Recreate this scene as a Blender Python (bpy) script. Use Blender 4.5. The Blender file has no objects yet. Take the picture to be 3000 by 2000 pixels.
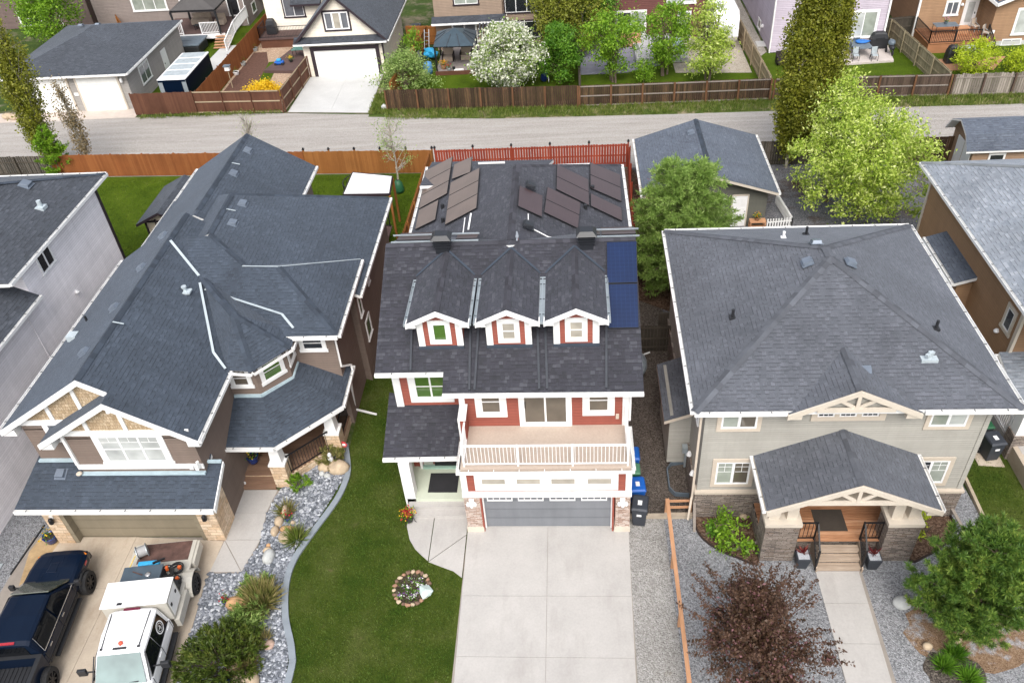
import bpy, math, random
import numpy as np
from mathutils import Vector, Matrix
random.seed(7); RNG = np.random.default_rng(11)
scene = bpy.context.scene; COL = scene.collection
PI = math.pi
# ---------------------------------------------------------------- camera
FPX = 2427.2; CAMH = 26.5
pit, rol, yaw = [math.radians(a) for a in (39.5355, -4.6066, -5.5521)]
FW = np.array([math.sin(yaw)*math.cos(pit), math.cos(yaw)*math.cos(pit), -math.sin(pit)])
R0 = np.array([math.cos(yaw), -math.sin(yaw), 0.0]); U0 = np.cross(R0, FW)
RT = math.cos(rol)*R0 + math.sin(rol)*U0; UP = -math.sin(rol)*R0 + math.cos(rol)*U0
cd = bpy.data.cameras.new('camera'); cam = bpy.data.objects.new('camera', cd); COL.objects.link(cam)
cd.sensor_width = 36; cd.sensor_fit = 'HORIZONTAL'; cd.lens = FPX/3000*36; cd.clip_end = 2000; cd.clip_start = .5
cam.matrix_world = Matrix(((RT[0], UP[0], -FW[0], 0), (RT[1], UP[1], -FW[1], 0), (RT[2], UP[2], -FW[2], CAMH), (0, 0, 0, 1)))
scene.camera = cam
def ray(u, v): return FW*FPX + RT*(u-1500) - UP*(v-1000)
def S(u, v, z=0.0):                     # survey helper: photo pixel (3000 wide) -> point at height z
    d = ray(u, v); t = (z-CAMH)/d[2]; return (d[0]*t, d[1]*t, z)
def G(u, v, z=0.0): return S(u*1.27551, v*1.27551, z)   # the same in 2352-wide pixels
def SY(u, v, y):
    d = ray(u, v); t = y/d[1]; return (d[0]*t, y, CAMH+d[2]*t)
# ---------------------------------------------------------------- nodes
class NT:
    def __init__(s, name):
        s.m = bpy.data.materials.new(name); s.m.use_nodes = True; s.t = s.m.node_tree; s.t.nodes.clear()
        s.out = s.n('ShaderNodeOutputMaterial')
    def n(s, typ, **kw):
        x = s.t.nodes.new(typ)
        for k, v in kw.items(): setattr(x, k, v)
        return x
    def put(s, sock, v):
        if v is None: return
        if isinstance(v, bpy.types.NodeSocket): s.t.links.new(v, sock)
        elif isinstance(v, (tuple, list)) and sock.type == 'RGBA': sock.default_value = tuple(v)[:3]+(1,)
        else: sock.default_value = v
    def math(s, op, a, b=None, c=None):
        x = s.n('ShaderNodeMath', operation=op)
        for i, v in enumerate((a, b, c)): s.put(x.inputs[i], v)
        return x.outputs[0]
    def sep(s, v):
        x = s.n('ShaderNodeSeparateXYZ'); s.put(x.inputs[0], v); return x.outputs
    def comb(s, a=0., b=0., c=0.):
        x = s.n('ShaderNodeCombineXYZ')
        for i, v in enumerate((a, b, c)): s.put(x.inputs[i], v)
        return x.outputs[0]
    def obj(s): return s.n('ShaderNodeTexCoord').outputs['Object']
    def uv(s): return s.n('ShaderNodeTexCoord').outputs['UV']
    def pos(s): return s.n('ShaderNodeNewGeometry').outputs['Position']
    def island(s): return s.n('ShaderNodeNewGeometry').outputs['Random Per Island']
    def noise(s, vec, scale=5, detail=3, rough=.6):
        x = s.n('ShaderNodeTexNoise'); s.put(x.inputs['Vector'], vec); x.inputs['Scale'].default_value = scale
        x.inputs['Detail'].default_value = detail; x.inputs['Roughness'].default_value = rough; return x.outputs['Fac']
    def vscale(s, vec, sc):
        x = s.n('ShaderNodeMapping'); s.put(x.inputs['Vector'], vec); x.inputs['Scale'].default_value = sc; return x.outputs[0]
    def voro(s, vec, scale, out='Distance', feature='F1', rand=1.):
        x = s.n('ShaderNodeTexVoronoi', feature=feature); s.put(x.inputs['Vector'], vec); x.inputs['Scale'].default_value = scale
        x.inputs['Randomness'].default_value = rand; return x.outputs[out]
    def wn(s, vec, dim='3D'):
        x = s.n('ShaderNodeTexWhiteNoise', noise_dimensions=dim)
        s.put(x.inputs['W'] if dim == '1D' else x.inputs['Vector'], vec); return x.outputs['Value']
    def ramp(s, fac, stops, interp='LINEAR'):
        x = s.n('ShaderNodeValToRGB'); s.put(x.inputs[0], fac); cr = x.color_ramp; cr.interpolation = interp
        while len(cr.elements) < len(stops): cr.elements.new(.5)
        for e, (p, c) in zip(cr.elements, stops):
            e.position = p; e.color = (tuple(c) if isinstance(c, (tuple, list)) else (c, c, c))[:3]+(1,)
        return x.outputs[0]
    def mix(s, f, a, b, blend='MIX'):
        x = s.n('ShaderNodeMix', data_type='RGBA', blend_type=blend)
        s.put(x.inputs['Factor'], f);
        for so in x.inputs:
            if so.type == 'RGBA' and so.name == 'A': s.put(so, a)
            if so.type == 'RGBA' and so.name == 'B': s.put(so, b)
        for so in x.outputs:
            if so.type == 'RGBA': return so
    def mul(s, col, fac):                # colour times a grey value
        return s.mix(1., col, s.ramp(fac, [(0, 0.), (1, 1.)]) if False else s.gray(fac), 'MULTIPLY')
    def gray(s, f):
        x = s.n('ShaderNodeCombineColor'); [s.put(x.inputs[i], f) for i in range(3)]; return x.outputs[0]
    def maprange(s, v, a, b, c, d):
        x = s.n('ShaderNodeMapRange'); s.put(x.inputs[0], v)
        for i, q in enumerate((a, b, c, d)): x.inputs[i+1].default_value = q
        return x.outputs[0]
    def bump(s, h, strength=.5, dist=.02):
        x = s.n('ShaderNodeBump'); s.put(x.inputs['Height'], h); x.inputs['Strength'].default_value = strength
        x.inputs['Distance'].default_value = dist; return x.outputs[0]
    def fin(s, col, rough=.7, metal=0., spec=.4, normal=None, coat=0., alpha=None, trans=0.):
        p = s.n('ShaderNodeBsdfPrincipled'); s.put(p.inputs['Base Color'], col); s.put(p.inputs['Roughness'], rough)
        s.put(p.inputs['Metallic'], metal); s.put(p.inputs['Specular IOR Level'], spec); s.put(p.inputs['Coat Weight'], coat)
        s.put(p.inputs['Normal'], normal); s.put(p.inputs['Transmission Weight'], trans)
        p.inputs['Coat Roughness'].default_value = .03
        s.t.links.new(p.outputs[0], s.out.inputs[0]); return s.m
def plain(name, col, rough=.6, var=.12, scale=2., fine=.06, metal=0., spec=.4, coat=0., bump=0., bscale=60, isl=0.):
    k = NT(name); o = k.pos()
    f = k.maprange(k.noise(o, scale, 4), .3, .7, 1-var, 1+var)
    f = k.math('MULTIPLY', f, k.maprange(k.noise(o, scale*18, 2), .3, .7, 1-fine, 1+fine))
    if isl: f = k.math('MULTIPLY', f, k.maprange(k.island(), 0, 1, 1-isl, 1+isl))
    nrm = k.bump(k.noise(o, bscale, 3), bump, .01) if bump else None
    return k.fin(k.mul(col, f), rough, metal, spec, nrm, coat)
def shingle(name, cols, tint=1., w=.17, h=.145, var=.16, dark=.42, sheen=.18):
    k = NT(name); u, v, _ = k.sep(k.uv())
    vr = k.math('DIVIDE', v, h); r = k.math('FLOOR', vr); fr = k.math('FRACT', vr)
    uu = k.math('ADD', k.math('DIVIDE', u, w), k.math('MULTIPLY', k.wn(r, '1D'), 17.3))
    c1 = k.wn(k.comb(k.math('FLOOR', uu), r, 0.)); c2 = k.wn(k.comb(k.math('FLOOR', k.math('MULTIPLY', uu, .53)), r, 3.))
    a = k.math('MULTIPLY_ADD', c1, .5, k.math('MULTIPLY', c2, .5))
    col = k.ramp(a, [(.12, cols[0]), (.42, cols[1]), (.62, cols[1]), (.9, cols[2])])
    o = k.pos()
    f = k.math('MULTIPLY', k.maprange(k.noise(o, .45, 4), .3, .7, 1-var, 1+var), k.maprange(k.noise(o, 35, 2), .3, .7, .86, 1.14))
    tab = k.math('GREATER_THAN', c1, .55)
    r2 = k.math('ADD', r, 1.); u2 = k.math('ADD', k.math('DIVIDE', u, w), k.math('MULTIPLY', k.wn(r2, '1D'), 17.3))   # thick tab of the course above: its shadow painted in as a dark band
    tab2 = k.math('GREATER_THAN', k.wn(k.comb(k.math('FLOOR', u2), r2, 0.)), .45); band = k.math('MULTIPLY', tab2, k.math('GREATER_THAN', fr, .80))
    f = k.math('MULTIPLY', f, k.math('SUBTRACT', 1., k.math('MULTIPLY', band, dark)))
    f = k.math('MULTIPLY', f, k.maprange(k.noise(k.comb(k.math('MULTIPLY', u, 1.6), k.math('MULTIPLY', v, .16), 0.), 1., 4, .65), .3, .7, .9, 1.1))
    hh = k.math('ADD', k.math('MULTIPLY', k.math('SUBTRACT', 1., fr), .8), k.math('MULTIPLY', tab, .45))
    hh = k.math('ADD', hh, k.math('MULTIPLY', k.noise(o, 90, 2), .35))
    k.fin(k.mul(col, f), .85, 0, .4, k.bump(hh, .8, .025))
    p = [n for n in k.t.nodes if n.type == 'BSDF_PRINCIPLED'][0]; p.inputs['Sheen Weight'].default_value = sheen; p.inputs['Sheen Roughness'].default_value = .45; p.inputs['Sheen Tint'].default_value = (.8, .88, 1, 1)
    return k.m
def siding(name, col, lap=.13, var=.07, vert=False, strength=.6):
    k = NT(name); o = k.pos(); x, y, z = k.sep(o)
    t = k.math('ADD', x, y) if vert else z
    fr = k.math('FRACT', k.math('DIVIDE', t, lap))
    f = k.math('MULTIPLY', k.maprange(k.noise(o, .8, 3), .3, .7, 1-var, 1+var), k.maprange(k.noise(k.vscale(o, (1.5, 1.5, 30)), 4, 2), .3, .7, .95, 1.05))
    row = k.wn(k.math('FLOOR', k.math('DIVIDE', t, lap)), '1D')
    f = k.math('MULTIPLY', f, k.maprange(row, 0, 1, .95, 1.05))
    f = k.math('MULTIPLY', f, k.maprange(k.math('LESS_THAN', fr, .13), 0, 1, 1, 1-.3*strength))      # shade under each lap, painted as a dark line
    f = k.math('MULTIPLY', f, k.maprange(k.noise(k.vscale(o, (2.2, 2.2, .22)), 1.5, 4, .7), .3, .7, .94, 1.05))
    return k.fin(k.mul(col, f), .65, 0, .3, k.bump(k.math('SUBTRACT', 1., fr), 1., .1*strength*lap/.13))
def stone(name, cols, w=.34, h=.085, mortar=(.12, .1, .085), msize=.012):
    k = NT(name); o = k.pos(); x, y, z = k.sep(o)
    d = k.math('MULTIPLY', k.math('SUBTRACT', k.noise(o, 3.0, 3), .5), .16)
    u = k.math('ADD', k.math('ADD', x, y), d); v = k.math('ADD', z, k.math('MULTIPLY', d, .6))
    b = k.n('ShaderNodeTexBrick'); k.put(b.inputs['Vector'], k.comb(u, v, 0.)); b.offset = .43; b.squash = .7; b.squash_frequency = 3
    b.inputs['Scale'].default_value = 1; b.inputs['Brick Width'].default_value = w; b.inputs['Row Height'].default_value = h
    b.inputs['Mortar Size'].default_value = msize; b.inputs['Color1'].default_value = (0, 0, 0, 1); b.inputs['Color2'].default_value = (1, 1, 1, 1)
    b.inputs['Mortar'].default_value = (.5, .5, .5, 1)
    r = k.sep(b.outputs['Color'])[0]
    col = k.ramp(r, [(0, cols[0]), (.35, cols[1]), (.7, cols[2]), (1, cols[3 % len(cols)])])
    col = k.mul(col, k.maprange(k.noise(o, 9, 4), .3, .7, .8, 1.2))
    col = k.mix(b.outputs['Fac'], col, mortar)
    hgt = k.math('ADD', k.math('MULTIPLY', k.math('SUBTRACT', 1., b.outputs['Fac']), k.math('ADD', .6, k.math('MULTIPLY', r, .6))), k.math('MULTIPLY', k.noise(o, 22, 3), .4))
    return k.fin(col, .85, 0, .25, k.bump(hgt, .9, .04))
def wood(name, cols, axis='z', rough=.8, stretch=14, grain=.35, blotch=.15):
    k = NT(name); o = k.pos(); isl = k.island()
    sc = {'z': (stretch, stretch, 1.2), 'x': (1.2, stretch, stretch), 'y': (stretch, 1.2, stretch)}[axis]
    off = k.comb(k.math('MULTIPLY', isl, 37.), k.math('MULTIPLY', isl, 91.), k.math('MULTIPLY', isl, 53.))
    ad = k.n('ShaderNodeVectorMath', operation='ADD'); k.put(ad.inputs[0], o); k.put(ad.inputs[1], off)
    g = k.noise(k.vscale(ad.outputs[0], sc), 1.6, 4)
    a = k.math('ADD', k.math('MULTIPLY', isl, 1-grain), k.math('MULTIPLY', k.maprange(g, .25, .75, 0, 1), grain))
    col = k.ramp(a, [(i/(len(cols)-1), c) for i, c in enumerate(cols)])
    col = k.mul(col, k.maprange(k.noise(o, .7, 4), .3, .7, 1-blotch, 1+blotch))
    return k.fin(col, rough, 0, .25, k.bump(g, .3, .01))
def gravel(name, cols, scale=26, patch=None, pscale=.35, thr=(.5, .62), bump=.9):
    k = NT(name); o = k.pos()
    c = k.voro(o, scale, 'Color'); d = k.voro(o, scale, 'Distance')
    r = k.sep(c)[0]
    col = k.ramp(r, [(i/(len(cols)-1), q) for i, q in enumerate(cols)])
    col = k.mul(col, k.maprange(k.noise(o, .5, 5), .3, .7, .86, 1.14))
    if patch:
        f = k.maprange(k.noise(o, pscale, 6, .7), thr[0], thr[1], 0, 1)
        col = k.mix(f, col, k.mul(patch, k.maprange(r, 0, 1, .7, 1.3)))
    return k.fin(col, .9, 0, .2, k.bump(k.math('SUBTRACT', 1., d), bump, .03))
def leafmat(name, cols, trans=.35, gloss=.35):
    k = NT(name); a = k.island(); o = k.pos()
    a = k.math('ADD', k.math('MULTIPLY', a, .55), k.math('MULTIPLY', k.maprange(k.noise(o, 1.5, 3), .32, .68, 0, 1), .45))
    col = k.ramp(a, [(i/(len(cols)-1), c) for i, c in enumerate(cols)])
    p = k.n('ShaderNodeBsdfPrincipled'); k.put(p.inputs['Base Color'], col); p.inputs['Roughness'].default_value = .5; p.inputs['Specular IOR Level'].default_value = gloss
    t = k.n('ShaderNodeBsdfTranslucent'); k.put(t.inputs[0], col)
    x = k.n('ShaderNodeMixShader'); x.inputs[0].default_value = trans
    k.t.links.new(p.outputs[0], x.inputs[1]); k.t.links.new(t.outputs[0], x.inputs[2]); k.t.links.new(x.outputs[0], k.out.inputs[0]); return k.m
def glassmat(name, col, rough=.04, spec=.9, coat=.6, blind=None):
    k = NT(name); o = k.pos(); z = k.sep(o)[2]
    c = k.mul(col, k.maprange(k.noise(o, 1.3, 2), .3, .7, .8, 1.2))
    if blind:
        c = k.mul(c, k.maprange(k.math('FRACT', k.math('DIVIDE', z, blind)), 0, 1, .93, 1.03))
    return k.fin(c, rough, 0, spec, None, coat)
# ---------------------------------------------------------------- objects
def tag(o, label=None, cat=None, group=None, kind=None):
    if label: o['label'] = label
    if cat: o['category'] = cat
    if group: o['group'] = group
    if kind: o['kind'] = kind
    return o
def thing(name, label, cat, loc=(0, 0, 0), group=None):
    o = bpy.data.objects.new(name, None); COL.objects.link(o); o.location = loc; o.empty_display_size = .3
    return tag(o, label, cat, group)
def root_loc(p):
    v = Vector((0, 0, 0))
    while p is not None: v = v + Vector(p.location); p = p.parent
    return v
def mesh_obj(name, verts, faces, mat, parent=None, uvs=None, smooth=False):
    me = bpy.data.meshes.new(name)
    off = root_loc(parent) if parent else Vector((0, 0, 0))
    va = np.asarray(verts, dtype=float).reshape(-1, 3)-np.array(off)
    me.from_pydata(va.tolist(), [], faces if isinstance(faces, list) else faces.tolist())
    if uvs is not None:
        l = me.uv_layers.new(name='UVMap'); l.data.foreach_set('uv', np.asarray(uvs, dtype=np.float32).ravel())
    if smooth: me.polygons.foreach_set('use_smooth', [True]*len(me.polygons))
    me.materials.append(mat); me.update()
    o = bpy.data.objects.new(name, me); COL.objects.link(o)
    if parent: o.parent = parent
    return o
def nrm(v): v = np.asarray(v, float); return v/(np.linalg.norm(v)+1e-12)
class MB:
    def __init__(s): s.v = []; s.f = []; s.uv = []
    def poly(s, pts, uv=None):
        i = len(s.v); s.v += [tuple(map(float, p)) for p in pts]; s.f.append(list(range(i, i+len(pts))))
        s.uv += list(uv) if uv is not None else [(0, 0)]*len(pts); return s
    def roofpoly(s, pts):
        P = [np.array(p, float) for p in pts]; n = np.zeros(3)
        for i in range(len(P)): n += np.cross(P[i], P[(i+1) % len(P)])
        n = nrm(n)
        if n[2] < 0: P = P[::-1]; n = -n
        h = np.cross((0, 0, 1), n); h = nrm(h) if np.linalg.norm(h) > 1e-4 else np.array([1., 0, 0]); up = np.cross(n, h)
        return s.poly(P, [(p@h, p@up) for p in P])
    def mesh(s, V, Fc):
        i = len(s.v); s.v += [tuple(map(float, p)) for p in V]
        for f in Fc: s.f.append([i+a for a in f]); s.uv += [(0, 0)]*len(f)
        return s
    def hexa(s, p):                      # 8 points: bottom 0-3 CCW, top 4-7
        return s.mesh(p, [(3, 2, 1, 0), (4, 5, 6, 7), (0, 1, 5, 4), (1, 2, 6, 5), (2, 3, 7, 6), (3, 0, 4, 7)])
    def box(s, x0, x1, y0, y1, z0, z1):
        return s.hexa([(x0, y0, z0), (x1, y0, z0), (x1, y1, z0), (x0, y1, z0), (x0, y0, z1), (x1, y0, z1), (x1, y1, z1), (x0, y1, z1)])
    def fbox(s, o, u, n, a0, a1, d0, d1, z0, z1):   # box in a wall frame: u along, n outward
        o, u, n = map(lambda q: np.array(q, float), (o, u, n)); Z = np.array([0, 0, 1.])
        q = lambda a, d, z: o+u*a+n*d+Z*z
        return s.hexa([q(a0, d1, z0), q(a1, d1, z0), q(a1, d0, z0), q(a0, d0, z0), q(a0, d1, z1), q(a1, d1, z1), q(a1, d0, z1), q(a0, d0, z1)])
    def bar(s, p, q, w, h, up=(0, 0, 1)):
        p, q = np.array(p, float), np.array(q, float); d = nrm(q-p); a = np.cross(d, up)
        a = nrm(a) if np.linalg.norm(a) > 1e-5 else np.array([1., 0, 0]); b = np.cross(a, d)
        a = a*w/2; b = b*h/2
        return s.hexa([p-a-b, p+a-b, q+a-b, q-a-b, p-a+b, p+a+b, q+a+b, q-a+b])
    def prism(s, xy, z0, z1):
        n = len(xy); A = sum(xy[i][0]*xy[(i+1) % n][1]-xy[(i+1) % n][0]*xy[i][1] for i in range(n))
        if A < 0: xy = xy[::-1]
        V = [(p[0], p[1], z0) for p in xy]+[(p[0], p[1], z1) for p in xy]
        return s.mesh(V, [tuple(range(n-1, -1, -1)), tuple(range(n, 2*n))]+[(i, (i+1) % n, n+(i+1) % n, n+i) for i in range(n)])
    def extr(s, pts, vec):
        n = len(pts); P = [np.array(p, float) for p in pts]; vec = np.array(vec, float)
        nn = np.zeros(3)
        for i in range(n): nn += np.cross(P[i], P[(i+1) % n])
        if nn@vec < 0: P = P[::-1]
        V = P+[p+vec for p in P]
        return s.mesh(V, [tuple(range(n-1, -1, -1)), tuple(range(n, 2*n))]+[(i, (i+1) % n, n+(i+1) % n, n+i) for i in range(n)])
    def sheet(s, xy, z):
        n = len(xy); A = sum(xy[i][0]*xy[(i+1) % n][1]-xy[(i+1) % n][0]*xy[i][1] for i in range(n))
        if A < 0: xy = xy[::-1]
        return s.poly([(p[0], p[1], z) for p in xy], [(p[0], p[1]) for p in xy])
    def tube(s, pts, r, n=8, cap=True):
        P = [np.array(p, float) for p in pts]; rs = r if isinstance(r, (list, tuple)) else [r]*len(P)
        i0 = len(s.v); prev = None
        for i, p in enumerate(P):
            d = nrm(P[min(i+1, len(P)-1)]-P[max(i-1, 0)])
            a = np.cross(d, (0, 0, 1.)) if prev is None else prev-d*(prev@d)
            if np.linalg.norm(a) < 1e-5: a = np.array([1., 0, 0])
            a = nrm(a); prev = a; b = np.cross(d, a)
            for k in range(n):
                t = 2*PI*k/n; s.v.append(tuple(p+(a*math.cos(t)+b*math.sin(t))*rs[i]))
        for i in range(len(P)-1):
            for k in range(n):
                s.f.append([i0+i*n+k, i0+i*n+(k+1) % n, i0+(i+1)*n+(k+1) % n, i0+(i+1)*n+k]); s.uv += [(0, 0)]*4
        if cap:
            s.f.append([i0+k for k in range(n-1, -1, -1)]); s.uv += [(0, 0)]*n
            s.f.append([i0+(len(P)-1)*n+k for k in range(n)]); s.uv += [(0, 0)]*n
        return s
    def lathe(s, c, prof, n=16, sx=1., sy=1.):
        i0 = len(s.v); m = len(prof)
        for r, z in prof:
            for k in range(n):
                t = 2*PI*k/n; s.v.append((c[0]+r*math.cos(t)*sx, c[1]+r*math.sin(t)*sy, c[2]+z))
        for i in range(m-1):
            for k in range(n):
                s.f.append([i0+i*n+k, i0+i*n+(k+1) % n, i0+(i+1)*n+(k+1) % n, i0+(i+1)*n+k]); s.uv += [(0, 0)]*4
        s.f.append([i0+k for k in range(n-1, -1, -1)]); s.f.append([i0+(m-1)*n+k for k in range(n)]); s.uv += [(0, 0)]*(2*n)
        return s
    def blob(s, c, r, seed=0, n=1, rough=.18, flat=1.):
        V, Fc = ICO[n]; rg = np.random.default_rng(seed); k = 1+rough*(rg.random(len(V))-.5)*2
        r = np.array(r if isinstance(r, (tuple, list)) else (r, r, r*flat))
        return s.mesh(V*k[:, None]*r+np.array(c), Fc)
    def build(s, name, mat, parent=None, smooth=False, label=None):
        o = mesh_obj(name, s.v, s.f, mat, parent, s.uv, smooth)
        if label: o['label'] = label
        return o
def _ico():
    import bmesh
    out = {}
    for n in (1, 2, 3):
        bm = bmesh.new(); bmesh.ops.create_icosphere(bm, subdivisions=n, radius=1); bm.verts.ensure_lookup_table()
        out[n] = (np.array([v.co[:] for v in bm.verts]), [tuple(v.index for v in f.verts) for f in bm.faces]); bm.free()
    return out
ICO = _ico()
def bevel(o, w=.02, seg=2):
    m = o.modifiers.new('bevel', 'BEVEL'); m.width = w; m.segments = seg; m.limit_method = 'ANGLE'; m.angle_limit = math.radians(35); return o
def copy_tree(o, parent=None, loc=None, rotz=None, label=None):
    c = o.copy(); COL.objects.link(c); c.parent = parent
    if loc is not None: c.location = loc
    if rotz is not None: c.rotation_euler = (0, 0, rotz)
    if label: c['label'] = label
    for ch in list(o.children): copy_tree(ch, c)
    return c
def place(o, loc, rotz=0.): o.location = loc; o.rotation_euler = (0, 0, rotz); return o
def structure(name, mb, mat): return tag(mb.build(name, mat), kind='structure')
# ---------------------------------------------------------------- materials
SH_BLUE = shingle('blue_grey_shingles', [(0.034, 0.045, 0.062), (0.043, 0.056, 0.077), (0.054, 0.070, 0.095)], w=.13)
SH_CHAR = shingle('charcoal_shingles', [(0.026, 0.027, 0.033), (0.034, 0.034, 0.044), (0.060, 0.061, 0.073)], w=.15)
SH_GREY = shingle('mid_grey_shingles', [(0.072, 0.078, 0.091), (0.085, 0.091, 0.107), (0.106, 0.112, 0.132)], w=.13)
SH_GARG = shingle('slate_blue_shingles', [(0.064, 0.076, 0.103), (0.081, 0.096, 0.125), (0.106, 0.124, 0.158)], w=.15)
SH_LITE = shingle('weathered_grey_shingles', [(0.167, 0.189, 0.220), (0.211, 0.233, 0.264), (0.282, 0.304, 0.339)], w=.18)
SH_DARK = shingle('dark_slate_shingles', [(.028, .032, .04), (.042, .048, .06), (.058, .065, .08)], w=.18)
CAPS_BLUE = plain('blue_grey_ridge_shingles', (0.037, 0.048, 0.066), .9, isl=.25, bump=.3)
CAPS_CHAR = plain('charcoal_ridge_shingles', (0.042, 0.042, 0.052), .9, isl=.3, bump=.3)
CAPS_GREY = plain('mid_grey_ridge_shingles', (0.083, 0.089, 0.104), .9, isl=.22, bump=.3)
CAPS_LITE = plain('weathered_ridge_shingles', (.17, .185, .195), .92, isl=.2, bump=.4)
WHITE = plain('white_painted_trim', (.78, .78, .77), .5, var=.05, fine=.03)
WHITE2 = plain('white_vinyl', (.8, .8, .8), .35, var=.03, fine=.02)
CREAM = plain('cream_painted_trim', (.52, .45, .37), .6, var=.06)
CREAM2 = plain('pale_cream_trim', (.56, .50, .42), .6, var=.06)
DKTRIM = plain('dark_plum_trim', (.03, .02, .026), .6)
SOFFIT = plain('white_soffit', (.7, .7, .68), .7)
GALV = plain('galvanised_flashing', (.42, .47, .5), .45, metal=.5, var=.12)
FLASH_W = plain('pale_metal_flashing', (.46, .52, .55), .4, metal=.2, var=.1)
FLASH_B = plain('blue_film_flashing', (.40, .51, .56), .5, var=.15)
BLACKM = plain('black_powder_coated_metal', (.012, .012, .014), .45)
BLACKP = plain('black_plastic', (.02, .021, .024), .5, var=.15)
DKGREY = plain('dark_grey_plastic', (.035, .04, .05), .5, var=.15)
VENT_BL = plain('blue_grey_metal_vent', (.16, .19, .235), .4, metal=.3)
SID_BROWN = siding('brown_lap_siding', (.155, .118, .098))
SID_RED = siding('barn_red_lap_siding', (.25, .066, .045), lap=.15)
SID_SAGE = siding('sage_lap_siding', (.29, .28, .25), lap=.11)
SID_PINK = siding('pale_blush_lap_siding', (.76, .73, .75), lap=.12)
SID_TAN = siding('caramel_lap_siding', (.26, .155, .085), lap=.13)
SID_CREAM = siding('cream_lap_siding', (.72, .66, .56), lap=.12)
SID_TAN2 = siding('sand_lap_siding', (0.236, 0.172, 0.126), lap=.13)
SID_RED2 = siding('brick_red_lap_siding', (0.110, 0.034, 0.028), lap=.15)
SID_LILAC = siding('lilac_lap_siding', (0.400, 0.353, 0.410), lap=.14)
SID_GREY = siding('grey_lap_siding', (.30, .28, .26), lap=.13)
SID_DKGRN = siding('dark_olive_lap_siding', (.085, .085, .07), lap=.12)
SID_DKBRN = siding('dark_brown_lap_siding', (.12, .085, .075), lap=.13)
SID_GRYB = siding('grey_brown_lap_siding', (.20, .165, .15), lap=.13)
STONE_TAN = stone('tan_ledgestone', [(.54, .38, .24), (.60, .45, .31), (.66, .53, .39), (.50, .36, .24)], .5, .17, (.36, .26, .17), .008)
STONE_GRY = stone('grey_ledgestone', [(.16, .135, .12), (.26, .22, .19), (.35, .30, .26), (.20, .15, .12)], .36, .06, (.05, .042, .036), .008)
STONE_PNK = stone('pinkish_ledgestone', [(.36, .24, .19), (.52, .41, .35), (.62, .53, .47), (.44, .31, .25)], .26, .065, (.24, .17, .14), .007)
SHAKE = stone('tan_cedar_shakes', [(.38, .28, .17), (.46, .35, .23), (.54, .43, .30), (.42, .31, .20)], .13, .16, (.24, .15, .07), .006)
def stained(name, col, dark, sc=.5, thr=(.5, .72), var=.08):
    k = NT(name); o = k.pos(); c = k.mul(col, k.math('MULTIPLY', k.maprange(k.noise(o, .6, 4), .3, .7, 1-var, 1+var), k.maprange(k.noise(o, 14, 3), .3, .7, .95, 1.05)))
    c = k.mix(k.math('MULTIPLY', k.maprange(k.noise(k.vscale(o, (1.6, .5, 1)), sc, 6, .7), thr[0], thr[1], 0, 1), .55), c, dark)
    sp = k.maprange(k.noise(o, 7, 2), .68, .74, 0, 1); c = k.mix(k.math('MULTIPLY', sp, .25), c, dark)
    return k.fin(c, .8, 0, .25, k.bump(k.noise(o, 40, 3), .15, .01))
CONC = stained('pale_concrete', (0.406, 0.389, 0.370), (0.287, 0.268, 0.248))
CONC_T = stained('tan_stained_concrete', (.44, .375, .30), (.25, .18, .12), .7, (.48, .75), .14)
CONC_G = plain('grey_concrete', (.48, .48, .47), .8, var=.08, scale=.6, fine=.05, bump=.15)
KERB_G = plain('blue_grey_concrete_edging', (.22, .25, .28), .75, var=.1)
JOINT = plain('concrete_joint', (.27, .24, .21), .9)
ROOFMETAL = plain('black_metal_vent', (.02, .022, .027), .4)
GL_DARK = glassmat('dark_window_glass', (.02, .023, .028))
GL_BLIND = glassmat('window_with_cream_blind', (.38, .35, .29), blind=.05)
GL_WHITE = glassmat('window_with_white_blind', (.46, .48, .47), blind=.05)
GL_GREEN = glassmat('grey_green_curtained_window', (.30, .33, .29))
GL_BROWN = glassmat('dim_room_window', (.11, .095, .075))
GL_LAWN = glassmat('painted_green_reflection_window', (.07, .14, .03), .03, 1.)  # the lawn's green reflection is painted into the pane colour
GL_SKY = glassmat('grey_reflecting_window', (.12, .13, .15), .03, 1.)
W_GREYOLD = wood('weathered_grey_boards', [(.10, .085, .07), (.22, .19, .165), (.36, .32, .28)])
W_BROWN = wood('old_brown_stained_boards', [(.02, .012, .009), (.042, .025, .016), (.078, .047, .028), (.18, .10, .05)], grain=.5)
W_BROWN2 = wood('old_grey_brown_boards', [(.035, .024, .019), (.075, .05, .038), (.15, .105, .08)], grain=.5)
W_ORANGE = wood('amber_stained_boards', [(.22, .085, .022), (.27, .108, .030), (.32, .135, .04)], blotch=.12)
W_RUST = wood('rust_stained_boards', [(.19, .062, .02), (.24, .082, .026), (.28, .105, .035)], blotch=.12)
W_DKBRN = wood('chocolate_stained_boards', [(.085, .036, .022), (.105, .046, .028), (.13, .058, .035)])
W_RED = wood('red_stained_boards', [(.20, .03, .018), (.25, .042, .022), (.30, .06, .03)])
W_DKOLD = wood('dark_weathered_boards', [(.03, .028, .022), (.065, .055, .043), (.12, .10, .08)])
W_TAN = wood('bleached_tan_boards', [(.26, .20, .13), (.34, .27, .18), (.42, .34, .24)])
W_OLIVE = wood('mossy_tan_boards', [(.16, .14, .085), (.26, .22, .14), (.36, .31, .21)])
W_RAIL = wood('fresh_orange_timber', [(.36, .18, .09), (.45, .24, .13), (.54, .31, .19)], 'y', grain=.6)
W_DECK = wood('cedar_deck_boards', [(.20, .085, .04), (.30, .14, .07), (.42, .22, .12), (.5, .3, .19)], 'x', grain=.5)
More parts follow.
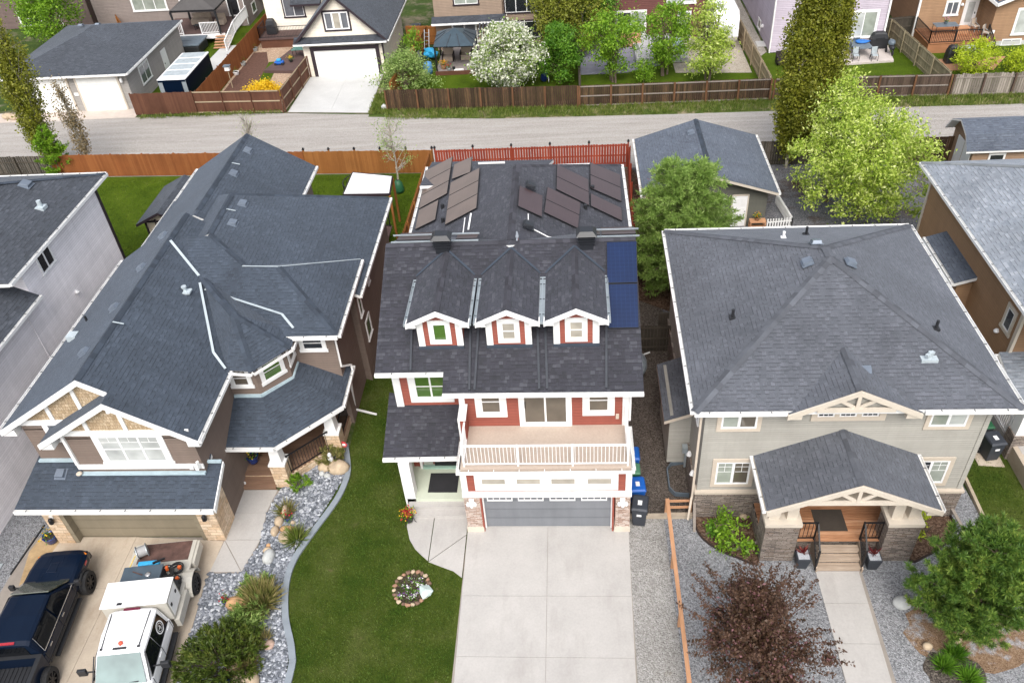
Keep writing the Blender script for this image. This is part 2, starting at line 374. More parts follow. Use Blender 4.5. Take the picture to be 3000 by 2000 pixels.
W_STEP = wood('weathered_cedar_steps', [(.24, .18, .13), (.33, .26, .20), (.42, .34, .27)], 'x', grain=.6)
W_DECK2 = wood('brown_porch_boards', [(.14, .085, .055), (.20, .12, .08), (.26, .165, .11)], 'x', grain=.5)
W_DECKD = plain('dark_composite_deck', (.09, .055, .05), .8, bump=.2)
W_DECKR = wood('russet_deck_boards', [(.24, .10, .05), (.33, .15, .075), (.42, .21, .11)], 'x')
TERRA = plain('terracotta_pavers', (.36, .19, .11), .85, var=.12)
MAT_BLK = plain('black_rubber_mat', (.022, .022, .025), .95, bump=.4, bscale=120)
MAT_BRN = plain('dark_brown_coir_mat', (.05, .04, .032), .95, bump=.6, bscale=90)
PORCH_C = plain('pale_green_painted_porch', (.50, .54, .44), .7, var=.06)
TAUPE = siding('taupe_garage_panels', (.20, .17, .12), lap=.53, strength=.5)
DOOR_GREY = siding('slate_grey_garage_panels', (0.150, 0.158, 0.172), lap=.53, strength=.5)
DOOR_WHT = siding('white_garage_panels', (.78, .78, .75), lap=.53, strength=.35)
DECKTAN = plain('beige_deck_membrane', (.42, .345, .285), .8, var=.05, scale=.8)
SOLAR = plain('brown_tinted_solar_cells', (.066, .046, .044), .16, var=.03, fine=.02, spec=.8, coat=.5)
def _solar(name, a, b, sc):
    k = NT(name); u, v, _ = k.sep(k.uv())
    gu = k.math('LESS_THAN', k.math('FRACT', k.math('DIVIDE', u, .166)), .035); gv = k.math('LESS_THAN', k.math('FRACT', k.math('DIVIDE', v, .166)), .035)
    fu = k.math('LESS_THAN', k.math('FRACT', k.math('DIVIDE', u, .042)), .08)
    g = k.math('MAXIMUM', k.math('MAXIMUM', gu, gv), k.math('MULTIPLY', fu, .35))
    col = k.mul(k.mix(g, a, b), k.maprange(k.noise(k.pos(), 1.2, 3), .3, .7, .9, 1.1))
    return k.fin(col, .35, 0, .3, None, .12)
SOLAR = _solar('brown_tinted_solar_cells', (.135, .10, .083), (.16, .122, .105), 1)
SOLAR_R = _solar('plum_tinted_solar_cells', (.058, .037, .04), (.072, .05, .054), 1)
SOLAR_B = _solar('navy_solar_cells', (.004, .014, .055), (.014, .04, .11), 1)
RUSTY = plain('rust_stained_steel_plate', (.10, .055, .045), .7, var=.4, scale=3)
CHROME = plain('bright_metal', (.6, .6, .6), .25, metal=.9)
STEELC = plain('cream_white_steel', (.45, .43, .38), .4, var=.06)
WHITEP = plain('white_gloss_paint', (.82, .82, .83), .2, var=.02, fine=.01, coat=.6)
NAVYP = plain('navy_gloss_paint', (.0025, .008, .022), .28, var=.05, fine=.02, coat=.06, spec=.18)
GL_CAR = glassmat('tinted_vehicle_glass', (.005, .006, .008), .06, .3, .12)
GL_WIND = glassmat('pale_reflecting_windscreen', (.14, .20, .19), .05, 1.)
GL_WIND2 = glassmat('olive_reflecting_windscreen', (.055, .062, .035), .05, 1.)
RUBBER = plain('tyre_rubber', (.02, .02, .021), .85, bump=.3)
REDL = plain('red_tail_light', (.35, .02, .03), .2, coat=.6)
AMBER = plain('amber_light', (.6, .18, .02), .2, coat=.6)
BLUEP = plain('bright_blue_plastic', (.01, .10, .42), .4, var=.08)
BLUEPOT = plain('cobalt_glazed_pot', (.01, .035, .16), .25, coat=.5)
TARP = plain('sky_blue_tarp', (.03, .30, .55), .5, var=.2, scale=5)
GREENP = plain('dark_green_plastic', (.02, .10, .045), .5, var=.15)
TEAL = plain('teal_glass_table_top', (.05, .16, .13), .15, coat=.5)
GREYF = plain('grey_vinyl_cover', (.11, .14, .17), .45, var=.15, scale=4)
LTGREYF = plain('pale_grey_cover', (.34, .38, .40), .6, var=.15, scale=3)
GREYBAG = plain('grey_plastic_sheet', (.22, .25, .28), .35, var=.25, scale=6)
REDFAB = plain('red_fabric', (.35, .02, .03), .8)
BEIGEF = plain('beige_cushion', (.42, .34, .27), .9)
WICKER = plain('dark_wicker', (.03, .022, .02), .8, bump=.5)
CANVAS = plain('charcoal_canopy_cloth', (.075, .07, .068), .8, var=.1)
ROCK_T = plain('tan_boulder', (.42, .33, .23), .9, var=.25, scale=3, bump=.5, bscale=14)
ROCK_O = plain('orange_boulder', (.46, .27, .14), .9, var=.25, scale=3, bump=.5, bscale=14)
ROCK_G = plain('pale_grey_boulder', (.42, .43, .42), .9, var=.2, scale=3, bump=.5, bscale=14)
BARK = plain('grey_brown_bark', (.14, .105, .08), .95, var=.25, scale=6, bump=.6, bscale=20)
BARK_L = plain('pale_bark', (.32, .29, .24), .9, var=.25, scale=6, bump=.5, bscale=20)
BARK_R = plain('dark_red_bark', (.09, .045, .035), .9, var=.2, scale=6)
STATUE = plain('white_cast_stone', (.62, .63, .63), .7, var=.1)
SOIL = plain('dark_soil', (.045, .032, .024), .95, var=.3, scale=8, bump=.8, bscale=40)
PINKFL = leafmat('pink_petals', [(.5, .12, .3), (.65, .25, .45), (.75, .5, .65)], .3)
REDFL = leafmat('red_petals', [(.28, .01, .02), (.42, .02, .03), (.5, .05, .05)], .3)
YELFL = leafmat('yellow_petals', [(.7, .42, .01), (.8, .55, .02), (.85, .65, .05)], .3)
ORAFL = leafmat('orange_petals', [(.7, .28, .01), (.8, .4, .02), (.8, .5, .05)], .3)
L_POPLAR = leafmat('olive_poplar_leaves', [(.075, .09, .008), (.15, .17, .014), (.24, .25, .024), (.34, .32, .06)])
L_BIRCH = leafmat('brown_catkin_leaves', [(.06, .05, .012), (.17, .12, .045), (.34, .26, .14), (.5, .42, .3)])
L_GREEN = leafmat('fresh_green_leaves', [(0.057, 0.138, 0.009), (0.138, 0.276, 0.017), (0.241, 0.414, 0.029), (0.368, 0.540, 0.057)])
L_BRIGHT = leafmat('bright_lime_leaves', [(.16, .24, .01), (.34, .45, .02), (.5, .6, .03), (.64, .7, .08)])
L_YELGR = leafmat('yellow_green_leaves', [(.08, .15, .014), (.22, .34, .03), (.42, .54, .075), (.62, .70, .2), (.82, .84, .5)])
L_PALE = leafmat('sage_pale_leaves', [(0.081, 0.149, 0.027), (0.189, 0.297, 0.068), (0.338, 0.446, 0.135), (0.540, 0.621, 0.270)])
L_DEEP = leafmat('deep_green_leaves', [(0.030, 0.090, 0.009), (0.075, 0.195, 0.015), (0.143, 0.300, 0.024), (0.225, 0.405, 0.045)])
L_BLOSSOM = leafmat('white_blossom', [(.55, .58, .42), (.74, .75, .62), (.85, .85, .78)], .3)
L_WILLOW = leafmat('pale_willow_leaves', [(.10, .12, .015), (.20, .23, .025), (.32, .34, .05), (.42, .42, .11)])
L_SNOWY = leafmat('pale_spring_leaves', [(.10, .18, .03), (.22, .32, .07), (.36, .45, .14)])
L_LARCH = leafmat('soft_larch_needles', [(.11, .19, .03), (.19, .31, .06), (.31, .44, .11), (.44, .56, .2)], .4)
L_PINE = leafmat('pine_needles', [(0.030, 0.078, 0.014), (0.074, 0.155, 0.024), (0.142, 0.236, 0.035), (0.351, 0.419, 0.081)], .25)
L_PURPLE = leafmat('purple_plum_leaves', [(.035, .026, .012), (.078, .043, .024), (.125, .07, .046), (.20, .12, .088)], .3)
L_PURPLE2 = leafmat('pink_tinged_new_leaves', [(.14, .06, .06), (.24, .11, .12), (.34, .17, .19)], .3)
L_JUNIPER = leafmat('juniper_sprays', [(.025, .045, .006), (.055, .09, .012), (.10, .135, .02), (.15, .16, .035)], .2)
L_DRYGR = leafmat('dry_ornamental_grass', [(.09, .12, .025), (.18, .19, .05), (.32, .27, .11), (.42, .34, .18)], .3)
L_GRASS = leafmat('tall_grass_blades', [(.06, .10, .012), (.11, .17, .02), (.19, .23, .05), (.42, .36, .19)], .3)
def lawnblade(name, a, b, sc=.55):
    k = NT(name); o = k.pos(); n = k.math('ADD', k.math('MULTIPLY', k.noise(o, sc, 5, .7), .8), k.math('MULTIPLY', k.noise(o, 6, 3), .2))
    col = k.mul(k.mix(k.maprange(n, .38, .62, 0, 1), a, b), k.maprange(k.island(), 0, 1, .6, 1.5))
    p = k.n('ShaderNodeBsdfPrincipled'); k.put(p.inputs['Base Color'], col); p.inputs['Roughness'].default_value = .7; p.inputs['Specular IOR Level'].default_value = .2
    k.t.links.new(p.outputs[0], k.out.inputs[0]); return k.m
L_LAWN = lawnblade('lawn_blades', (.042, .086, .007), (.092, .118, .028))
L_REDTW = leafmat('red_twigs', [(.18, .05, .05), (.28, .09, .08)], .1)
# ---------------------------------------------------------------- building helpers
def roof(parent, faces, mat, trim=WHITE, t=.17, name='roof', fascia=True):
    m = MB()
    for f in faces: m.roofpoly(f)
    o = m.build(name, mat, parent)
    if fascia:
        cnt = {}
        key = lambda p: tuple(round(c, 2) for c in p)
        for f in faces:
            for a, b in zip(f, f[1:]+f[:1]): cnt.setdefault(frozenset((key(a), key(b))), []).append((a, b))
        k = MB(); dn = np.array([0, 0, -t])
        for e in cnt.values():
            if len(e) == 1:
                a, b = np.array(e[0][0], float), np.array(e[0][1], float); ov = np.array([0, 0, -.012])
                k.poly([a+ov, b+ov, b+dn, a+dn])
        for f in faces:
            if len(f): k.poly([np.array(p, float)+dn for p in f][::-1])
        k.build('fascia', trim, o)
    return o
def gutter(parent, p, q, out, mat=WHITE, w=.13, h=.12, dark=True):
    p, q = np.array(p, float), np.array(q, float); n = nrm(np.array([out[0], out[1], 0.])); d = nrm(q-p)
    m = MB(); up = np.array([0, 0, 1.])
    z = lambda s: s
    c = lambda a, lat, ver: a+n*lat+up*ver
    m.hexa([c(p, .005, -h-.02), c(q, .005, -h-.02), c(q, w, -h-.02), c(p, w, -h-.02), c(p, .005, -h), c(q, .005, -h), c(q, w, -h), c(p, w, -h)])
    m.hexa([c(p, w-.015, -h), c(q, w-.015, -h), c(q, w, -h), c(p, w, -h), c(p, w-.015, 0), c(q, w-.015, 0), c(q, w, 0), c(p, w, 0)])
    for a, b in ((p, p+d*.012), (q-d*.012, q)):
        m.hexa([c(a, .005, -h), c(b, .005, -h), c(b, w-.016, -h), c(a, w-.016, -h), c(a, .005, -.005), c(b, .005, -.005), c(b, w-.016, -.005), c(a, w-.016, -.005)])
    o = m.build('gutter', mat, parent)
    L = np.linalg.norm(q-p); nb = max(1, int(L/.9)); k = MB()
    for i in range(nb):
        a = p+(q-p)*((i+.5)/nb); k.bar(c(a, .012, -.012), c(a, w-.02, -.012), .025, .012)
    k.build('gutter_hanger', WHITE2 if not dark else BLACKM, o)
    return o
def caps(roofobj, lines, mat, drop=.06, w=.15, step=.28):
    m = MB()
    for p, q in lines:
        p, q = np.array(p, float), np.array(q, float); L = np.linalg.norm(q-p); d = (q-p)/L; sd = nrm(np.array([d[1], -d[0], 0.]))
        k = int(L/step)
        for i in range(k):
            a = p+d*(L*i/k); b = p+d*(L*(i+1)/k+.02); z0 = np.array([0, 0, .022]); z1 = np.array([0, 0, .03]); dr = np.array([0, 0, -drop])
            m.poly([a+z1, b+z0, b+sd*w+z0+dr, a+sd*w+z1+dr]); m.poly([a+z1, a-sd*w+z1+dr, b-sd*w+z0+dr, b+z0])
    return m.build('ridge_cap', mat, roofobj)
def strip(roofobj, pts, mat, w=.09, lift=.03, name='valley_flashing'):
    m = MB()
    for a, b in zip(pts, pts[1:]): m.bar(np.array(a, float)+(0, 0, lift), np.array(b, float)+(0, 0, lift), w, .012)
    return m.build(name, mat, roofobj)
def window(parent, o, u, n, w, h, glass=GL_DARK, trim=WHITE, frame=WHITE2, tw=.11, cols=1, rows=1, muntin=None, glasses=None, sill=True, name='window', fw=.05):
    o, u, n = np.array(o, float), nrm(u), nrm(n)
    m = MB()
    B = lambda a0, a1, d0, d1, z0, z1, mm: mm.fbox(o, u, n, a0, a1, d0, d1, z0, z1)
    if tw > 0:
        B(-tw, w+tw, -.01, .035, h, h+tw*1.1, m); B(-tw, 0, -.01, .034, 0, h, m); B(w, w+tw, -.01, .034, 0, h, m)
        B(-tw-(.04 if sill else 0), w+tw+(.04 if sill else 0), -.01, .055 if sill else .035, -tw, 0, m)
    f = m.build(name, trim, parent)
    k = MB()
    B(0, w, -.01, .028, 0, fw, k); B(0, w, -.01, .028, h-fw, h, k); B(0, fw, -.01, .027, fw, h-fw, k); B(w-fw, w, -.01, .027, fw, h-fw, k)
    for i in range(1, cols): B(w*i/cols-fw*.7, w*i/cols+fw*.7, -.01, .026, fw, h-fw, k)
    for j in range(1, rows): B(fw, w-fw, -.01, .024, h*j/rows-fw*.4, h*j/rows+fw*.4, k)
    if muntin:
        nc, nr, z0, z1 = muntin
        for i in range(cols):
            a0 = w*i/cols+fw; a1 = w*(i+1)/cols-fw
            for q in range(1, nc): B(a0+(a1-a0)*q/nc-.009, a0+(a1-a0)*q/nc+.009, .004, .014, z0*h+(fw if z0 == 0 else 0), z1*h-(fw if z1 == 1 else 0), k)
            for q in range(nr): B(a0, a1, .004, .013, (z0+(z1-z0)*q/nr)*h+.0, (z0+(z1-z0)*q/nr)*h+.018, k) if z0+q > 0 else None
    k.build('frame', frame, f)
    gs = glasses or [glass]*cols
    for i in range(cols):
        g = MB(); a0 = w*i/cols+(fw if i == 0 else fw*.7); a1 = w*(i+1)/cols-(fw if i == cols-1 else fw*.7)
        B(a0, a1, -.01, .008, fw, h-fw, g); g.build('pane', gs[i % len(gs)], f)
    return f
def box_vent(roofobj, p, slope_dir, m, mat=VENT_BL, s=.36):
    # low square attic vent lying on a roof slope; slope_dir points downhill in plan, m is the pitch
    p = np.array(p, float); dn = nrm(np.array([slope_dir[0], slope_dir[1], -m])); sd = nrm(np.cross(dn, (0, 0, 1))); up = np.cross(sd, dn)
    k = MB(); h = s/2
    c = lambda a, b, z: p+sd*a+dn*b+up*z
    k.hexa([c(-h*1.25, -h*1.1, -.02), c(h*1.25, -h*1.1, -.02), c(h*1.25, h*1.35, -.02), c(-h*1.25, h*1.35, -.02), c(-h*1.25, -h*1.1, .015), c(h*1.25, -h*1.1, .015), c(h*1.25, h*1.35, .015), c(-h*1.25, h*1.35, .015)][::1])
    k.hexa([c(-h, -h, .015), c(h, -h, .015), c(h, h, .015), c(-h, h, .015), c(-h*.85, -h*.8, .13), c(h*.85, -h*.8, .13), c(h*.9, h*.95, .15), c(-h*.9, h*.95, .15)])
    return k.build('roof_vent', mat, roofobj)
def pipe_vent(roofobj, p, h=.3, r=.05, mat=WHITE2, plate=.0):
    k = MB().tube([np.array(p)+(0, 0, -.05), np.array(p)+(0, 0, h)], r, 10)
    if plate: k.box(p[0]-plate, p[0]+plate, p[1]-plate, p[1]+plate, p[2]-.03, p[2]+.05)
    return k.build('vent_pipe', mat, roofobj)
def railing(parent, p, q, mat=BLACKM, h=1., step=.12, post=.05, bal=.018, posts=True, low=.09, name='railing', pst=2):
    p, q = np.array(p, float), np.array(q, float); Z = np.array([0, 0, 1.]); L = np.linalg.norm(q-p)
    m = MB(); m.bar(p+Z*h, q+Z*h, post*1.1, post*.8); m.bar(p+Z*low, q+Z*low, post*.7, post*.7)
    k = max(2, int(L/step))
    for i in range(1, k):
        a = p+(q-p)*i/k; m.bar(a+Z*(low+.0), a+Z*(h-.01), bal, bal, up=(q-p))
    if posts:
        for i in range(pst):
            a = p+(q-p)*i/(pst-1); m.bar(a, a+Z*(h+.04), post*1.15, post*1.15, up=(q-p))
    return m.build(name, mat, parent)
def downspout(parent, pts, mat=WHITE, r=.04):
    m = MB()
    for a, b in zip(pts, pts[1:]): m.bar(a, b, r*2, r*1.6)
    return m.build('downspout', mat, parent)
X, Y_ = np.array([1., 0, 0]), np.array([0, 1., 0]); FRONT = np.array([0, -1., 0])
def wfront(parent, x0, x1, y, z0, z1, **k): return window(parent, (x0, y, z0), X, FRONT, x1-x0, z1-z0, **k)      # window on a wall facing the camera side
def wright(parent, y0, y1, x, z0, z1, **k): return window(parent, (x, y0, z0), Y_, X, y1-y0, z1-z0, **k)        # on a wall facing +x
def wleft(parent, y0, y1, x, z0, z1, **k): return window(parent, (x, y1, z0), -Y_, -X, y1-y0, z1-z0, **k)
def fence(name, label, p, q, h, mat, rail_side=0, post_mat=None, group=None, board=.14, gap=.012, posts=2.4, caps_mat=None, thick=.022, rails=True, rail_mat=None, seed=0, wob=.02, postw=.09, cap_h=.0):
    p, q = np.array([p[0], p[1], p[2] if len(p) > 2 else 0.]), np.array([q[0], q[1], q[2] if len(q) > 2 else 0.])
    L = np.linalg.norm((q-p)[:2]); d = (q-p)/L; n = nrm(np.array([d[1], -d[0], 0])); rg = random.Random(seed)
    t = thing(name, label, 'fence', tuple(p), group)
    k = int(L/(board+gap)); b = L/k; m = MB()
    for i in range(k):
        a = p+d*(b*i+gap/2); e = p+d*(b*(i+1)-gap/2); dz = rg.uniform(-wob, wob); off = n*rg.uniform(-.004, .004)
        A = np.array([0, 0, .04]); H = np.array([0, 0, h+dz])
        m.hexa([a+off+n*thick/2+A, e+off+n*thick/2+A, e+off-n*thick/2+A, a+off-n*thick/2+A, a+off+n*thick/2+H, e+off+n*thick/2+H, e+off-n*thick/2+H, a+off-n*thick/2+H])
    m.build('boards', mat, t)
    s = rail_side or -1
    if rails:
        for z in ((.3, h*.52, h-.12) if rails is True else rails):
            r = MB(); o = n*s*(thick/2+.025); r.bar(p+o+(0, 0, z), q+o+(0, 0, z), .04, .085, up=(0, 0, 1)); r.build('rail', rail_mat or post_mat or mat, t)
    np_ = max(1, int(round(L/posts)))
    for i in range(np_+1):
        a = p+(q-p)*i/np_ + n*s*(thick/2+.05+postw/2); r = MB(); r.box(a[0]-postw/2, a[0]+postw/2, a[1]-postw/2, a[1]+postw/2, a[2], a[2]+h+cap_h)
        o = r.build('post', post_mat or mat, t)
        if caps_mat:
            c = MB(); z = a[2]+h+cap_h; w = postw*.5+.035
            c.box(a[0]-w, a[0]+w, a[1]-w, a[1]+w, z, z+.05); c.box(a[0]-w*.6, a[0]+w*.6, a[1]-w*.6, a[1]+w*.6, z+.05, z+.14); c.build('post_cap', caps_mat, o)
    return t
# ---------------------------------------------------------------- ground
def grassmat(name, a, b, c, dirt=None, thr=(.58, .68), ds=.5):
    k = NT(name); o = k.pos()
    n1 = k.noise(o, .55, 5, .65); n2 = k.noise(o, 9, 4, .7); n3 = k.noise(o, 55, 2, .7)
    f = k.math('ADD', k.math('MULTIPLY', n1, .55), k.math('ADD', k.math('MULTIPLY', n2, .25), k.math('MULTIPLY', n3, .2)))
    col = k.ramp(f, [(.36, a), (.5, b), (.66, c)])
    if dirt: col = k.mix(k.maprange(k.noise(o, ds, 6, .7), thr[0], thr[1], 0, 1), col, dirt)
    return k.fin(col, .95, 0, .15, k.bump(k.math('ADD', n3, k.math('MULTIPLY', n2, .6)), 1., .05))
GRASS = grassmat('mown_lawn', (.028, .06, .005), (.06, .09, .01), (.11, .13, .034), (.19, .15, .08), (.64, .74), 1.1)
GRASS2 = grassmat('bright_lawn', (.038, .064, .003), (.066, .112, .004), (.10, .15, .010), (.16, .16, .04), (.68, .82), 1.0)
GRASS_P = grassmat('patchy_lawn', (.03, .06, .012), (.06, .11, .02), (.11, .15, .04), (.26, .18, .11), (.47, .56), .55)
GRASS_W = grassmat('weedy_verge', (.04, .08, .012), (.085, .125, .025), (.15, .17, .05), (.34, .28, .18), (.5, .62), .7)
GRAV_G = gravel('grey_gravel_ground', [(.12, .123, .13), (.225, .23, .24), (.34, .345, .36)], 24)
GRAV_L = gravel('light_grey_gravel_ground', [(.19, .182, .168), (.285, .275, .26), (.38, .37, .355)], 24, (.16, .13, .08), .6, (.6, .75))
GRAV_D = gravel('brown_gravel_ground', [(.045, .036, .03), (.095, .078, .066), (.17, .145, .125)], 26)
GRAV_Y = gravel('dark_yard_gravel_ground', [(.07, .07, .08), (.14, .14, .15), (.22, .22, .24)], 22, (.08, .055, .04), .4, (.5, .65))
GRAV_B = gravel('blue_grey_stone_bed', [(.09, .098, .112), (.18, .195, .218), (.32, .338, .365)], 14)
MULCH = gravel('brown_bark_mulch', [(.05, .028, .018), (.10, .06, .04), (.18, .12, .085)], 17)
MULCH_R = gravel('rusty_needle_litter', [(.14, .085, .05), (.22, .14, .085), (.30, .21, .14)], 30, (.30, .30, .31), 1.0, (.52, .62))
BARKCH = gravel('tan_bark_chips', [(.26, .17, .11), (.38, .27, .19), (.5, .38, .28)], 16)
def alleymat():
    k = NT('gravel_alley'); o = k.pos()
    n = k.noise(k.vscale(o, (.09, 1.3, 1)), 1.6, 5, .65); n2 = k.noise(o, 16, 3, .7); c = k.sep(k.voro(o, 26, 'Color'))[0]
    f = k.math('ADD', k.math('MULTIPLY', n, .55), k.math('ADD', k.math('MULTIPLY', n2, .22), k.math('MULTIPLY', c, .23)))
    col = k.ramp(f, [(.34, (.26, .238, .215)), (.5, (.345, .322, .30)), (.66, (.41, .388, .365))])
    return k.fin(col, .95, 0, .15, k.bump(k.math('ADD', k.math('MULTIPLY', c, .5), n2), .7, .03))
ALLEY = alleymat()
def area(name, xy, z, mat): return structure(name, MB().sheet(xy, z), mat)
area('ground', [(-300, -200), (300, -200), (300, 400), (-300, 400)], -.03, grassmat('far_ground', (.03, .055, .012), (.05, .085, .018), (.09, .12, .03), (.2, .17, .12), (.5, .62), .3))
area('street', [(-120, 1), (120, 1), (120, 8.5), (-120, 8.5)], -.018, plain('asphalt', (.06, .06, .062), .9, bump=.3))
area('alley', [(-110, 51.4), (-34, 50.9), (-9, 49.8), (4, 49.7), (110, 48.6), (110, 57.2), (33, 57.4), (20, 57.7), (8, 57.9), (-6, 58.4), (-15, 59.6), (-24, 60.7), (-110, 61.6)], -.012, ALLEY)
area('lawn', [(-10.02, 9), (-4.25, 9), (-4.33, 18.1), (-4.7, 18.42), (-5.26, 18.63), (-6.08, 19.13), (-6.61, 19.84), (-6.83, 20.8), (-6.9, 38), (-9.8, 38), (-10.15, 31), (-9.98, 24.6), (-9.65, 23.5), (-9.81, 21.9), (-10.5, 20.2), (-10.95, 18.9), (-10.98, 17.8), (-10.6, 16.4), (-10.04, 15.1), (-9.86, 13.9)], -.004, GRASS)
area('back_lawn', [(-38, 36), (-9.8, 36), (-9.8, 49.9), (-38, 51.2)], -.006, GRASS2)
area('patchy_yard', [(-9.78, 38.05), (4, 38.05), (4, 49.8), (-9.78, 49.85)], -.003, GRASS_P)
area('gravel_yard', [(3.5, 8), (15.42, 8), (15.42, 21), (14.9, 31.5), (15.4, 33), (3.3, 33), (3.4, 21.2)], -.004, GRAV_G)
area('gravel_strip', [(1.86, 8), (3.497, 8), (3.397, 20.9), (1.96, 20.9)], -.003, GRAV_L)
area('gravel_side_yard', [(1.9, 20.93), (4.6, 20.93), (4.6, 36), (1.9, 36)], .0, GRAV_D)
area('mulch_side_yard', [(2.2, 36.02), (6.5, 33.02), (7, 40), (4, 49.6), (2.2, 49.6)], .002, MULCH)
area('gravel_back_yard', [(3.2, 33.03), (18.3, 33.03), (24, 49.3), (3.0, 49.7)], -.002, GRAV_Y)
area('side_lawn', [(15.6, 8), (22, 8), (22, 31), (17.0, 31), (15.5, 24)], -.002, GRASS)
area('driveway_base', [(-4.33, 9), (1.84, 9), (1.98, 20.85), (-4.33, 20.85)], .0, JOINT)
def slabs(name, polys, z, mat):
    m = MB()
    for p in polys:
        c = (sum(q[0] for q in p)/len(p), sum(q[1] for q in p)/len(p)); g = .006
        q = [(x+(g if x < c[0] else -g), y+(g if y < c[1] else -g)) for x, y in p]; m.prism(q, -.02, z)
    return structure(name, m, mat)
xl = lambda y: -4.33+(20.3-y)*.012 if y < 20.3 else -4.33
xr = lambda y: 1.99-(20.3-y)*.022
pp = []
ys = [20.45, 17.35, 14.95, 12.4, 9]
for a, b in zip(ys[1:], ys[:-1]):
    pp.append([(xl(a), a), (-1.16, a), (-1.16, b), (xl(b), b)]); pp.append([(-1.16, a), (xr(a), a), (xr(b), b), (-1.16, b)])
pp.append([(-4.0, 20.45), (1.8, 20.45), (1.8, 20.8), (-4.0, 20.8)])
slabs('driveway', pp, .02, CONC)
slabs('walkway', [[(-5.72, 18.86), (-4.36, 20.1), (-4.36, 20.95), (-5.72, 20.95)], [(-5.74, 18.86), (-5.74, 20.95), (-6.83, 20.95), (-6.8, 20.5), (-6.6, 19.86), (-6.3, 19.4)], [(-5.72, 18.83), (-5.2, 18.6), (-4.7, 18.4), (-4.36, 18.12), (-4.36, 20.07)]], .016, CONC)
area('driveway_base', [(-22.2, 9), (-13.7, 9), (-12.7, 18.4), (-12.5, 22.4), (-14.2, 22.4), (-14.2, 20), (-20.9, 20), (-22.2, 20)], -.001, JOINT)
slabs('driveway', [[(-21.6, 9), (-17.8, 9), (-17.8, 13.6), (-21.6, 13.6)], [(-17.8, 9), (-13.62, 9), (-13.85, 13.6), (-17.8, 13.6)], [(-21.6, 13.6), (-17.8, 13.6), (-17.8, 17.6), (-21.6, 17.6)], [(-17.8, 13.6), (-13.85, 13.6), (-14.2, 17.6), (-17.8, 17.6)], [(-21.3, 17.6), (-17.8, 17.6), (-17.8, 20.0), (-20.9, 20.0)], [(-17.8, 17.6), (-14.2, 17.6), (-14.1, 19.8), (-17.8, 20.0)]], .018, CONC_T)
slabs('walkway', [[(-14.2, 18.35), (-12.95, 18.35), (-14.08, 19.82)], [(-14.06, 19.84), (-12.93, 18.37), (-12.75, 19.2), (-12.62, 19.85)], [(-14.1, 19.86), (-12.6, 19.86), (-12.75, 21.2), (-14.16, 21.2)], [(-14.16, 21.2), (-12.75, 21.2), (-12.6, 22.42), (-14.18, 22.42)]], .02, CONC)
area('gravel_yard', [(-24, 8), (-21.62, 8), (-21.62, 17.6), (-20.9, 20), (-20.8, 31), (-24, 31)], -.002, GRAV_G)
slabs('stepping_slab', [[(-21.6, 17.7), (-21.0, 18.6), (-20.92, 19.7), (-21.25, 20.7), (-21.8, 20.3), (-22.0, 19.3)]], .012, plain('ochre_stained_concrete', (.40, .28, .15), .85, var=.3, scale=1.5))
# gravel bed with its curved concrete edging
bed = [(-13.95, 9), (-13.88, 13.87), (-14.25, 18.3), (-12.95, 18.3), (-12.6, 19.6), (-12.72, 21.2), (-12.5, 22.5), (-10.3, 24.8), (-10.1, 24.7), (-9.9, 23.1), (-10.4, 21.2), (-11.1, 19.45), (-11.15, 17.85), (-10.8, 16.4), (-10.2, 15.0), (-10.08, 13.9), (-10.2, 9)]
area('gravel_bed', bed, -.0, GRAV_B)
kb = [(-10.05, 9), (-9.95, 13.9), (-10.1, 15.05), (-10.68, 16.4), (-11.02, 17.8), (-10.99, 18.9), (-10.6, 20.1), (-9.95, 21.8), (-9.76, 22.9), (-9.8, 23.6), (-10.05, 24.5), (-10.2, 25.0)]
m = MB()
def smooth(p, n=5):
    P = [np.array(q, float) for q in p]; out = []
    for i in range(len(P)-1):
        a, b, c, d = P[max(i-1, 0)], P[i], P[i+1], P[min(i+2, len(P)-1)]
        for k in range(n):
            t = k/n; out.append(.5*((2*b)+(c-a)*t+(2*a-5*b+4*c-d)*t*t+(3*b-a-3*c+d)*t**3))
    return out+[P[-1]]
K = smooth(kb); i0 = None
for a, b in zip(K, K[1:]): m.bar((a[0], a[1], .03), (b[0], b[1], .03), .24, .1)
structure('garden_kerb', m, KERB_G)
# sage house front
area('walk_base', [(8.62, 9), (10.2, 9), (10.32, 18.45), (8.68, 18.45)], .001, JOINT)
slabs('walkway', [[(8.66, y0), (10.12+.02*(y0-14), y0), (10.12+.02*(y1-14), y1), (8.66, y1)] for y0, y1 in ((9, 11.9), (11.9, 13.6), (13.6, 15.55), (15.55, 17.1), (17.1, 18.44))], .03, CONC)
mb1 = smooth([(4.62, 20.95), (4.6, 20.4), (4.75, 19.95), (5.16, 19.5), (5.9, 19.05), (6.72, 18.85), (6.74, 20.95)])
area('mulch_bed', [tuple(p) for p in mb1], .004, MULCH)
mb2 = smooth([(12.14, 20.95), (12.12, 18.98), (12.8, 19.1), (13.8, 19.75), (14.3, 20.5), (14.3, 20.95)])
area('mulch_bed', [tuple(p) for p in mb2], .004, MULCH)
m = MB()
for K in (mb1[:-6], mb2[5:]):
    for a, b in zip(K, K[1:]): m.bar((a[0], a[1], .02), (b[0], b[1], .02), .06, .09)
structure('bed_edging', m, plain('dark_rubber_edging', (.035, .022, .018), .9))
def blobxy(cx, cy, rx, ry, n=26, seed=0, rough=.12):
    r = random.Random(seed); return [(cx+rx*math.cos(2*PI*i/n)*(1+r.uniform(-rough, rough)), cy+ry*math.sin(2*PI*i/n)*(1+r.uniform(-rough, rough))) for i in range(n)]
area('needle_litter', blobxy(13.2, 16.0, 2.0, 1.5, seed=3), .003, MULCH_R)
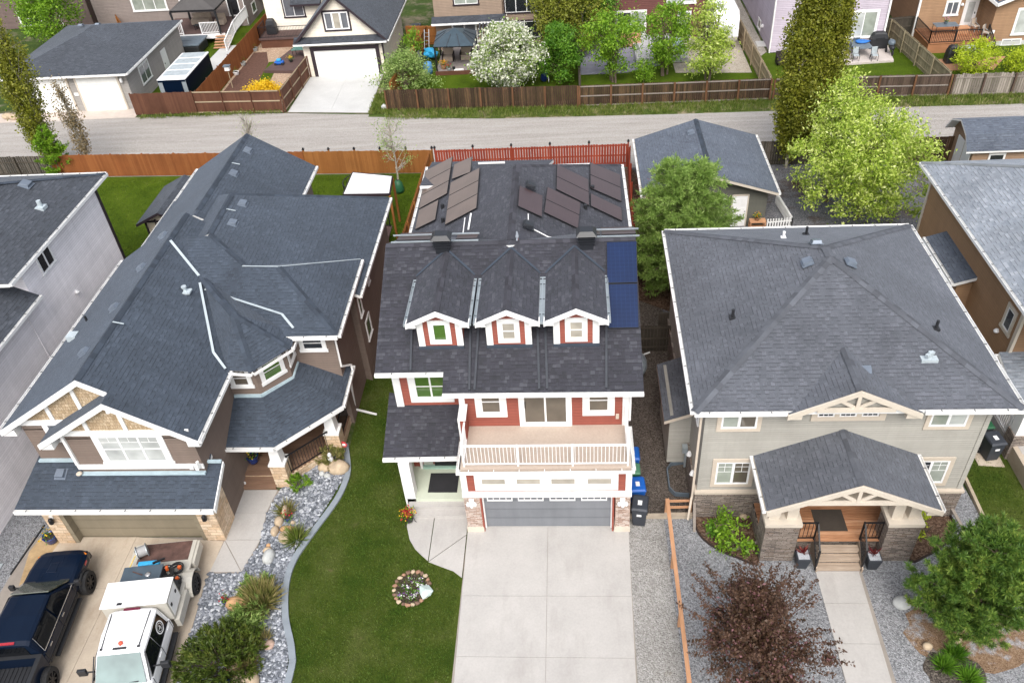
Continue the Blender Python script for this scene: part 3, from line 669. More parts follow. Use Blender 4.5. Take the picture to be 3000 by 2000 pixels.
area('soil_bed', blobxy(12.2, 14.4, .95, 1.0, seed=5), .007, gravel('dark_soil_ground', [(.03, .025, .022), (.07, .058, .05), (.15, .13, .11)], 20))
# retaining timber edges
m = MB(); m.bar((15.48, 20.9, .06), (15.3, 17), .1, .16) if False else None
m.bar((15.5, 22.9, .07), (15.42, 19.3, .07), .12, .18); m.bar((15.42, 19.3, .07), (15.5, 8, .07), .12, .18); structure('timber_edging', m, plain('pale_timber_edging', (.36, .30, .22), .9, var=.2))
m = MB(); m.bar((3.4, 20.92, .1), (4.5, 20.92, .1), .14, .26); m.bar((1.95, 20.92, .08), (3.4, 20.92, .08), .12, .22); structure('timber_edging', m, plain('grey_timber_edging', (.38, .32, .25), .9, var=.2))
area('mulch_bed', blobxy(-6.2, 17.65, .62, .68, seed=8, rough=.05), .008, gravel('planted_soil_ground', [(.028, .02, .016), (.055, .04, .03), (.11, .085, .065)], 18))
# across the alley
area('verge', [(-15.4, 59.2), (-6, 58.05), (8, 57.6), (20, 57.4), (33, 57.1), (60, 57), (60, 59.8), (-14.0, 60.9), (-15.6, 66)], -.006, GRASS_W)
area('back_lawn', [(-14, 61), (27, 61), (27, 68.5), (-14, 68.5)], -.005, GRASS2)
area('back_lawn', [(27.3, 60.6), (45, 60.6), (45, 72), (27.3, 72)], -.005, GRASS2)
area('gravel_yard', [(8.5, 65.2), (14.4, 64.6), (14.6, 90), (8.5, 90)], .0, gravel('tan_gravel_ground', [(.30, .26, .21), (.42, .37, .31), (.52, .47, .40)], 20))
area('gravel_yard', [(14.7, 66.5), (16.3, 68.8), (16.3, 90), (14.7, 90)], .0, gravel('tan_gravel_strip_ground', [(.22, .2, .17), (.34, .31, .27), (.44, .41, .37)], 20))
area('driveway_base', [(-22.1, 60.6), (-15.5, 59.9), (-15.6, 67.7), (-21.95, 67.7)], -.002, JOINT)
slabs('driveway', [[(-22.05, 60.65), (-18.6, 60.3), (-18.7, 67.6), (-21.9, 67.6)], [(-18.6, 60.3), (-15.5, 59.95), (-15.65, 67.6), (-18.7, 67.6)]], .015, CONC_G)
slabs('driveway', [[(-48, 60.8), (-34.6, 60.8), (-34.6, 62.6), (-48, 62.6)]], .01, plain('pinkish_concrete', (.50, .43, .38), .8, var=.1))
area('bark_chip_yard', [(-29, 61.3), (-22.3, 61), (-21.9, 68), (-22.5, 70), (-25, 90), (-29, 90)], .0, BARKCH)
area('back_lawn', [(-38, 62), (-29, 62), (-29, 90), (-38, 90)], -.005, GRASS2)
area('mulch_bed', [(-28.8, 62.5), (-27.2, 62.5), (-26.2, 67), (-26.5, 71), (-27.5, 74), (-28.7, 74)], .004, plain('red_brown_mulch', (.10, .05, .035), .95, var=.3, scale=5, bump=.8, bscale=25))
area('grass_strip', [(-27.4, 62.0), (-26.4, 62.0), (-25.3, 67.0), (-25.6, 71.5), (-26.6, 71.5), (-26.3, 67.0)], .008, GRASS2)
slabs('patio', [[(-26.3, 68.9), (-22.2, 68.4), (-22.3, 75.5), (-24.6, 76)]], .25, W_DECKD)
slabs('patio', [[(18, 65.0), (25.5, 65.5), (26.1, 69.5), (18, 69.5)]], .14, plain('pinkish_patio_concrete', (.48, .43, .40), .85, var=.08))
slabs('patio', [[(28.3, 63.4), (32.2, 63.2), (34, 65.6), (28.2, 65.6)]], .05, TERRA)
slabs('patio', [[(.8, 65.6), (4.5, 65.6), (9, 67.6), (9, 72.5), (.8, 73)]], .05, plain('blue_grey_pavers', (.22, .22, .27), .85, var=.12))
slabs('patio', [[(-32.6, 69.2), (-31.3, 68.6), (-30.0, 76), (-32.3, 76)]], .06, CONC_G)
# ================================================================ brown house (left)
H = thing('brown_house', 'brown sided house with a complex blue-grey roof, a turret bay and tan stone garage pillars', 'house', (-14, 28, 0))
w = MB()
w.prism([(-20.75, 21.0), (-18.9, 21.0), (-18.9, 20.5), (-14.05, 20.5), (-14.05, 26), (-14.3, 31.8), (-20.75, 31.8)], 0, 5.25)
w.prism([(-20.4, 31.7), (-14.4, 31.7), (-14.4, 40.4), (-20.4, 40.4)], 0, 5.3)
w.prism([(-14.6, 31.1), (-9.72, 29.2), (-9.72, 37.0), (-14.6, 37.0)], 0, 5.2)
w.prism([(-14.2, 26.35), (-10.05, 26.35), (-10.05, 31.2), (-14.2, 31.2)], 0, 5.42)
w.prism([(-14.2, 24.3), (-12.87, 24.3), (-11.86, 25.45), (-11.86, 26.4), (-14.2, 26.4)], 0, 5.3)
w.extr([(-18.9, 20.5, 5.2), (-14.05, 20.5, 5.2), (-14.05, 20.5, 5.45), (-16.55, 20.5, 7.05), (-18.9, 20.5, 5.6)], (0, .3, 0))
w.extr([(-20.75, 21.0, 5.2), (-16.4, 21.0, 5.2), (-16.4, 21.0, 7.0), (-17.5, 21.0, 7.68), (-20.75, 21.0, 5.68)], (0, .3, 0))
w.build('wall', SID_BROWN, H)
g = MB().box(-20.8, -14.12, 20.1, 21.2, 0, 3.0); g.build('garage_wall', SID_BROWN, H)
# roof
A = roof(H, [[(-17.5, 20.75, 7.9), (-21.4, 20.75, 5.45), (-21.4, 32.0, 5.45), (-17.5, 32.0, 7.9)],
             [(-17.5, 20.75, 7.9), (-17.5, 32.0, 7.9), (-13.65, 32.0, 5.36), (-13.65, 20.2, 5.36), (-16.54, 20.2, 7.27), (-16.54, 20.75, 7.27)]], SH_BLUE, name='roof')
Fl = roof(H, [[(-16.54, 20.2, 7.27), (-19.7, 20.2, 5.28), (-19.7, 21.1, 5.28), (-16.54, 21.1, 7.27)]], SH_BLUE, name='gable_roof')
Bm = roof(H, [[(-14.05, 28.9, 7.05), (-9.38, 29.0, 5.25), (-9.4, 37.5, 5.25), (-16.05, 34.0, 7.72), (-15.95, 30.45, 7.72)],
              [(-15.95, 30.45, 7.72), (-16.05, 34.0, 7.72), (-20.86, 37.4, 5.5), (-20.86, 31.2, 5.5)],
              [(-16.05, 34.0, 7.72), (-9.4, 37.5, 5.25), (-20.86, 37.4, 5.5)]], SH_BLUE, name='main_roof')
Dr = roof(H, [[(-9.62, 25.8, 5.6), (-12.47, 28.62, 7.1), (-14.05, 28.72, 7.1), (-15.95, 30.3, 7.72), (-17.6, 30.3, 7.72), (-17.6, 25.8, 5.6)],
              [(-9.62, 25.8, 5.6), (-9.68, 31.3, 5.6), (-12.47, 28.62, 7.1)],
              [(-9.68, 31.3, 5.6), (-15.0, 31.3, 5.6), (-14.05, 28.72, 7.1), (-12.47, 28.62, 7.1)]], SH_BLUE, name='wing_roof')
Cr = roof(H, [[(-17.44, 32.5, 7.5), (-17.44, 40.95, 7.5), (-20.78, 40.95, 5.5), (-20.78, 32.5, 5.5)],
              [(-17.44, 32.5, 7.5), (-14.05, 32.5, 5.47), (-14.05, 40.85, 5.47), (-17.44, 40.95, 7.5)]], SH_BLUE, name='roof')
ap = (-13.65, 25.75, 6.9); bk = (-15.7, 28.2, 6.88)
E1, E2, E3, E4 = (-13.8, 24.0, 5.38), (-12.7, 23.88, 5.38), (-11.5, 25.35, 5.38), (-11.5, 26.3, 5.38)
Tr = roof(H, [[bk, E1, ap], [ap, E1, E2], [ap, E2, E3], [ap, E3, E4], [bk, ap, E4, (-12.3, 27.1, 5.9)]], SH_BLUE, name='turret_roof', fascia=False)
caps(A, [((-17.5, 20.8, 7.9), (-17.5, 32, 7.9))], CAPS_BLUE, .095)
caps(Cr, [((-17.44, 33, 7.5), (-17.44, 40.9, 7.5))], CAPS_BLUE, .09)
caps(Bm, [((-15.95, 30.5, 7.72), (-16.05, 34, 7.72)), ((-16.05, 34, 7.72), (-9.5, 37.45, 5.29)), ((-14.1, 28.95, 7.06), (-15.9, 30.4, 7.72))], CAPS_BLUE, .055)
caps(Dr, [((-9.7, 25.88, 5.64), (-12.47, 28.62, 7.1))], CAPS_BLUE, .05)
caps(Tr, [(bk, ap), (E2, ap), (E3, ap)], CAPS_BLUE, .05)
strip(A, [(-17.4, 29.75, 7.86), (-15.95, 28.4, 6.9)], FLASH_W, .11)
strip(A, [(-15.8, 28.0, 6.82), (-14.35, 24.55, 5.84), (-13.78, 23.98, 5.47)], FLASH_W, .1)
strip(Dr, [(-15.55, 27.75, 6.65), (-12.05, 26.65, 6.08), (-11.5, 26.1, 5.77)], FLASH_W, .1)
strip(Dr, [(-14.1, 28.75, 7.1), (-12.5, 28.65, 7.1), (-9.7, 31.3, 5.6)], FLASH_W, .05)
for p in ((-17.02, 39.39, 7.25), (-17.01, 36.92, 7.24)): box_vent(Cr, p, (1, 0), .6)
for p in ((-15.39, 33.4, 7.5), (-15.35, 31.7, 7.48)): box_vent(Bm, p, (1, 0), .37)
for y in (30.9, 28.4, 25.6, 22.85): box_vent(A, (-18.3, y, 7.4), (-1, 0), .63)
for ro, p in ((Cr, (-17.1, 37.75, 7.33)), (Bm, (-15.65, 32.6, 7.62)), (A, (-17.3, 24.0, 7.85))):
    MB().bar(np.array(p)+(-.2, 0, .09), np.array(p)+(.2, 0, -.02), .06, .012).build('nail_plate', FLASH_W, ro)
k = MB(); k.box(-16.35, -15.85, 27.0, 27.35, 6.95, 7.02); k.tube([(-16.1, 27.2, 6.9), (-16.1, 27.2, 7.18)], .07, 10); k.tube([(-16.1, 27.2, 7.18), (-16.1, 27.2, 7.24)], .11, 10); k.build('roof_exhaust', FLASH_W, A)
pipe_vent(A, (-20.5, 26.6, 6.0), .25, .05, BLACKP); MB().box(-20.85, -20.45, 25.4, 25.8, 5.85, 6.1).build('roof_exhaust', FLASH_W, A)
# gutters
for p, q, n_ in (((-13.65, 20.2, 5.36), (-13.65, 24.0, 5.36), (1, 0)), ((-21.4, 32, 5.45), (-21.4, 20.75, 5.45), (-1, 0)), (E1, E2, (0, -1)), (E2, E3, (1, -.8)), (E3, E4, (1, 0)),
                 ((-11.5, 25.8, 5.6), (-9.62, 25.8, 5.6), (0, -1)), ((-9.62, 25.8, 5.6), (-9.68, 31.3, 5.6), (1, 0)), ((-9.39, 29, 5.25), (-9.4, 37.5, 5.25), (1, 0)),
                 ((-20.78, 40.95, 5.5), (-20.8, 31.5, 5.5), (-1, 0)), ((-14.05, 37.8, 5.47), (-14.05, 40.85, 5.47), (1, 0))):
    gutter(H, p, q, n_)
# gable trim and shakes
def rake(p, q, y, wd=.24, d=.05, mat=WHITE, name='barge_board'):
    m = MB(); m.extr([(p[0], y, p[1]), (q[0], y, q[1]), (q[0], y, q[1]-wd), (p[0], y, p[1]-wd)], (0, -d, 0)); return m.build(name, mat, H)
rake((-16.54, 7.27), (-13.62, 5.34), 20.19); rake((-19.75, 5.25), (-16.54, 7.27), 20.188)
rake((-21.45, 5.42), (-17.5, 7.9), 20.74); rake((-17.5, 7.9), (-16.56, 7.3), 20.738)
for x0, x1, z, y in ((-13.62, -14.1, 5.34, 20.19), (-19.72, -19.25, 5.25, 20.188), (-21.42, -20.9, 5.42, 20.74)):
    m = MB(); m.extr([(x0, y+.02, z), (x0, y+.02, z-.3), (x1, y+.02, z-.3), (x1, y+.02, z)], (0, .5, 0)); m.build('eave_return', WHITE, H)
s = MB(); s.extr([(-18.85, 20.49, 5.66), (-14.2, 20.49, 5.66), (-16.55, 20.49, 7.0)], (0, -.03, 0)); s.build('gable_shakes', SHAKE, H)
s = MB(); s.extr([(-20.6, 20.99, 5.76), (-16.45, 20.99, 5.76), (-16.45, 20.99, 6.96), (-17.5, 20.99, 7.6)], (0, -.03, 0)); s.build('gable_shakes', SHAKE, H)
t = MB()
t.box(-18.95, -14.0, 20.43, 20.49, 5.42, 5.68)
for x in (-17.75, -16.3, -14.85): t.bar((x, 20.43, 5.68), (x, 20.43, 7.15-abs(x+16.55)*.62), .16, .05, up=(0, 1, 0))
t.box(-20.8, -16.6, 20.93, 20.99, 5.5, 5.76)
for x in (-19.3, -18.0, -16.75): t.bar((x, 20.93, 5.76), (x, 20.93, 7.75-abs(x+17.5)*.62), .16, .05, up=(0, 1, 0))
t.box(-18.96, -14.0, 20.42, 20.48, 3.62, 3.84); t.box(-18.98, -18.86, 20.42, 20.5, 3.84, 5.42)
t.build('gable_trim', WHITE, H)
MB().box(-18.92, -14.03, 20.36, 20.5, 3.33, 3.42).build('wall_flashing', FLASH_B, H)
MB().box(-20.8, -18.95, 20.86, 21.0, 3.55, 3.63).build('wall_flashing', FLASH_B, H)
MB().box(-14.04, -13.5, 20.78, 20.9, 3.52, 3.6).build('wall_flashing', FLASH_B, H)
wfront(H, -17.62, -15.3, 20.49, 3.98, 5.34, cols=3, rows=2, glass=GL_WHITE, tw=.2, muntin=(2, 1, .76, 1), name='window')
wfront(H, -19.75, -19.2, 20.99, 4.75, 5.5, glass=GL_SKY, tw=.16)
# turret windows
def turwin(a, b, z0, z1, f0, f1, g):
    a, b = np.array(a), np.array(b); u = nrm(b-a); n = np.array([u[1], -u[0], 0]); L = np.linalg.norm(b-a)
    o = a+u*L*f0; window(H, (o[0], o[1], z0), u, n, L*(f1-f0), z1-z0, glass=g, rows=2, tw=.14)
turwin((-14.1, 24.3, 0), (-12.87, 24.3, 0), 4.3, 5.1, .22, .74, GL_BROWN)
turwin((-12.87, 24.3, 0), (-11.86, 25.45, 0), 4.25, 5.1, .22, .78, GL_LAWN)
turwin((-11.86, 25.45, 0), (-11.86, 26.4, 0), 4.3, 5.1, .22, .8, GL_BROWN)
wfront(H, -11.42, -10.55, 26.34, 4.45, 5.12, glass=GL_DARK, rows=2, tw=.14)
for a, b in (((-14.0, 24.27, 3.74), (-12.86, 24.27, 3.74)), ((-12.86, 24.27, 3.74), (-11.83, 25.44, 3.66)), ((-11.83, 25.44, 3.66), (-11.83, 26.33, 3.72))):
    MB().bar(a, b, .1, .13).build('wall_flashing', FLASH_B, H)
wright(H, 30.0, 30.75, -9.71, 1.9, 2.9, glass=GL_SKY, tw=.07); wright(H, 29.6, 30.0, -10.04+.33, 3.6, 4.6, glass=GL_SKY, tw=.06); wright(H, 31.7, 32.0, -9.71, 3.9, 4.6, glass=GL_SKY, tw=.06)
# garage
Gr = roof(H, [[(-21.3, 19.2, 2.75), (-13.5, 19.2, 2.75), (-13.5, 20.9, 3.47), (-14.0, 20.9, 3.47), (-14.0, 21.2, 3.59), (-20.95, 21.2, 3.59)]], SH_BLUE, name='garage_roof')
box_vent(Gr, (-19.83, 20.5, 3.3), (0, -1), .42)
gutter(H, (-21.3, 19.2, 2.75), (-13.5, 19.2, 2.75), (0, -1), h=.14)
m = MB(); m.extr([(-13.5, 19.2, 2.76), (-13.5, 20.9, 3.48), (-13.5, 20.9, 3.3), (-13.5, 19.2, 2.5)], (.04, 0, 0)); m.build('barge_board', WHITE, H)
MB().box(-20.05, -14.95, 20.03, 20.1, 0, 2.15).build('garage_door', TAUPE, H)
t = MB(); t.box(-20.22, -20.05, 19.72, 20.09, 0, 2.3); t.box(-14.95, -14.78, 19.85, 20.09, 0, 2.3); t.box(-20.22, -14.78, 19.86, 20.09, 2.15, 2.55); t.build('door_frame', TAUPE, H)
for x0, x1, y0, y1 in ((-20.9, -20.22, 19.7, 20.6), (-14.78, -14.02, 19.84, 21.0)):
    p = MB().box(x0, x1, y0, y1, 0, 2.72).build('stone_pillar', STONE_TAN, H)
for x, y in ((-20.53, 19.68), (-14.4, 19.82)):
    k = MB(); k.lathe((x, y-.12, 1.42), [(.05, 0), (.10, .06), (.085, .26), (.03, .33)], 8); k.build('wall_lamp', BLACKM, H)
    MB().box(x-.07, x+.07, y-.03, y+.02, 1.62, 1.78).build('lamp_mount', WHITE, H)
k = MB(); k.box(-14.5, -14.35, 20.3, 20.42, 3.7, 3.85); k.bar((-14.12, 20.3, 3.78), (-14.05, 20.25, 4.2), .1, .06); k.blob((-14.2, 20.3, 3.75), .09, 1); k.build('security_camera', WHITE2, H)
MB().lathe((-18.95, 20.33, 3.45), [(.1, 0), (.12, .05), (.06, .1)], 10).build('security_camera', CREAM, H)
MB().lathe((-16.5, 20.3, 6.75), [(.09, 0), (.09, .1)], 8).build('security_camera', WHITE2, H)
# porch
T1, T2, T3, T4 = (-14.1, 24.35, 3.70), (-12.85, 24.35, 3.72), (-11.82, 25.5, 3.68), (-11.82, 26.8, 3.78)
P1, P2, P3, P4 = (-14.3, 22.35, 2.72), (-12.06, 22.33, 2.72), (-9.77, 24.66, 2.72), (-9.82, 27.2, 2.74)
Pr = roof(H, [[P1, P2, T2, T1], [P2, P3, T3, T2], [P3, P4, T4, T3]], SH_BLUE, name='porch_roof')
gutter(H, P1, P2, (0, -1)); gutter(H, P2, P3, (1, -1)); gutter(H, P3, P4, (1, 0))
b = MB(); b.prism([(-14.1, 22.9), (-12.65, 22.9), (-12.2, 22.75), (-10.2, 24.75), (-10.2, 27.0), (-14.1, 27)], 0, .42); b.build('porch_base', STONE_TAN, H)
b = MB()
for i in range(30):
    y0 = 22.86+i*.14; xr = -12.2+max(0, min(2.0, (y0-22.75))) if y0 > 22.9 else -12.5
    b.box(-14.12, xr, y0, y0+.13, .425, .455)
b.build('porch_floor', W_DECK2, H)
for i, (y, z) in enumerate(((22.42, .17), (22.64, .32))):
    b = MB(); b.box(-14.12, -12.66, y, y+.26, z-.04, z); b.box(-14.12, -12.66, y+.02, y+.06, 0, z-.05); b.build('porch_step', W_DECK2, H)
for x, y in ((-12.36, 22.86), (-10.45, 24.62)):
    MB().box(x-.32, x+.32, y-.3, y+.3, 0, 1.3).build('stone_pillar', STONE_TAN, H)
    c = MB(); c.box(x-.35, x+.35, y-.33, y+.33, 1.302, 1.4); a_, b_ = .24, .17
    c.hexa([(x-a_, y-a_, 1.4), (x+a_, y-a_, 1.4), (x+a_, y+a_, 1.4), (x-a_, y+a_, 1.4), (x-b_, y-b_, 2.56), (x+b_, y-b_, 2.56), (x+b_, y+b_, 2.56), (x-b_, y+b_, 2.56)]); c.build('tapered_column', WHITE, H)
railing(H, (-12.05, 22.98, .46), (-10.62, 24.38, .46), step=.13)
railing(H, (-10.28, 24.95, .46), (-10.28, 26.9, .46), step=.13)
downspout(H, [(-9.95, 26.3, 5.5), (-9.98, 26.28, 3.5), (-9.75, 26.9, 3.05), (-9.75, 26.9, 2.75)]); downspout(H, [(-9.72, 26.95, 2.65), (-9.95, 26.95, 2.3), (-10.1, 26.98, .25), (-9.1, 26.8, .08)])
MB().box(-14.06, -14.0, 22.6, 23.0, .0, .3).build('wall_vent', WHITE2, H)
# ================================================================ red house (middle)
H = thing('red_house', 'barn red house with three dormers, roof solar panels and a front deck', 'house', (-2, 28, 0))
w = MB()
w.prism([(-7.05, 23.6), (-4.3, 23.6), (-4.3, 22.4), (1.95, 22.4), (1.95, 38.0), (-7.05, 38.4)], 2.5, 6.1)
w.prism([(-4.28, 20.31), (1.97, 20.31), (1.97, 23), (-4.28, 23)], 2.1, 3.55)
w.prism([(-4.28, 20.75), (1.95, 20.75), (1.95, 38), (-7.0, 38), (-7.0, 23.25), (-4.28, 23.25)], 0, 3.2)
w.extr([(1.95, 22.4, 6.1), (1.95, 27.5, 8.45), (1.95, 32.6, 6.1)], (-.2, 0, 0)); w.extr([(-7.05, 23.6, 6.1), (-7.05, 27.5, 8.45), (-7.05, 32.6, 6.1)], (.2, 0, 0))
w.build('wall', SID_RED, H)
rz = lambda y: 5.9+.5*(y-21.9)
Rm = roof(H, [[(-7.42, 22.68, rz(22.68)), (-4.84, 22.68, rz(22.68)), (-4.84, 21.93, rz(21.93)), (2.47, 21.9, rz(21.9)), (2.47, 27.6, rz(27.6)), (-7.42, 27.6, rz(27.6))],
              [(-7.42, 27.6, rz(27.6)), (2.47, 27.6, rz(27.6)), (2.47, 32.4, 6.2), (-7.42, 32.4, 6.2)]], SH_CHAR, name='roof')
Rb = roof(H, [[(-2.42, 27.3, 8.77), (-2.45, 33.85, 8.77), (-7.44, 38.9, 6.2), (-7.42, 31, 6.2)], [(-2.42, 27.3, 8.77), (2.59, 31, 6.2), (2.56, 38.45, 6.2), (-2.45, 33.85, 8.77)],
              [(-2.45, 33.85, 8.77), (2.56, 38.45, 6.2), (-7.44, 38.9, 6.2)]], SH_CHAR, name='roof')
Re = roof(H, [[(-7.44, 36.0, 6.7), (-2.0, 36.0, 6.7), (-.9, 40.1, 5.75), (-7.46, 40.3, 5.75)]], SH_CHAR, name='extension_roof')
MB().prism([(-7.0, 38), (-1.2, 38), (-1.2, 39.8), (-7.0, 39.8)], 0, 5.5).build('extension_wall', SID_RED, H)
caps(Rm, [((-7.4, 27.6, 8.75), (2.45, 27.6, 8.75))], CAPS_CHAR, .07)
caps(Rb, [((-2.42, 27.7, 8.77), (-2.45, 33.8, 8.77)), ((-2.45, 33.85, 8.77), (2.5, 38.4, 6.23))], CAPS_CHAR, .07)
gutter(H, (-7.42, 22.68, rz(22.68)), (-4.84, 22.68, rz(22.68)), (0, -1)); gutter(H, (-4.84, 21.93, rz(21.93)), (2.47, 21.9, rz(21.9)), (0, -1), dark=False)
gutter(H, (2.59, 31.5, 6.2), (2.56, 38.45, 6.2), (1, 0)); gutter(H, (-7.44, 38.9, 6.2), (-7.42, 32.5, 6.2), (-1, 0))
MB().bar((-4.8, 38.9, 6.3), (-3.4, 38.9, 6.3), .06, .09).build('ridge_trim', WHITE, H); MB().bar((-2.6, 38.2, 6.42), (1.0, 38.2, 6.42), .05, .06).build('ridge_trim', WHITE, H)
# dormers
for i, cx in enumerate((-4.945, -2.39, .09)):
    d = MB(); yf = 23.62; zb = 6.55
    d.extr([(cx-.82, yf, zb), (cx+.82, yf, zb), (cx+.82, yf, 8.05), (cx, yf, 8.5), (cx-.82, yf, 8.05)], (0, 2.6, 0)); dw = d.build('dormer', SID_RED, H)
    dr = roof(dw, [[(cx, 23.3, 8.62), (cx, 27.25, 8.62), (cx-1.13, 26.3, 8.06), (cx-1.13, 23.3, 8.06)], [(cx, 23.3, 8.62), (cx+1.13, 23.3, 8.06), (cx+1.13, 26.3, 8.06), (cx, 27.25, 8.62)]], SH_CHAR, t=.12, name='dormer_roof')
    t = MB()
    for sgn in (-1, 1):
        t.extr([(cx, 23.3, 8.63), (cx+sgn*1.17, 23.3, 8.06), (cx+sgn*1.17, 23.3, 7.86), (cx, 23.3, 8.41)], (0, -.04, 0))
        t.box(cx+sgn*.72-.12, cx+sgn*.72+.12, yf-.04, yf+.05, 6.66, 8.02)
        t.extr([(cx+sgn*1.17, 23.31, 7.86), (cx+sgn*.8, 23.31, 7.86), (cx+sgn*.8, 23.31, 8.05), (cx+sgn*1.17, 23.31, 8.05)], (0, .3, 0))
    t.build('dormer_trim', WHITE, dw)
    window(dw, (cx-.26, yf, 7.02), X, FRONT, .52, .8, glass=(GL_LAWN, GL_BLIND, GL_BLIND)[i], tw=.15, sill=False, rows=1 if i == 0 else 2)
    MB().box(cx-.85, cx+.85, yf-.12, yf-.01, 6.68, 6.79).build('step_flashing', CAPS_BLUE, dw)
    for sgn in (-1, 1):
        gutter(dw, (cx+sgn*1.13, 23.3, 8.06), (cx+sgn*1.13, 26.1, 8.06), (sgn, 0), mat=GALV, w=.11, h=.09)
        strip(dr, [(cx, 27.3, 8.66), (cx+sgn*1.16, 26.3, 8.1)], CAPS_BLUE, .1, .0)
    caps(dr, [((cx, 23.32, 8.62), (cx, 27.2, 8.62))], CAPS_CHAR, .07, .13)
for xa, xb in ((-6.13, -6.06), (-3.89, -3.84), (-3.57, -3.65), (-1.36, -1.29), (-1.07, -1.0), (1.22, 1.13)):
    y0 = 22.72 if xa < -5 else 22.0
    MB().bar((xa, 24.4, rz(24.4)+.05), (xb, y0, rz(y0)+.05), .08, .07).build('downspout', DKGREY, H)
# front walls
t = MB()
t.box(-4.3, -4.08, 20.26, 20.31, 2.08, 3.6); t.box(1.8, 2.02, 20.26, 20.31, 2.08, 3.6); t.box(-4.32, 2.04, 20.24, 20.315, 2.07, 2.36)
t.box(-4.32, -4.24, 20.31, 21.0, 2.07, 3.6); t.box(1.96, 2.03, 20.31, 21.0, 2.07, 3.6)
t.box(-4.36, -4.14, 22.36, 22.42, 3.7, 5.75); t.box(1.76, 1.98, 22.355, 22.4, 3.7, 5.75); t.box(1.95, 2.0, 22.4, 22.6, 3.7, 5.7)
t.box(-7.09, -6.8, 23.55, 23.6, 3.62, 6.1)
t.box(-3.79, 1.53, 20.25, 20.3, 2.46, 3.36)
for q in range(len(t.v)//8):
    b = MB().mesh(t.v[q*8:q*8+8], [(3, 2, 1, 0), (4, 5, 6, 7), (0, 1, 5, 4), (1, 2, 6, 5), (2, 3, 7, 6), (3, 0, 4, 7)]); b.build('trim_board', WHITE, H)
for x in (-3.56, -2.26, -.98, .36): wfront(H, x, x+.96, 20.25, 2.78, 3.18, glass=GL_BLIND, tw=.0, sill=False)
MB().box(-3.62, 1.32, 20.5, 20.58, 0, 2.05).build('garage_door', DOOR_GREY, H)
k = MB()
for x in (-3.44, -2.25, -1.04, .16):
    k.box(x, x+.98, 20.46, 20.5, 1.6, 1.67); k.box(x, x+.04, 20.462, 20.5, 1.67, 2.06); k.box(x+.94, x+.98, 20.462, 20.5, 1.67, 2.06)
    for q in (1, 2, 3): k.box(x+q*.245-.012, x+q*.245+.012, 20.465, 20.5, 1.67, 2.06)
k.build('garage_window_frame', WHITE2, H)
k = MB()
for x in (-3.44, -2.25, -1.04, .16): k.box(x+.04, x+.94, 20.48, 20.5, 1.67, 2.06)
k.build('pane', GL_SKY, H)
for s in (-1, 1):
    x0, x1 = ((-4.32, -3.68) if s < 0 else (1.42, 2.0))
    MB().box(x0+.03, x1, 20.27, 20.9, .28, 2.08).build('stone_pillar', STONE_PNK, H)
    MB().box(x0, x1+.03, 20.22, 20.92, 0.0, .27).build('pillar_base', CREAM2, H)
    xi = -3.655 if s < 0 else 1.36
    MB().box(xi-.025, xi+.035, 20.25, 20.49, 0, 2.06).build('corner_bead', SID_RED, H); MB().box(xi-.02+.05*(-s), xi+.04+.05*(-s), 20.42, 20.5, 0, 2.06).build('door_jamb', WHITE, H)
    xl = (x0+x1)/2
    k = MB(); k.box(xl-.09, xl+.09, 20.2, 20.27, 1.75, 1.98)
    for dx in (-.13, .13): k.lathe((xl+dx, 20.13, 1.72), [(.05, 0), (.075, .05), (.075, .12), (.03, .2)], 10)
    k.lathe((xl, 20.12, 1.65), [(.05, 0), (.08, .07), (.05, .15)], 10); k.build('wall_lamp', WHITE2, H)
# deck
d = MB(); d.prism([(-4.25, 20.22), (1.98, 20.22), (1.98, 22.4), (-4.25, 22.4)], 3.56, 3.72); d.build('deck_floor', DECKTAN, H)
gutter(H, (-4.4, 20.21, 3.7), (2.1, 20.2, 3.74), (0, -1), h=.13, w=.15, dark=False); gutter(H, (2.0, 20.2, 3.72), (2.0, 22.3, 3.72), (1, 0), dark=False); gutter(H, (-4.27, 21.6, 3.72), (-4.27, 20.2, 3.72), (-1, 0), dark=False)
r = railing(H, (-4.1, 20.34, 3.73), (1.86, 20.34, 3.73), WHITE2, 1.06, .135, .06, .02, True, .12, name='deck_railing', pst=4)
railing(H, (1.87, 20.39, 3.74), (1.87, 22.35, 3.74), WHITE2, 1.04, .125, .06, .028, False, .13, name='deck_railing')
railing(H, (-4.11, 20.39, 3.74), (-4.11, 21.55, 3.74), WHITE2, 1.04, .125, .06, .028, False, .13, name='deck_railing')
MB().box(-4.26, -4.1, 21.55, 22.39, 3.721, 4.9).build('knee_wall', SID_RED, H); MB().box(-4.34, -4.04, 21.5, 22.34, 4.9, 4.97).build('wall_cap', WHITE, H); MB().box(-4.34, -4.27, 21.5, 22.38, 3.6, 4.9).build('corner_board', WHITE, H)
wfront(H, -3.54, -2.79, 22.39, 4.45, 5.6, glass=GL_BROWN, tw=.22, rows=2, sill=False); wfront(H, .49, 1.25, 22.39, 4.47, 5.6, glass=GL_BROWN, tw=.22, rows=2, sill=False)
dd = wfront(H, -1.95, -.3, 22.385, 3.88, 5.7, glass=GL_BROWN, tw=.17, cols=2, sill=False, name='sliding_door')
MB().box(-1.9, -1.86, 22.34, 22.37, 4.7, 5.0).build('handle', BLACKM, dd)
k = MB(); k.box(1.52, 1.64, 22.37, 22.4, 4.05, 4.3); k.build('outlet_box', CREAM, H)
wfront(H, -6.25, -5.0, 23.59, 4.15, 5.35, glasses=[GL_LAWN, GL_LAWN], cols=2, rows=2, tw=.24, sill=False)
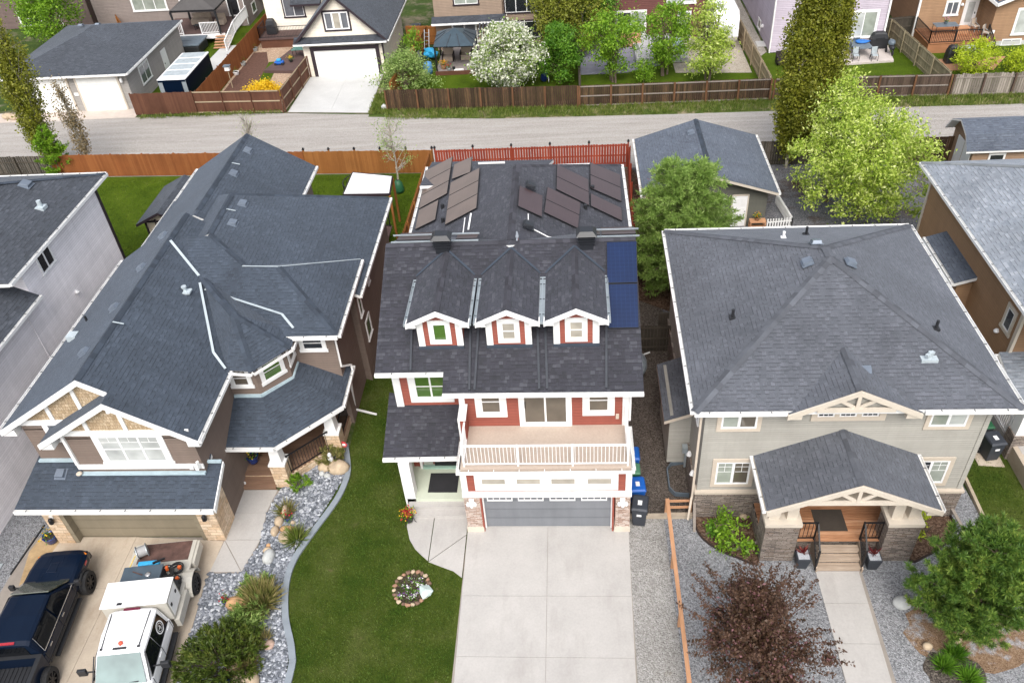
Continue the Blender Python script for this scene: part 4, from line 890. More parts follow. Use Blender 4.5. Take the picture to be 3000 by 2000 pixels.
# entry porch
Pr = roof(H, [[(-7.52, 21.68, 2.77), (-4.6, 21.72, 2.77), (-4.45, 23.62, 3.74), (-7.46, 24.1, 3.97)]], SH_CHAR, name='porch_roof')
gutter(H, (-7.52, 21.68, 2.77), (-4.6, 21.72, 2.77), (0, -1))
MB().box(-6.85, -4.3, 21.5, 23.3, 0, .5).build('porch_floor', PORCH_C, H)
for y, z in ((20.92, .17), (21.22, .34)): MB().box(-6.8, -4.34, y, 21.5, z-.17, z).build('porch_step', CONC, H)
MB().box(-6.93, -6.5, 21.5, 21.95, .0, 2.6).build('porch_column', WHITE, H); MB().box(-6.95, -6.8, 21.95, 23.3, .5, 2.6).build('wing_wall', PORCH_C, H)
dr = MB().box(-5.9, -4.95, 23.17, 23.25, .52, 2.6).build('front_door', BLACKM, H)
k = MB(); k.box(-6.5, -6.4, 23.1, 23.25, .5, 2.6); k.box(-4.9, -4.3, 23.1, 23.25, .5, 2.6); k.build('door_frame', WHITE, H)
MB().box(-6.35, -5.95, 23.15, 23.25, .7, 2.5).build('sidelight', GL_GREEN, H); k = MB(); k.box(-6.4, -4.9, 23.08, 23.25, .5, .62); k.build('threshold', plain('mint_threshold', (.3, .45, .38), .6), H)
MB().box(-5.05, -5.0, 23.1, 23.16, 1.4, 1.6).build('handle', CHROME, dr)
downspout(H, [(2.05, 22.0, 5.7), (2.05, 22.45, 5.4), (2.05, 22.45, 3.9)])
# roof hardware
for x, y in ((-2.08, 32.2), (-2.08, 28.95)): box_vent(Rb, (x+.3, y, 8.77-.15), (1, 0), .51, ROOFMETAL, .4)
for cx in (-5.1, .55):
    k = MB(); y = 27.35; k.box(cx-.26, cx+.26, y-.2, y+.2, 8.5, 9.15)
    for j in range(3): k.box(cx-.33, cx+.33, y-.27, y+.27, 8.85+j*.1, 8.9+j*.1)
    k.hexa([(cx-.4, y-.34, 9.2), (cx+.4, y-.34, 9.2), (cx+.4, y+.34, 9.2), (cx-.4, y+.34, 9.2), (cx-.25, y-.2, 9.36), (cx+.25, y-.2, 9.36), (cx+.25, y+.2, 9.36), (cx-.25, y+.2, 9.36)])
    k.build('chimney_vent', ROOFMETAL, H)
def inplane(px, py):                    # points on the two rear roof slopes, surveyed from the photo
    u, v = 1050+px/2.24, 400+py/2.24; d = ray(u, v); m = -.513 if px > 1020 else .513
    z0, x0 = 8.77, -2.43
    t = (z0-CAMH-m*x0)/(d[2]-m*d[0]); return np.array([d[0]*t, d[1]*t, CAMH+d[2]*t])
def panel(parent, P, mat, lift=.13, th=.035, name='solar_panel'):
    P = [np.array(p, float)+(0, 0, lift) for p in P]; m = MB()
    n = nrm(np.cross(P[1]-P[0], P[3]-P[0])); n = n if n[2] > 0 else -n
    h = nrm(P[1]-P[0]); up = np.cross(n, h); c = sum(P)/4
    f = MB(); f.extr(P, -n*th); o = f.build(name, BLACKM, parent)
    Q = [c+(p-c)*.975+n*.003 for p in P]; m.poly(Q if np.cross(Q[1]-Q[0], Q[2]-Q[0])[2] > 0 else Q[::-1], None)
    q = m.v; m.uv = [((np.array(p)-Q[0])@h, (np.array(p)-Q[0])@up) for p in q]; m.build('cells', mat, o); return o
def prow(corner_px, nu, nv, mat):
    # corner pixels: near-left, near-right, far-right, far-left of a block of panels, split nu x nv
    c = [inplane(*p) for p in corner_px]
    c[2] = c[1]+c[3]-c[0]+(c[2]-(c[1]+c[3]-c[0]))*.5
    L = lambda a, b: (c[0]*(1-a)+c[1]*a)*(1-b)+(c[3]*(1-a)+c[2]*a)*b
    for i in range(nu):
        for j in range(nv):
            e = .012; panel(Rb, [L((i+e)/nu, (j+e)/nv), L((i+1-e)/nu, (j+e)/nv), L((i+1-e)/nu, (j+1-e)/nv), L((i+e)/nu, (j+1-e)/nv)], mat)
prow(((396, 492), (586, 388), (630, 148), (440, 240)), 1, 3, SOLAR)
prow(((372, 628), (508, 562), (530, 424), (398, 496)), 1, 1, SOLAR)
prow(((612, 298), (738, 250), (748, 140), (628, 198)), 1, 1, SOLAR)
prow(((566, 598), (780, 484), (800, 226), (604, 318)), 1, 3, SOLAR)
prow(((1046, 474), (1208, 548), (1214, 402), (1056, 335)), 1, 1, SOLAR_R)
prow(((1216, 512), (1446, 622), (1468, 452), (1238, 344)), 1, 2, SOLAR_R)
prow(((1296, 360), (1518, 470), (1516, 296), (1300, 196)), 1, 2, SOLAR_R)
prow(((1522, 470), (1735, 572), (1732, 484), (1520, 386)), 1, 1, SOLAR_R)
prow(((1520, 352), (1730, 444), (1726, 262), (1517, 182)), 1, 2, SOLAR_R)
P0 = lambda x, y: (x, y, rz(y))
panel(Rm, [P0(1.28, 24.05), P0(2.4, 24.05), P0(2.44, 25.7), P0(1.29, 25.7)], SOLAR_B); panel(Rm, [P0(1.29, 25.73), P0(2.44, 25.73), P0(2.49, 27.35), P0(1.33, 27.35)], SOLAR_B)
for x0, x1 in ((-7.0, -5.5), (-5.5, -5.45+.0), (1.15, 2.5)):
    if x1-x0 > .2: panel(Rm, [(x0, 27.75, 8.72), (x1, 27.75, 8.72), (x1, 28.75, 8.42), (x0, 28.75, 8.42)], SOLAR_R, .12)
panel(Rm, [(-4.6, 27.75, 8.72), (-3.75, 27.75, 8.72), (-3.75, 28.6, 8.44), (-4.6, 28.6, 8.44)], SOLAR_R, .12); panel(Rm, [(.95-.4, 27.75, 8.72), (1.1, 27.75, 8.72), (1.1, 28.6, 8.44), (.55, 28.6, 8.44)], SOLAR_R, .12)
k = MB()
for x0, x1 in ((-7.2, -3.7), (.2, 2.62)): k.bar((x0, 27.66, 8.8), (x1, 27.66, 8.8), .05, .05); k.bar((x0, 28.2, 8.78), (x1, 28.2, 8.78), .05, .05)
for px in ((690, 655), (1205, 670)): pass
for q in range(len(k.v)//8): MB().mesh(k.v[q*8:q*8+8], [(3, 2, 1, 0), (4, 5, 6, 7), (0, 1, 5, 4), (1, 2, 6, 5), (2, 3, 7, 6), (3, 0, 4, 7)]).build('panel_rail', GALV, Rm)
k = MB(); a = [inplane(*p)+(0, 0, .05) for p in ((700, 540), (685, 660))]; k.tube(a, .025, 6)
a = [inplane(*p)+(0, 0, .05) for p in ((1115, 515), (1115, 575), (1130, 605), (1245, 665))]; k.tube(a, .025, 6); k.tube([a[-1], a[-1]+(1.6, -.1, -.35)], .025, 6)
k.bar(inplane(722, 618)+(0, 0, .06), inplane(740, 512)+(0, 0, .06), .07, .03); k.build('cable_conduit', WHITE2, Rb)
for px in ((553, 470), (1537, 350), (1490, 475), (556, 560)):
    p = inplane(*px); pipe_vent(Rb, p, .22, .085, BLACKP)
# grey loungers and patterned rug seen through the sliding door are left to the dim glass
# ================================================================ sage house (right)
H = thing('sage_house', 'sage green house with a wide grey pyramid roof and stone pillared porch', 'house', (9.5, 26, 0))
w = MB(); w.prism([(4.6, 21.05), (14.3, 21.05), (14.3, 31.8), (4.6, 31.8)], 1.4, 5.95); w.build('wall', SID_SAGE, H)
s = MB(); s.prism([(4.52, 20.96), (14.38, 20.96), (14.38, 31.9), (4.52, 31.9)], 0, 1.4); s.build('stone_base', STONE_GRY, H)
s = MB(); s.prism([(4.48, 20.9), (14.42, 20.9), (14.42, 21.3), (4.48, 21.3)], 1.401, 1.52); s.build('ledge', CREAM, H)
ez = 6.12; FLc, FRc, BRc, BLc = (4.08, 20.6, ez), (14.95, 20.58, ez), (14.84, 32.1, ez), (4.17, 32.2, ez)
a0, a1 = (9.52, 26.05, 8.68), (9.5, 26.7, 8.68)
Rm = roof(H, [[FLc, FRc, a0], [FRc, BRc, a1, a0], [BRc, BLc, a1], [BLc, FLc, a0, a1]], SH_GREY, name='main_roof')
caps(Rm, [(FLc, a0), (FRc, a0), (BRc, a1), (BLc, a1), (a0, a1)], CAPS_GREY, .055, .17)
for p, q, n in ((FLc, (7.2, 20.6, ez), (0, -1)), ((11.75, 20.59, ez), FRc, (0, -1)), (FRc, BRc, (1, 0)), (BRc, BLc, (0, 1)), (BLc, FLc, (-1, 0))): gutter(H, p, q, n)
fg = roof(H, [[(9.45, 20.5, 7.12), (9.45, 23.1, 7.12), (7.25, 21.4, 6.03), (7.25, 20.5, 6.03)], [(9.45, 20.5, 7.12), (11.68, 20.5, 6.03), (11.68, 21.4, 6.03), (9.45, 23.1, 7.12)]], SH_GREY, trim=CREAM2, name='gable_roof')
caps(fg, [((9.45, 20.5, 7.12), (9.45, 23.0, 7.12))], CAPS_GREY, .06)
def truss(y, cx, hw, zt, ze, wd=.2, parent=H):
    t = MB(); m = (zt-ze)/hw
    for s in (-1, 1):
        t.extr([(cx, y, zt), (cx+s*hw, y, ze), (cx+s*hw, y, ze-wd*1.1), (cx, y, zt-wd)], (0, -.06, 0))
        t.bar((cx+s*.02, y-.03, zt-wd-.42), (cx+s*.62, y-.03, zt-wd-.62*m+.02), .05, .12, up=(0, 1, 0)) if False else None
        t.bar((cx+s*.05, y-.0, zt-.78), (cx+s*.55, y-.0, zt-.2-.55*m), .12, .05, up=(0, 1, 0))
        t.extr([(cx+s*hw, y, ze), (cx+s*(hw-.5), y, ze), (cx+s*(hw-.5), y, ze-.24), (cx+s*hw, y, ze-.24)], (0, .25, 0))
    t.box(cx-.06, cx+.06, y-.05, y+.0, zt-.85, zt-.15); t.box(cx-hw*.58, cx+hw*.58, y-.055, y+.02, zt-.95, zt-.78)
    return t.build('gable_truss', CREAM2, parent)
truss(20.5, 9.45, 2.23, 7.1, 6.02)
MB().extr([(8.0, 20.62, 6.1), (10.9, 20.62, 6.1), (9.45, 20.62, 6.95)], (0, .4, 0)).build('gable_wall', SID_SAGE, H)
for x, y in ((9.1, 27.1), (8.75, 25.7), (9.95, 25.55)): pass
box_vent(Rm, (9.3, 27.25, 8.5), (0, 1), .45); box_vent(Rm, (8.75, 26.1, 8.42), (-1, 0), .47); box_vent(Rm, (10.25, 26.0, 8.42), (1, 0), .47)
def h3r(px, py):                         # a point of the photo put on the hip roof
    u, v = 1800+px/1.96, 300+py/1.96; d = ray(u, v); best = None
    for pts in ((FLc, FRc, a0), (FRc, BRc, a0), (BRc, BLc, a1), (BLc, FLc, a0)):
        n = np.cross(np.array(pts[1])-pts[0], np.array(pts[2])-pts[0]); t = ((np.array(pts[0])-(0, 0, CAMH))@n)/(d@n); p = np.array((0, 0, CAMH))+d*t
        if best is None or p[2] < best[2]: best = p
    return best
for px in ((1100, 760), (678, 1235), (1845, 1300)): pipe_vent(Rm, h3r(*px), .38, .055, BLACKP, .12)
pipe_vent(Rm, h3r(970, 778), .3, .06, WHITE2, .1)
p = h3r(1805, 1470); k = MB(); k.box(p[0]-.28, p[0]+.28, p[1]-.15, p[1]+.2, p[2]-.08, p[2]+.05); k.tube([p, p+(0, 0, .3)], .08, 10); k.bar(p+(-.15, -.1, .2), p+(.15, .1, .2), .12, .1); k.build('roof_exhaust', FLASH_W, Rm)
p = h3r(1440, 1540); box_vent(Rm, (p[0], p[1], p[2]), (0, -1), .45)
for x0, x1, z0, z1, g in ((5.15, 6.4, 4.85, 5.9, (GL_GREEN, GL_BROWN)), (12.3, 13.55, 4.85, 5.9, (GL_GREEN, GL_WHITE)), (5.2, 6.45, 1.86, 3.08, (GL_GREEN, GL_BROWN)), (12.3, 13.55, 1.86, 3.08, (GL_DARK, GL_GREEN))):
    wfront(H, x0, x1, 21.045, z0, z1, glasses=list(g), cols=2, trim=CREAM, tw=.15, sill=False, muntin=(2, 2, .55, 1), fw=.07)
for i in range(3): wfront(H, 8.42+i*.75, 8.42+i*.75+.58, 21.04, 5.38, 5.95, glass=GL_DARK, tw=.0, sill=False, muntin=(3, 2, .0, 1))
t = MB(); t.box(8.22, 10.75, 21.0, 21.044, 5.2, 5.4); t.box(8.22, 8.42, 21.0, 21.044, 5.4, 6.0); t.box(10.52, 10.75, 21.0, 21.044, 5.4, 6.0)
for i in range(2): t.box(9.0+i*.75, 9.17+i*.75, 21.0, 21.043, 5.4, 6.0)
t.build('window_trim', CREAM, H)
for a, b in ((4.57, 4.72), (14.16, 14.33)): MB().box(a, b, 21.02, 21.05, 1.52, 5.95).build('corner_board', SID_SAGE, H)
downspout(H, [(4.42, 21.0, 5.9), (4.42, 21.0, 1.2), (4.3, 20.7, .15)], CREAM)
# porch
pe, pr, yF = 3.4, 4.72, 18.5
Pr = roof(H, [[(9.45, yF, pr), (9.45, 21.2, pr), (6.48, 21.2, pe), (6.48, yF, pe)], [(9.45, yF, pr), (12.3, yF, pe), (12.3, 21.2, pe), (9.45, 21.2, pr)]], SH_GREY, trim=CREAM2, name='porch_roof')
caps(Pr, [((9.45, yF, pr), (9.45, 21.2, pr))], CAPS_GREY, .065)
gutter(H, (6.48, yF, pe), (6.48, 21.05, pe), (-1, 0)); gutter(H, (12.3, yF, pe), (12.3, 21.05, pe), (1, 0))
truss(yF-.01, 9.42, 2.93, pr-.02, pe-.02, .2)
b = MB(); b.box(6.75, 12.1, 19.36, 20.95, 0, .78); b.build('porch_base', STONE_GRY, H)
b = MB()
for i in range(13): b.box(6.8, 12.05, 19.19+i*.137, 19.19+i*.137+.119, .785, .82)
b.build('porch_floor', W_DECK, H)
for s in (-1, 1):
    x0, x1 = (6.72, 7.92) if s < 0 else (10.98, 12.12)
    MB().box(x0, x1, 18.9, 19.75, 0, 2.03).build('stone_pillar', STONE_GRY, H)
    c = MB(); c.box(x0-.05, x1+.05, 18.84, 19.8, 2.031, 2.2)
    for xx in ((x0+.28), (x1-.28)): c.box(xx-.19, xx+.19, 19.1, 19.48, 2.2, 3.3)
    c.build('paired_columns', CREAM2, H)
MB().box(6.9, 11.95, 18.98, 19.3, 3.2, 3.38).build('porch_beam', CREAM2, H)
for i, (y, z) in enumerate(((18.45, .2), (18.7, .4), (18.95, .6))):
    b = MB()
    for j in range(2): b.box(8.72, 10.25, y-.02+j*.135, y+.10+j*.135, z-.04, z)
    b.box(8.72, 10.25, y+.01, y+.04, z-.2, z-.045); b.build('porch_step', W_STEP, H)
for x in (8.66, 10.28): m = MB(); m.extr([(x, 18.4, 0), (x, 19.36, 0), (x, 19.36, .78), (x, 19.15, .78), (x, 18.4, .2)], (.05, 0, 0)); m.build('stair_stringer', W_STEP, H)
for xa, xb in ((7.95, 8.66), (10.3, 10.98)):
    railing(H, (xa, 19.26, .82), (xb, 19.26, .82), step=.12, h=.95)
for x in (8.66, 10.3):
    r = MB(); a, b_ = np.array([x, 19.2, .82]), np.array([x, 18.5, .14]); Z = np.array([0, 0, 1.])
    r.bar(a+Z*.95, b_+Z*.95, .055, .05); r.bar(a+Z*.12, b_+Z*.12, .04, .04)
    for q in range(9): c = a+(b_-a)*q/8; r.bar(c+Z*.1, c+Z*.95, .02, .02, up=(0, 1, 0))
    r.bar(b_-Z*.1, b_+Z*1.0, .06, .06, up=(0, 1, 0)); r.build('stair_railing', BLACKM, H)
railing(H, (11.9, 19.8, .82), (11.9, 20.9, .82), step=.12, h=.95)
# side bump-out with its own little roof, on the left wall
MB().prism([(3.75, 23.6), (4.6, 23.6), (4.6, 26.6), (3.75, 26.6)], .25, 3.0).build('bump_out', SID_SAGE, H)
roof(H, [[(3.5, 23.4, 2.85), (4.62, 23.4, 3.3), (4.62, 26.8, 3.3), (3.5, 26.8, 2.85)]], SH_GREY, trim=CREAM, name='bump_out_roof')
wleft(H, 22.2, 22.9, 4.59, 3.9, 4.9, glass=GL_SKY, tw=.05)
for y in (21.6, 22.6, 24.0): MB().lathe((4.45, y, 1.75), [(.07, 0), (.11, .02), (.06, .2)], 8).build('wall_vent', WHITE2, H)
k = MB(); k.tube([(4.45, 23.3, .3), (4.45, 23.3, 1.2), (4.45, 23.1, 1.3)], .05, 6); k.box(4.3, 4.5, 23.2, 23.45, 1.2, 1.5); k.build('gas_meter', GALV, H)
MB().box(4.1, 4.6, 31.8, 31.9, 0, 1.7).build('side_post', W_DKOLD, H)
# ================================================================ other buildings
def body(H, xy, z0, z1, mat, name='wall'): return MB().prism(xy, z0, z1).build(name, mat, H)
def rect(x0, x1, y0, y1): return [(x0, y0), (x1, y0), (x1, y1), (x0, y1)]
def hip(H, x0, x1, y0, y1, z, m, mat, trim=WHITE, t=.17, name='roof'):
    w, d = x1-x0, y1-y0; r = min(w, d)/2; zt = z+r*m
    a, b, c, e = (x0, y0, z), (x1, y0, z), (x1, y1, z), (x0, y1, z)
    if w <= d: p, q = ((x0+x1)/2, y0+r, zt), ((x0+x1)/2, y1-r, zt); F = [[a, b, p], [b, c, q, p], [c, e, q], [e, a, p, q]]
    else: p, q = (x0+r, (y0+y1)/2, zt), (x1-r, (y0+y1)/2, zt); F = [[a, b, q, p], [b, c, q], [c, e, p, q], [e, a, p]]
    return roof(H, F, mat, trim, t, name)
# blush house, far left
H = thing('blush_house', 'pale blush sided two storey house at the left edge with a dark slate roof', 'house', (-27, 28, 0))
body(H, rect(-36, -23.68, 28.2, 35.6), 0, 7.7, SID_PINK); body(H, rect(-36, -23.69, 14, 28.2), 0, 6.2, SID_PINK)
u = hip(H, -38, -23.32, 26.9, 36.4, 7.78, .42, SH_DARK); hip_ = u
gutter(H, (-23.32, 36.4, 7.78), (-23.32, 26.9, 7.78), (1, 0)); gutter(H, (-38, 36.4, 7.78), (-23.32, 36.4, 7.78), (0, 1))
l = roof(H, [[(-23.3, 12, 6.25), (-23.3, 28.2, 6.25), (-29, 28.2, 9.1), (-29, 12, 9.1)]], SH_DARK, name='wing_roof'); gutter(H, (-23.3, 28.2, 6.25), (-23.3, 12, 6.25), (1, 0))
wright(H, 29.5, 30.6, -23.67, 6.45, 7.35, cols=2, glass=GL_DARK, tw=.05, fw=.06)
MB().box(-23.73, -23.62, 35.5, 35.66, 0, 7.6).build('corner_board', DKTRIM, H); MB().box(-23.7, -23.66, 27.36, 27.42, 0, 6.1).build('seam_trim', SID_PINK, H)
MB().lathe((-23.58, 30.9, 4.4), [(.1, 0), (.12, .05), (.06, .15)], 8).build('wall_vent', WHITE2, H)
box_vent(u, (-25.6, 33.6, 8.78), (1, 0), .42, VENT_BL, .45); p = (-24.4, 32.3, 8.27); k = MB(); k.tube([p, np.array(p)+(0, 0, .35)], .1, 10); k.box(p[0]-.2, p[0]+.2, p[1]-.2, p[1]+.2, p[2]-.1, p[2]+.06); k.build('roof_exhaust', FLASH_W, u)
caps(u, [((-23.32, 36.4, 7.78), (-27.9, 31.65, 9.77))], CAPS_BLUE, .05)
# caramel house, far right
H = thing('caramel_house', 'caramel brown sided house at the right edge with a weathered light grey roof', 'house', (21, 31, 0))
body(H, rect(17.75, 28, 26.6, 37.4), 0, 5.9, SID_TAN)
u = hip(H, 17.3, 29, 24.0, 38, 6.0, .42, SH_LITE); gutter(H, (17.3, 38, 6.0), (17.3, 24.0, 6.0), (-1, 0)); caps(u, [((17.3, 38, 6), (23.1, 32.2, 8.44))], CAPS_LITE, .05)
body(H, rect(17.1, 17.75, 30.9, 34.2), 0, 3.75, SID_TAN, 'bump_out'); roof(H, [[(16.85, 30.7, 3.9), (17.76, 30.7, 4.2), (17.76, 34.5, 4.2), (16.85, 34.5, 3.9)]], SH_GARG, name='bump_out_roof')
gutter(H, (16.85, 34.5, 3.9), (16.85, 30.7, 3.9), (-1, 0))
wleft(H, 27.2, 27.75, 17.74, 3.9, 4.85, glass=GL_DARK, trim=CREAM2, tw=.14)
MB().lathe((17.68, 27.9, 3.4), [(.1, 0), (.12, .05), (.06, .15)], 8).build('wall_vent', WHITE2, H)
MB().box(17.66, 17.78, 26.56, 26.75, 0, 5.9).build('corner_board', CREAM2, H)
MB().box(17.7, 17.8, 37.3, 37.45, 0, 5.8).build('corner_board', CREAM2, H)
roof(H, [[(17.3, 24.2, 2.7), (22, 24.2, 2.7), (22, 26.6, 3.4), (17.3, 26.6, 3.4)]], SH_LITE, name='porch_roof')
gutter(H, (17.3, 26.6, 3.3), (17.3, 24.2, 2.7), (-1, 0))
MB().box(17.5, 22, 23.9, 26.6, 0, .75).build('porch_base', CONC, H)
railing(H, (17.55, 26.2, .75), (17.55, 24.5, .75), WHITE2, 1.0, .13, .07, .03, name='porch_railing')
MB().box(17.45, 18.1, 23.85, 24.45, 0, 1.3).build('stone_pillar', STONE_GRY, H); MB().box(17.5, 18.05, 23.9, 24.4, 1.301, 2.6).build('porch_column', WHITE, H)
for i in range(4): MB().box(18.1-.35+.0, 19.8, 22.3+i*.38, 23.9, i*.19, (i+1)*.19).build('porch_step', CONC, H)
MB().box(17.55, 17.78, 22.2, 23.85, 0, .75).build('stair_wall', CONC_T, H)
# garage behind the sage house
H = thing('detached_garage', 'small dark olive garage with a slate blue gable roof and white door', 'garage', (7.8, 45, 0))
body(H, rect(4.4, 11.15, 42.15, 48.4), 0, 2.45, SID_DKGRN); MB().extr([(4.4, 42.15, 2.45), (11.15, 42.15, 2.45), (7.78, 42.15, 3.5)], (0, .2, 0)).build('gable_wall', SID_DKGRN, H)
u = roof(H, [[(7.8, 41.6, 3.62), (4.05, 41.6, 2.42), (4.05, 48.9, 2.42), (7.8, 48.9, 3.62)], [(7.8, 41.6, 3.62), (7.8, 48.9, 3.62), (11.6, 48.9, 2.42), (11.6, 41.6, 2.42)]], SH_GARG, trim=CREAM2)
caps(u, [((7.8, 41.62, 3.62), (7.8, 48.9, 3.62))], CAPS_BLUE, .05); box_vent(u, (7.35, 47.3, 3.5), (-1, 0), .32, VENT_BL)
gutter(H, (4.05, 48.9, 2.42), (4.05, 41.6, 2.42), (-1, 0)); gutter(H, (11.6, 41.6, 2.42), (11.6, 48.9, 2.42), (1, 0))
d = MB().box(9.22, 10.03, 42.1, 42.16, .02, 2.02).build('door', WHITE2, H); k = MB()
for i in range(2):
    for j in range(3): k.box(9.32+i*.36, 9.57+i*.36, 42.085, 42.11, .2+j*.6, .65+j*.6)
k.build('door_panel', WHITE, d); MB().lathe((9.95, 42.06, 1.0), [(.03, 0), (.04, .03), (.02, .06)], 8).build('handle', CHROME, d)
k = MB(); k.box(9.14, 9.22, 42.09, 42.15, 0, 2.1); k.box(10.03, 10.11, 42.09, 42.15, 0, 2.1); k.box(9.14, 10.11, 42.088, 42.15, 2.02, 2.1); k.build('door_frame', CREAM2, H)
wfront(H, 8.2, 8.75, 42.14, 1.0, 1.8, glass=GL_BROWN, tw=.06)
# garage with two white doors
H = thing('double_garage', 'grey sided garage with two white overhead doors and a hip roof facing the lane', 'garage', (-40, 67, 0))
body(H, rect(-45.0, -35.1, 62.5, 74.0), 0, 3.05, SID_GREY)
u = hip(H, -45.4, -34.75, 62.05, 74.4, 3.1, .3, SH_DARK); gutter(H, (-45.4, 62.05, 3.1), (-34.75, 62.05, 3.1), (0, -1)); gutter(H, (-34.75, 62.05, 3.1), (-34.75, 74.4, 3.1), (1, 0))
for x0, x1 in ((-43.5, -40.15), (-39.25, -35.9)):
    MB().box(x0, x1, 62.42, 62.5, 0, 2.75).build('garage_door', DOOR_WHT, H); k = MB(); k.box(x0-.15, x0, 62.4, 62.5, 0, 2.9); k.box(x1, x1+.15, 62.4, 62.5, 0, 2.9); k.box(x0-.15, x1+.15, 62.39, 62.5, 2.75, 2.9); k.build('door_frame', CREAM2, H)
wright(H, 64.8, 66.6, -35.09, 1.1, 2.5, cols=2, glass=GL_SKY, tw=.09)
d = MB().box(-35.1, -35.05, 69.3, 70.3, .05, 2.15).build('door', WHITE2, H); MB().box(-35.05, -35.0, 69.4, 69.46, 1.0, 1.1).build('handle', BLACKM, d)
MB().lathe((-35.5, 62.35, 2.3), [(.1, 0), (.12, .2), (.08, .35)], 8).build('wall_lamp', WHITE2, H); MB().box(-39.85, -39.5, 62.46, 62.5, 1.3, 1.55).build('house_number_plate', WHITE, H)
for x in (-41.5, -40): box_vent(u, (x, 69.9, 4.45), (0, 1), .3, VENT_BL)
# house behind it, with the deck
H = thing('grey_brown_house', 'grey brown house with white windows behind the raised deck with the canopy', 'house', (-38, 86, 0))
body(H, rect(-46.5, -31.3, 81.5, 92), 0, 7, SID_GRYB)
hip(H, -47, -30.8, 81, 92.5, 7, .4, SH_DARK)
wfront(H, -42.4, -39.1, 81.49, 1.95, 4.0, cols=3, glass=GL_GREEN, tw=.13); wfront(H, -37.6, -36.0, 81.49, 2.5, 4.2, cols=2, glass=GL_WHITE, tw=.1); wfront(H, -33.0, -31.9, 81.49, 1.05, 3.1, glass=GL_DARK, tw=.06, name='patio_door')
wright(H, 83.2, 84.3, -31.29, .6, 1.5, glass=GL_SKY, tw=.07)
k = MB().box(-31.3, -31.1, 85.5, 86.2, 1.2, 2.4).build('utility_box', VENT_BL, H)
downspout(H, [(-31.35, 81.4, 6.8), (-31.35, 81.4, .2)])
H = thing('dark_brown_house', 'dark mauve brown house in the top left corner behind the double garage', 'house', (-55, 88, 0))
body(H, rect(-64, -48.4, 84, 95), 0, 7, SID_DKBRN); body(H, rect(-50.6, -48.0, 83.2, 84), 0, 4.0, SID_DKBRN, 'bump_out'); hip(H, -65, -47.6, 83.5, 95.5, 7, .4, SH_DARK)
wfront(H, -56.0, -53.8, 83.99, .3, 1.6, cols=2, rows=2, glass=GL_DARK, tw=.12); roof(H, [[(-50.8, 82.9, 4.0), (-47.8, 82.9, 4.0), (-47.8, 84, 4.5), (-50.8, 84, 4.5)]], SH_DARK, name='bump_out_roof')
downspout(H, [(-51.9, 83.9, 6.9), (-51.6, 83.9, .2)])
# cream garage house
H = thing('cream_garage', 'cream sided garage with a steep dark gable roof and one wide white overhead door', 'garage', (-18.7, 72, 0))
body(H, rect(-22.05, -15.3, 67.66, 77), 0, 3.2, SID_CREAM); MB().extr([(-22.0, 67.66, 3.2), (-15.3, 67.66, 3.2), (-18.65, 67.66, 6.55)], (0, .3, 0)).build('gable_wall', SID_CREAM, H)
u = roof(H, [[(-18.65, 67.2, 6.75), (-22.6, 67.2, 3.0), (-22.6, 77.4, 3.0), (-18.65, 77.4, 6.75)], [(-18.65, 67.2, 6.75), (-18.65, 77.4, 6.75), (-14.75, 77.4, 3.0), (-14.75, 67.2, 3.0)]], SH_DARK, trim=DKTRIM, t=.26)
gutter(H, (-14.75, 67.2, 3.0), (-14.75, 77.4, 3.0), (1, 0))
roof(H, [[(-22.6, 67.1, 2.95), (-14.8, 67.1, 2.95), (-14.8, 67.7, 3.35), (-22.6, 67.7, 3.35)]], SH_DARK, trim=DKTRIM, t=.1, name='pent_roof'); gutter(H, (-22.6, 67.1, 2.98), (-14.8, 67.1, 2.98), (0, -1))
MB().box(-21.15, -15.95, 67.58, 67.66, 0, 2.2).build('garage_door', DOOR_WHT, H)
k = MB(); k.box(-21.45, -21.15, 67.55, 67.66, 0, 2.5); k.box(-15.95, -15.65, 67.55, 67.66, 0, 2.5); k.box(-21.45, -15.65, 67.54, 67.66, 2.2, 2.5); k.build('door_frame', DKTRIM, H)
wfront(H, -19.75, -17.75, 67.65, 3.85, 5.25, cols=3, glasses=[GL_SKY, GL_BLIND, GL_SKY], trim=DKTRIM, tw=.14, sill=False, fw=.1); MB().box(-15.38, -15.26, 67.6, 67.75, 0, 2.7).build('corner_board', DKTRIM, H)
H = thing('cream_house', 'cream sided house with dark trimmed window just left of the cream garage', 'house', (-25, 82, 0))
body(H, rect(-27.8, -22.4, 77, 90), 0, 6, SID_CREAM); hip(H, -28.3, -22, 76.5, 90, 6, .4, SH_DARK, trim=DKTRIM)
wfront(H, -26.0, -24.2, 76.99, 2.1, 3.9, cols=2, glass=GL_SKY, trim=DKTRIM, tw=.13); roof(H, [[(-25.2, 76.4, 3.3), (-22.4, 76.4, 3.3), (-22.4, 77, 3.6), (-25.2, 77, 3.6)]], SH_DARK, trim=DKTRIM, name='pent_roof')
b = MB(); b.box(-28.3, -22.9, 74.9, 77, .75, .9); b.build('deck_floor', W_DECKD, H); railing(H, (-28.2, 75, .9), (-23, 75, .9), BLACKM, 1, .14, name='deck_railing'); railing(H, (-28.2, 75, .9), (-28.2, 76.9, .9), BLACKM, 1, .14, name='deck_railing')
MB().box(-28.2, -23, 75, 76.9, 0, .74).build('deck_skirt', W_DKBRN, H)
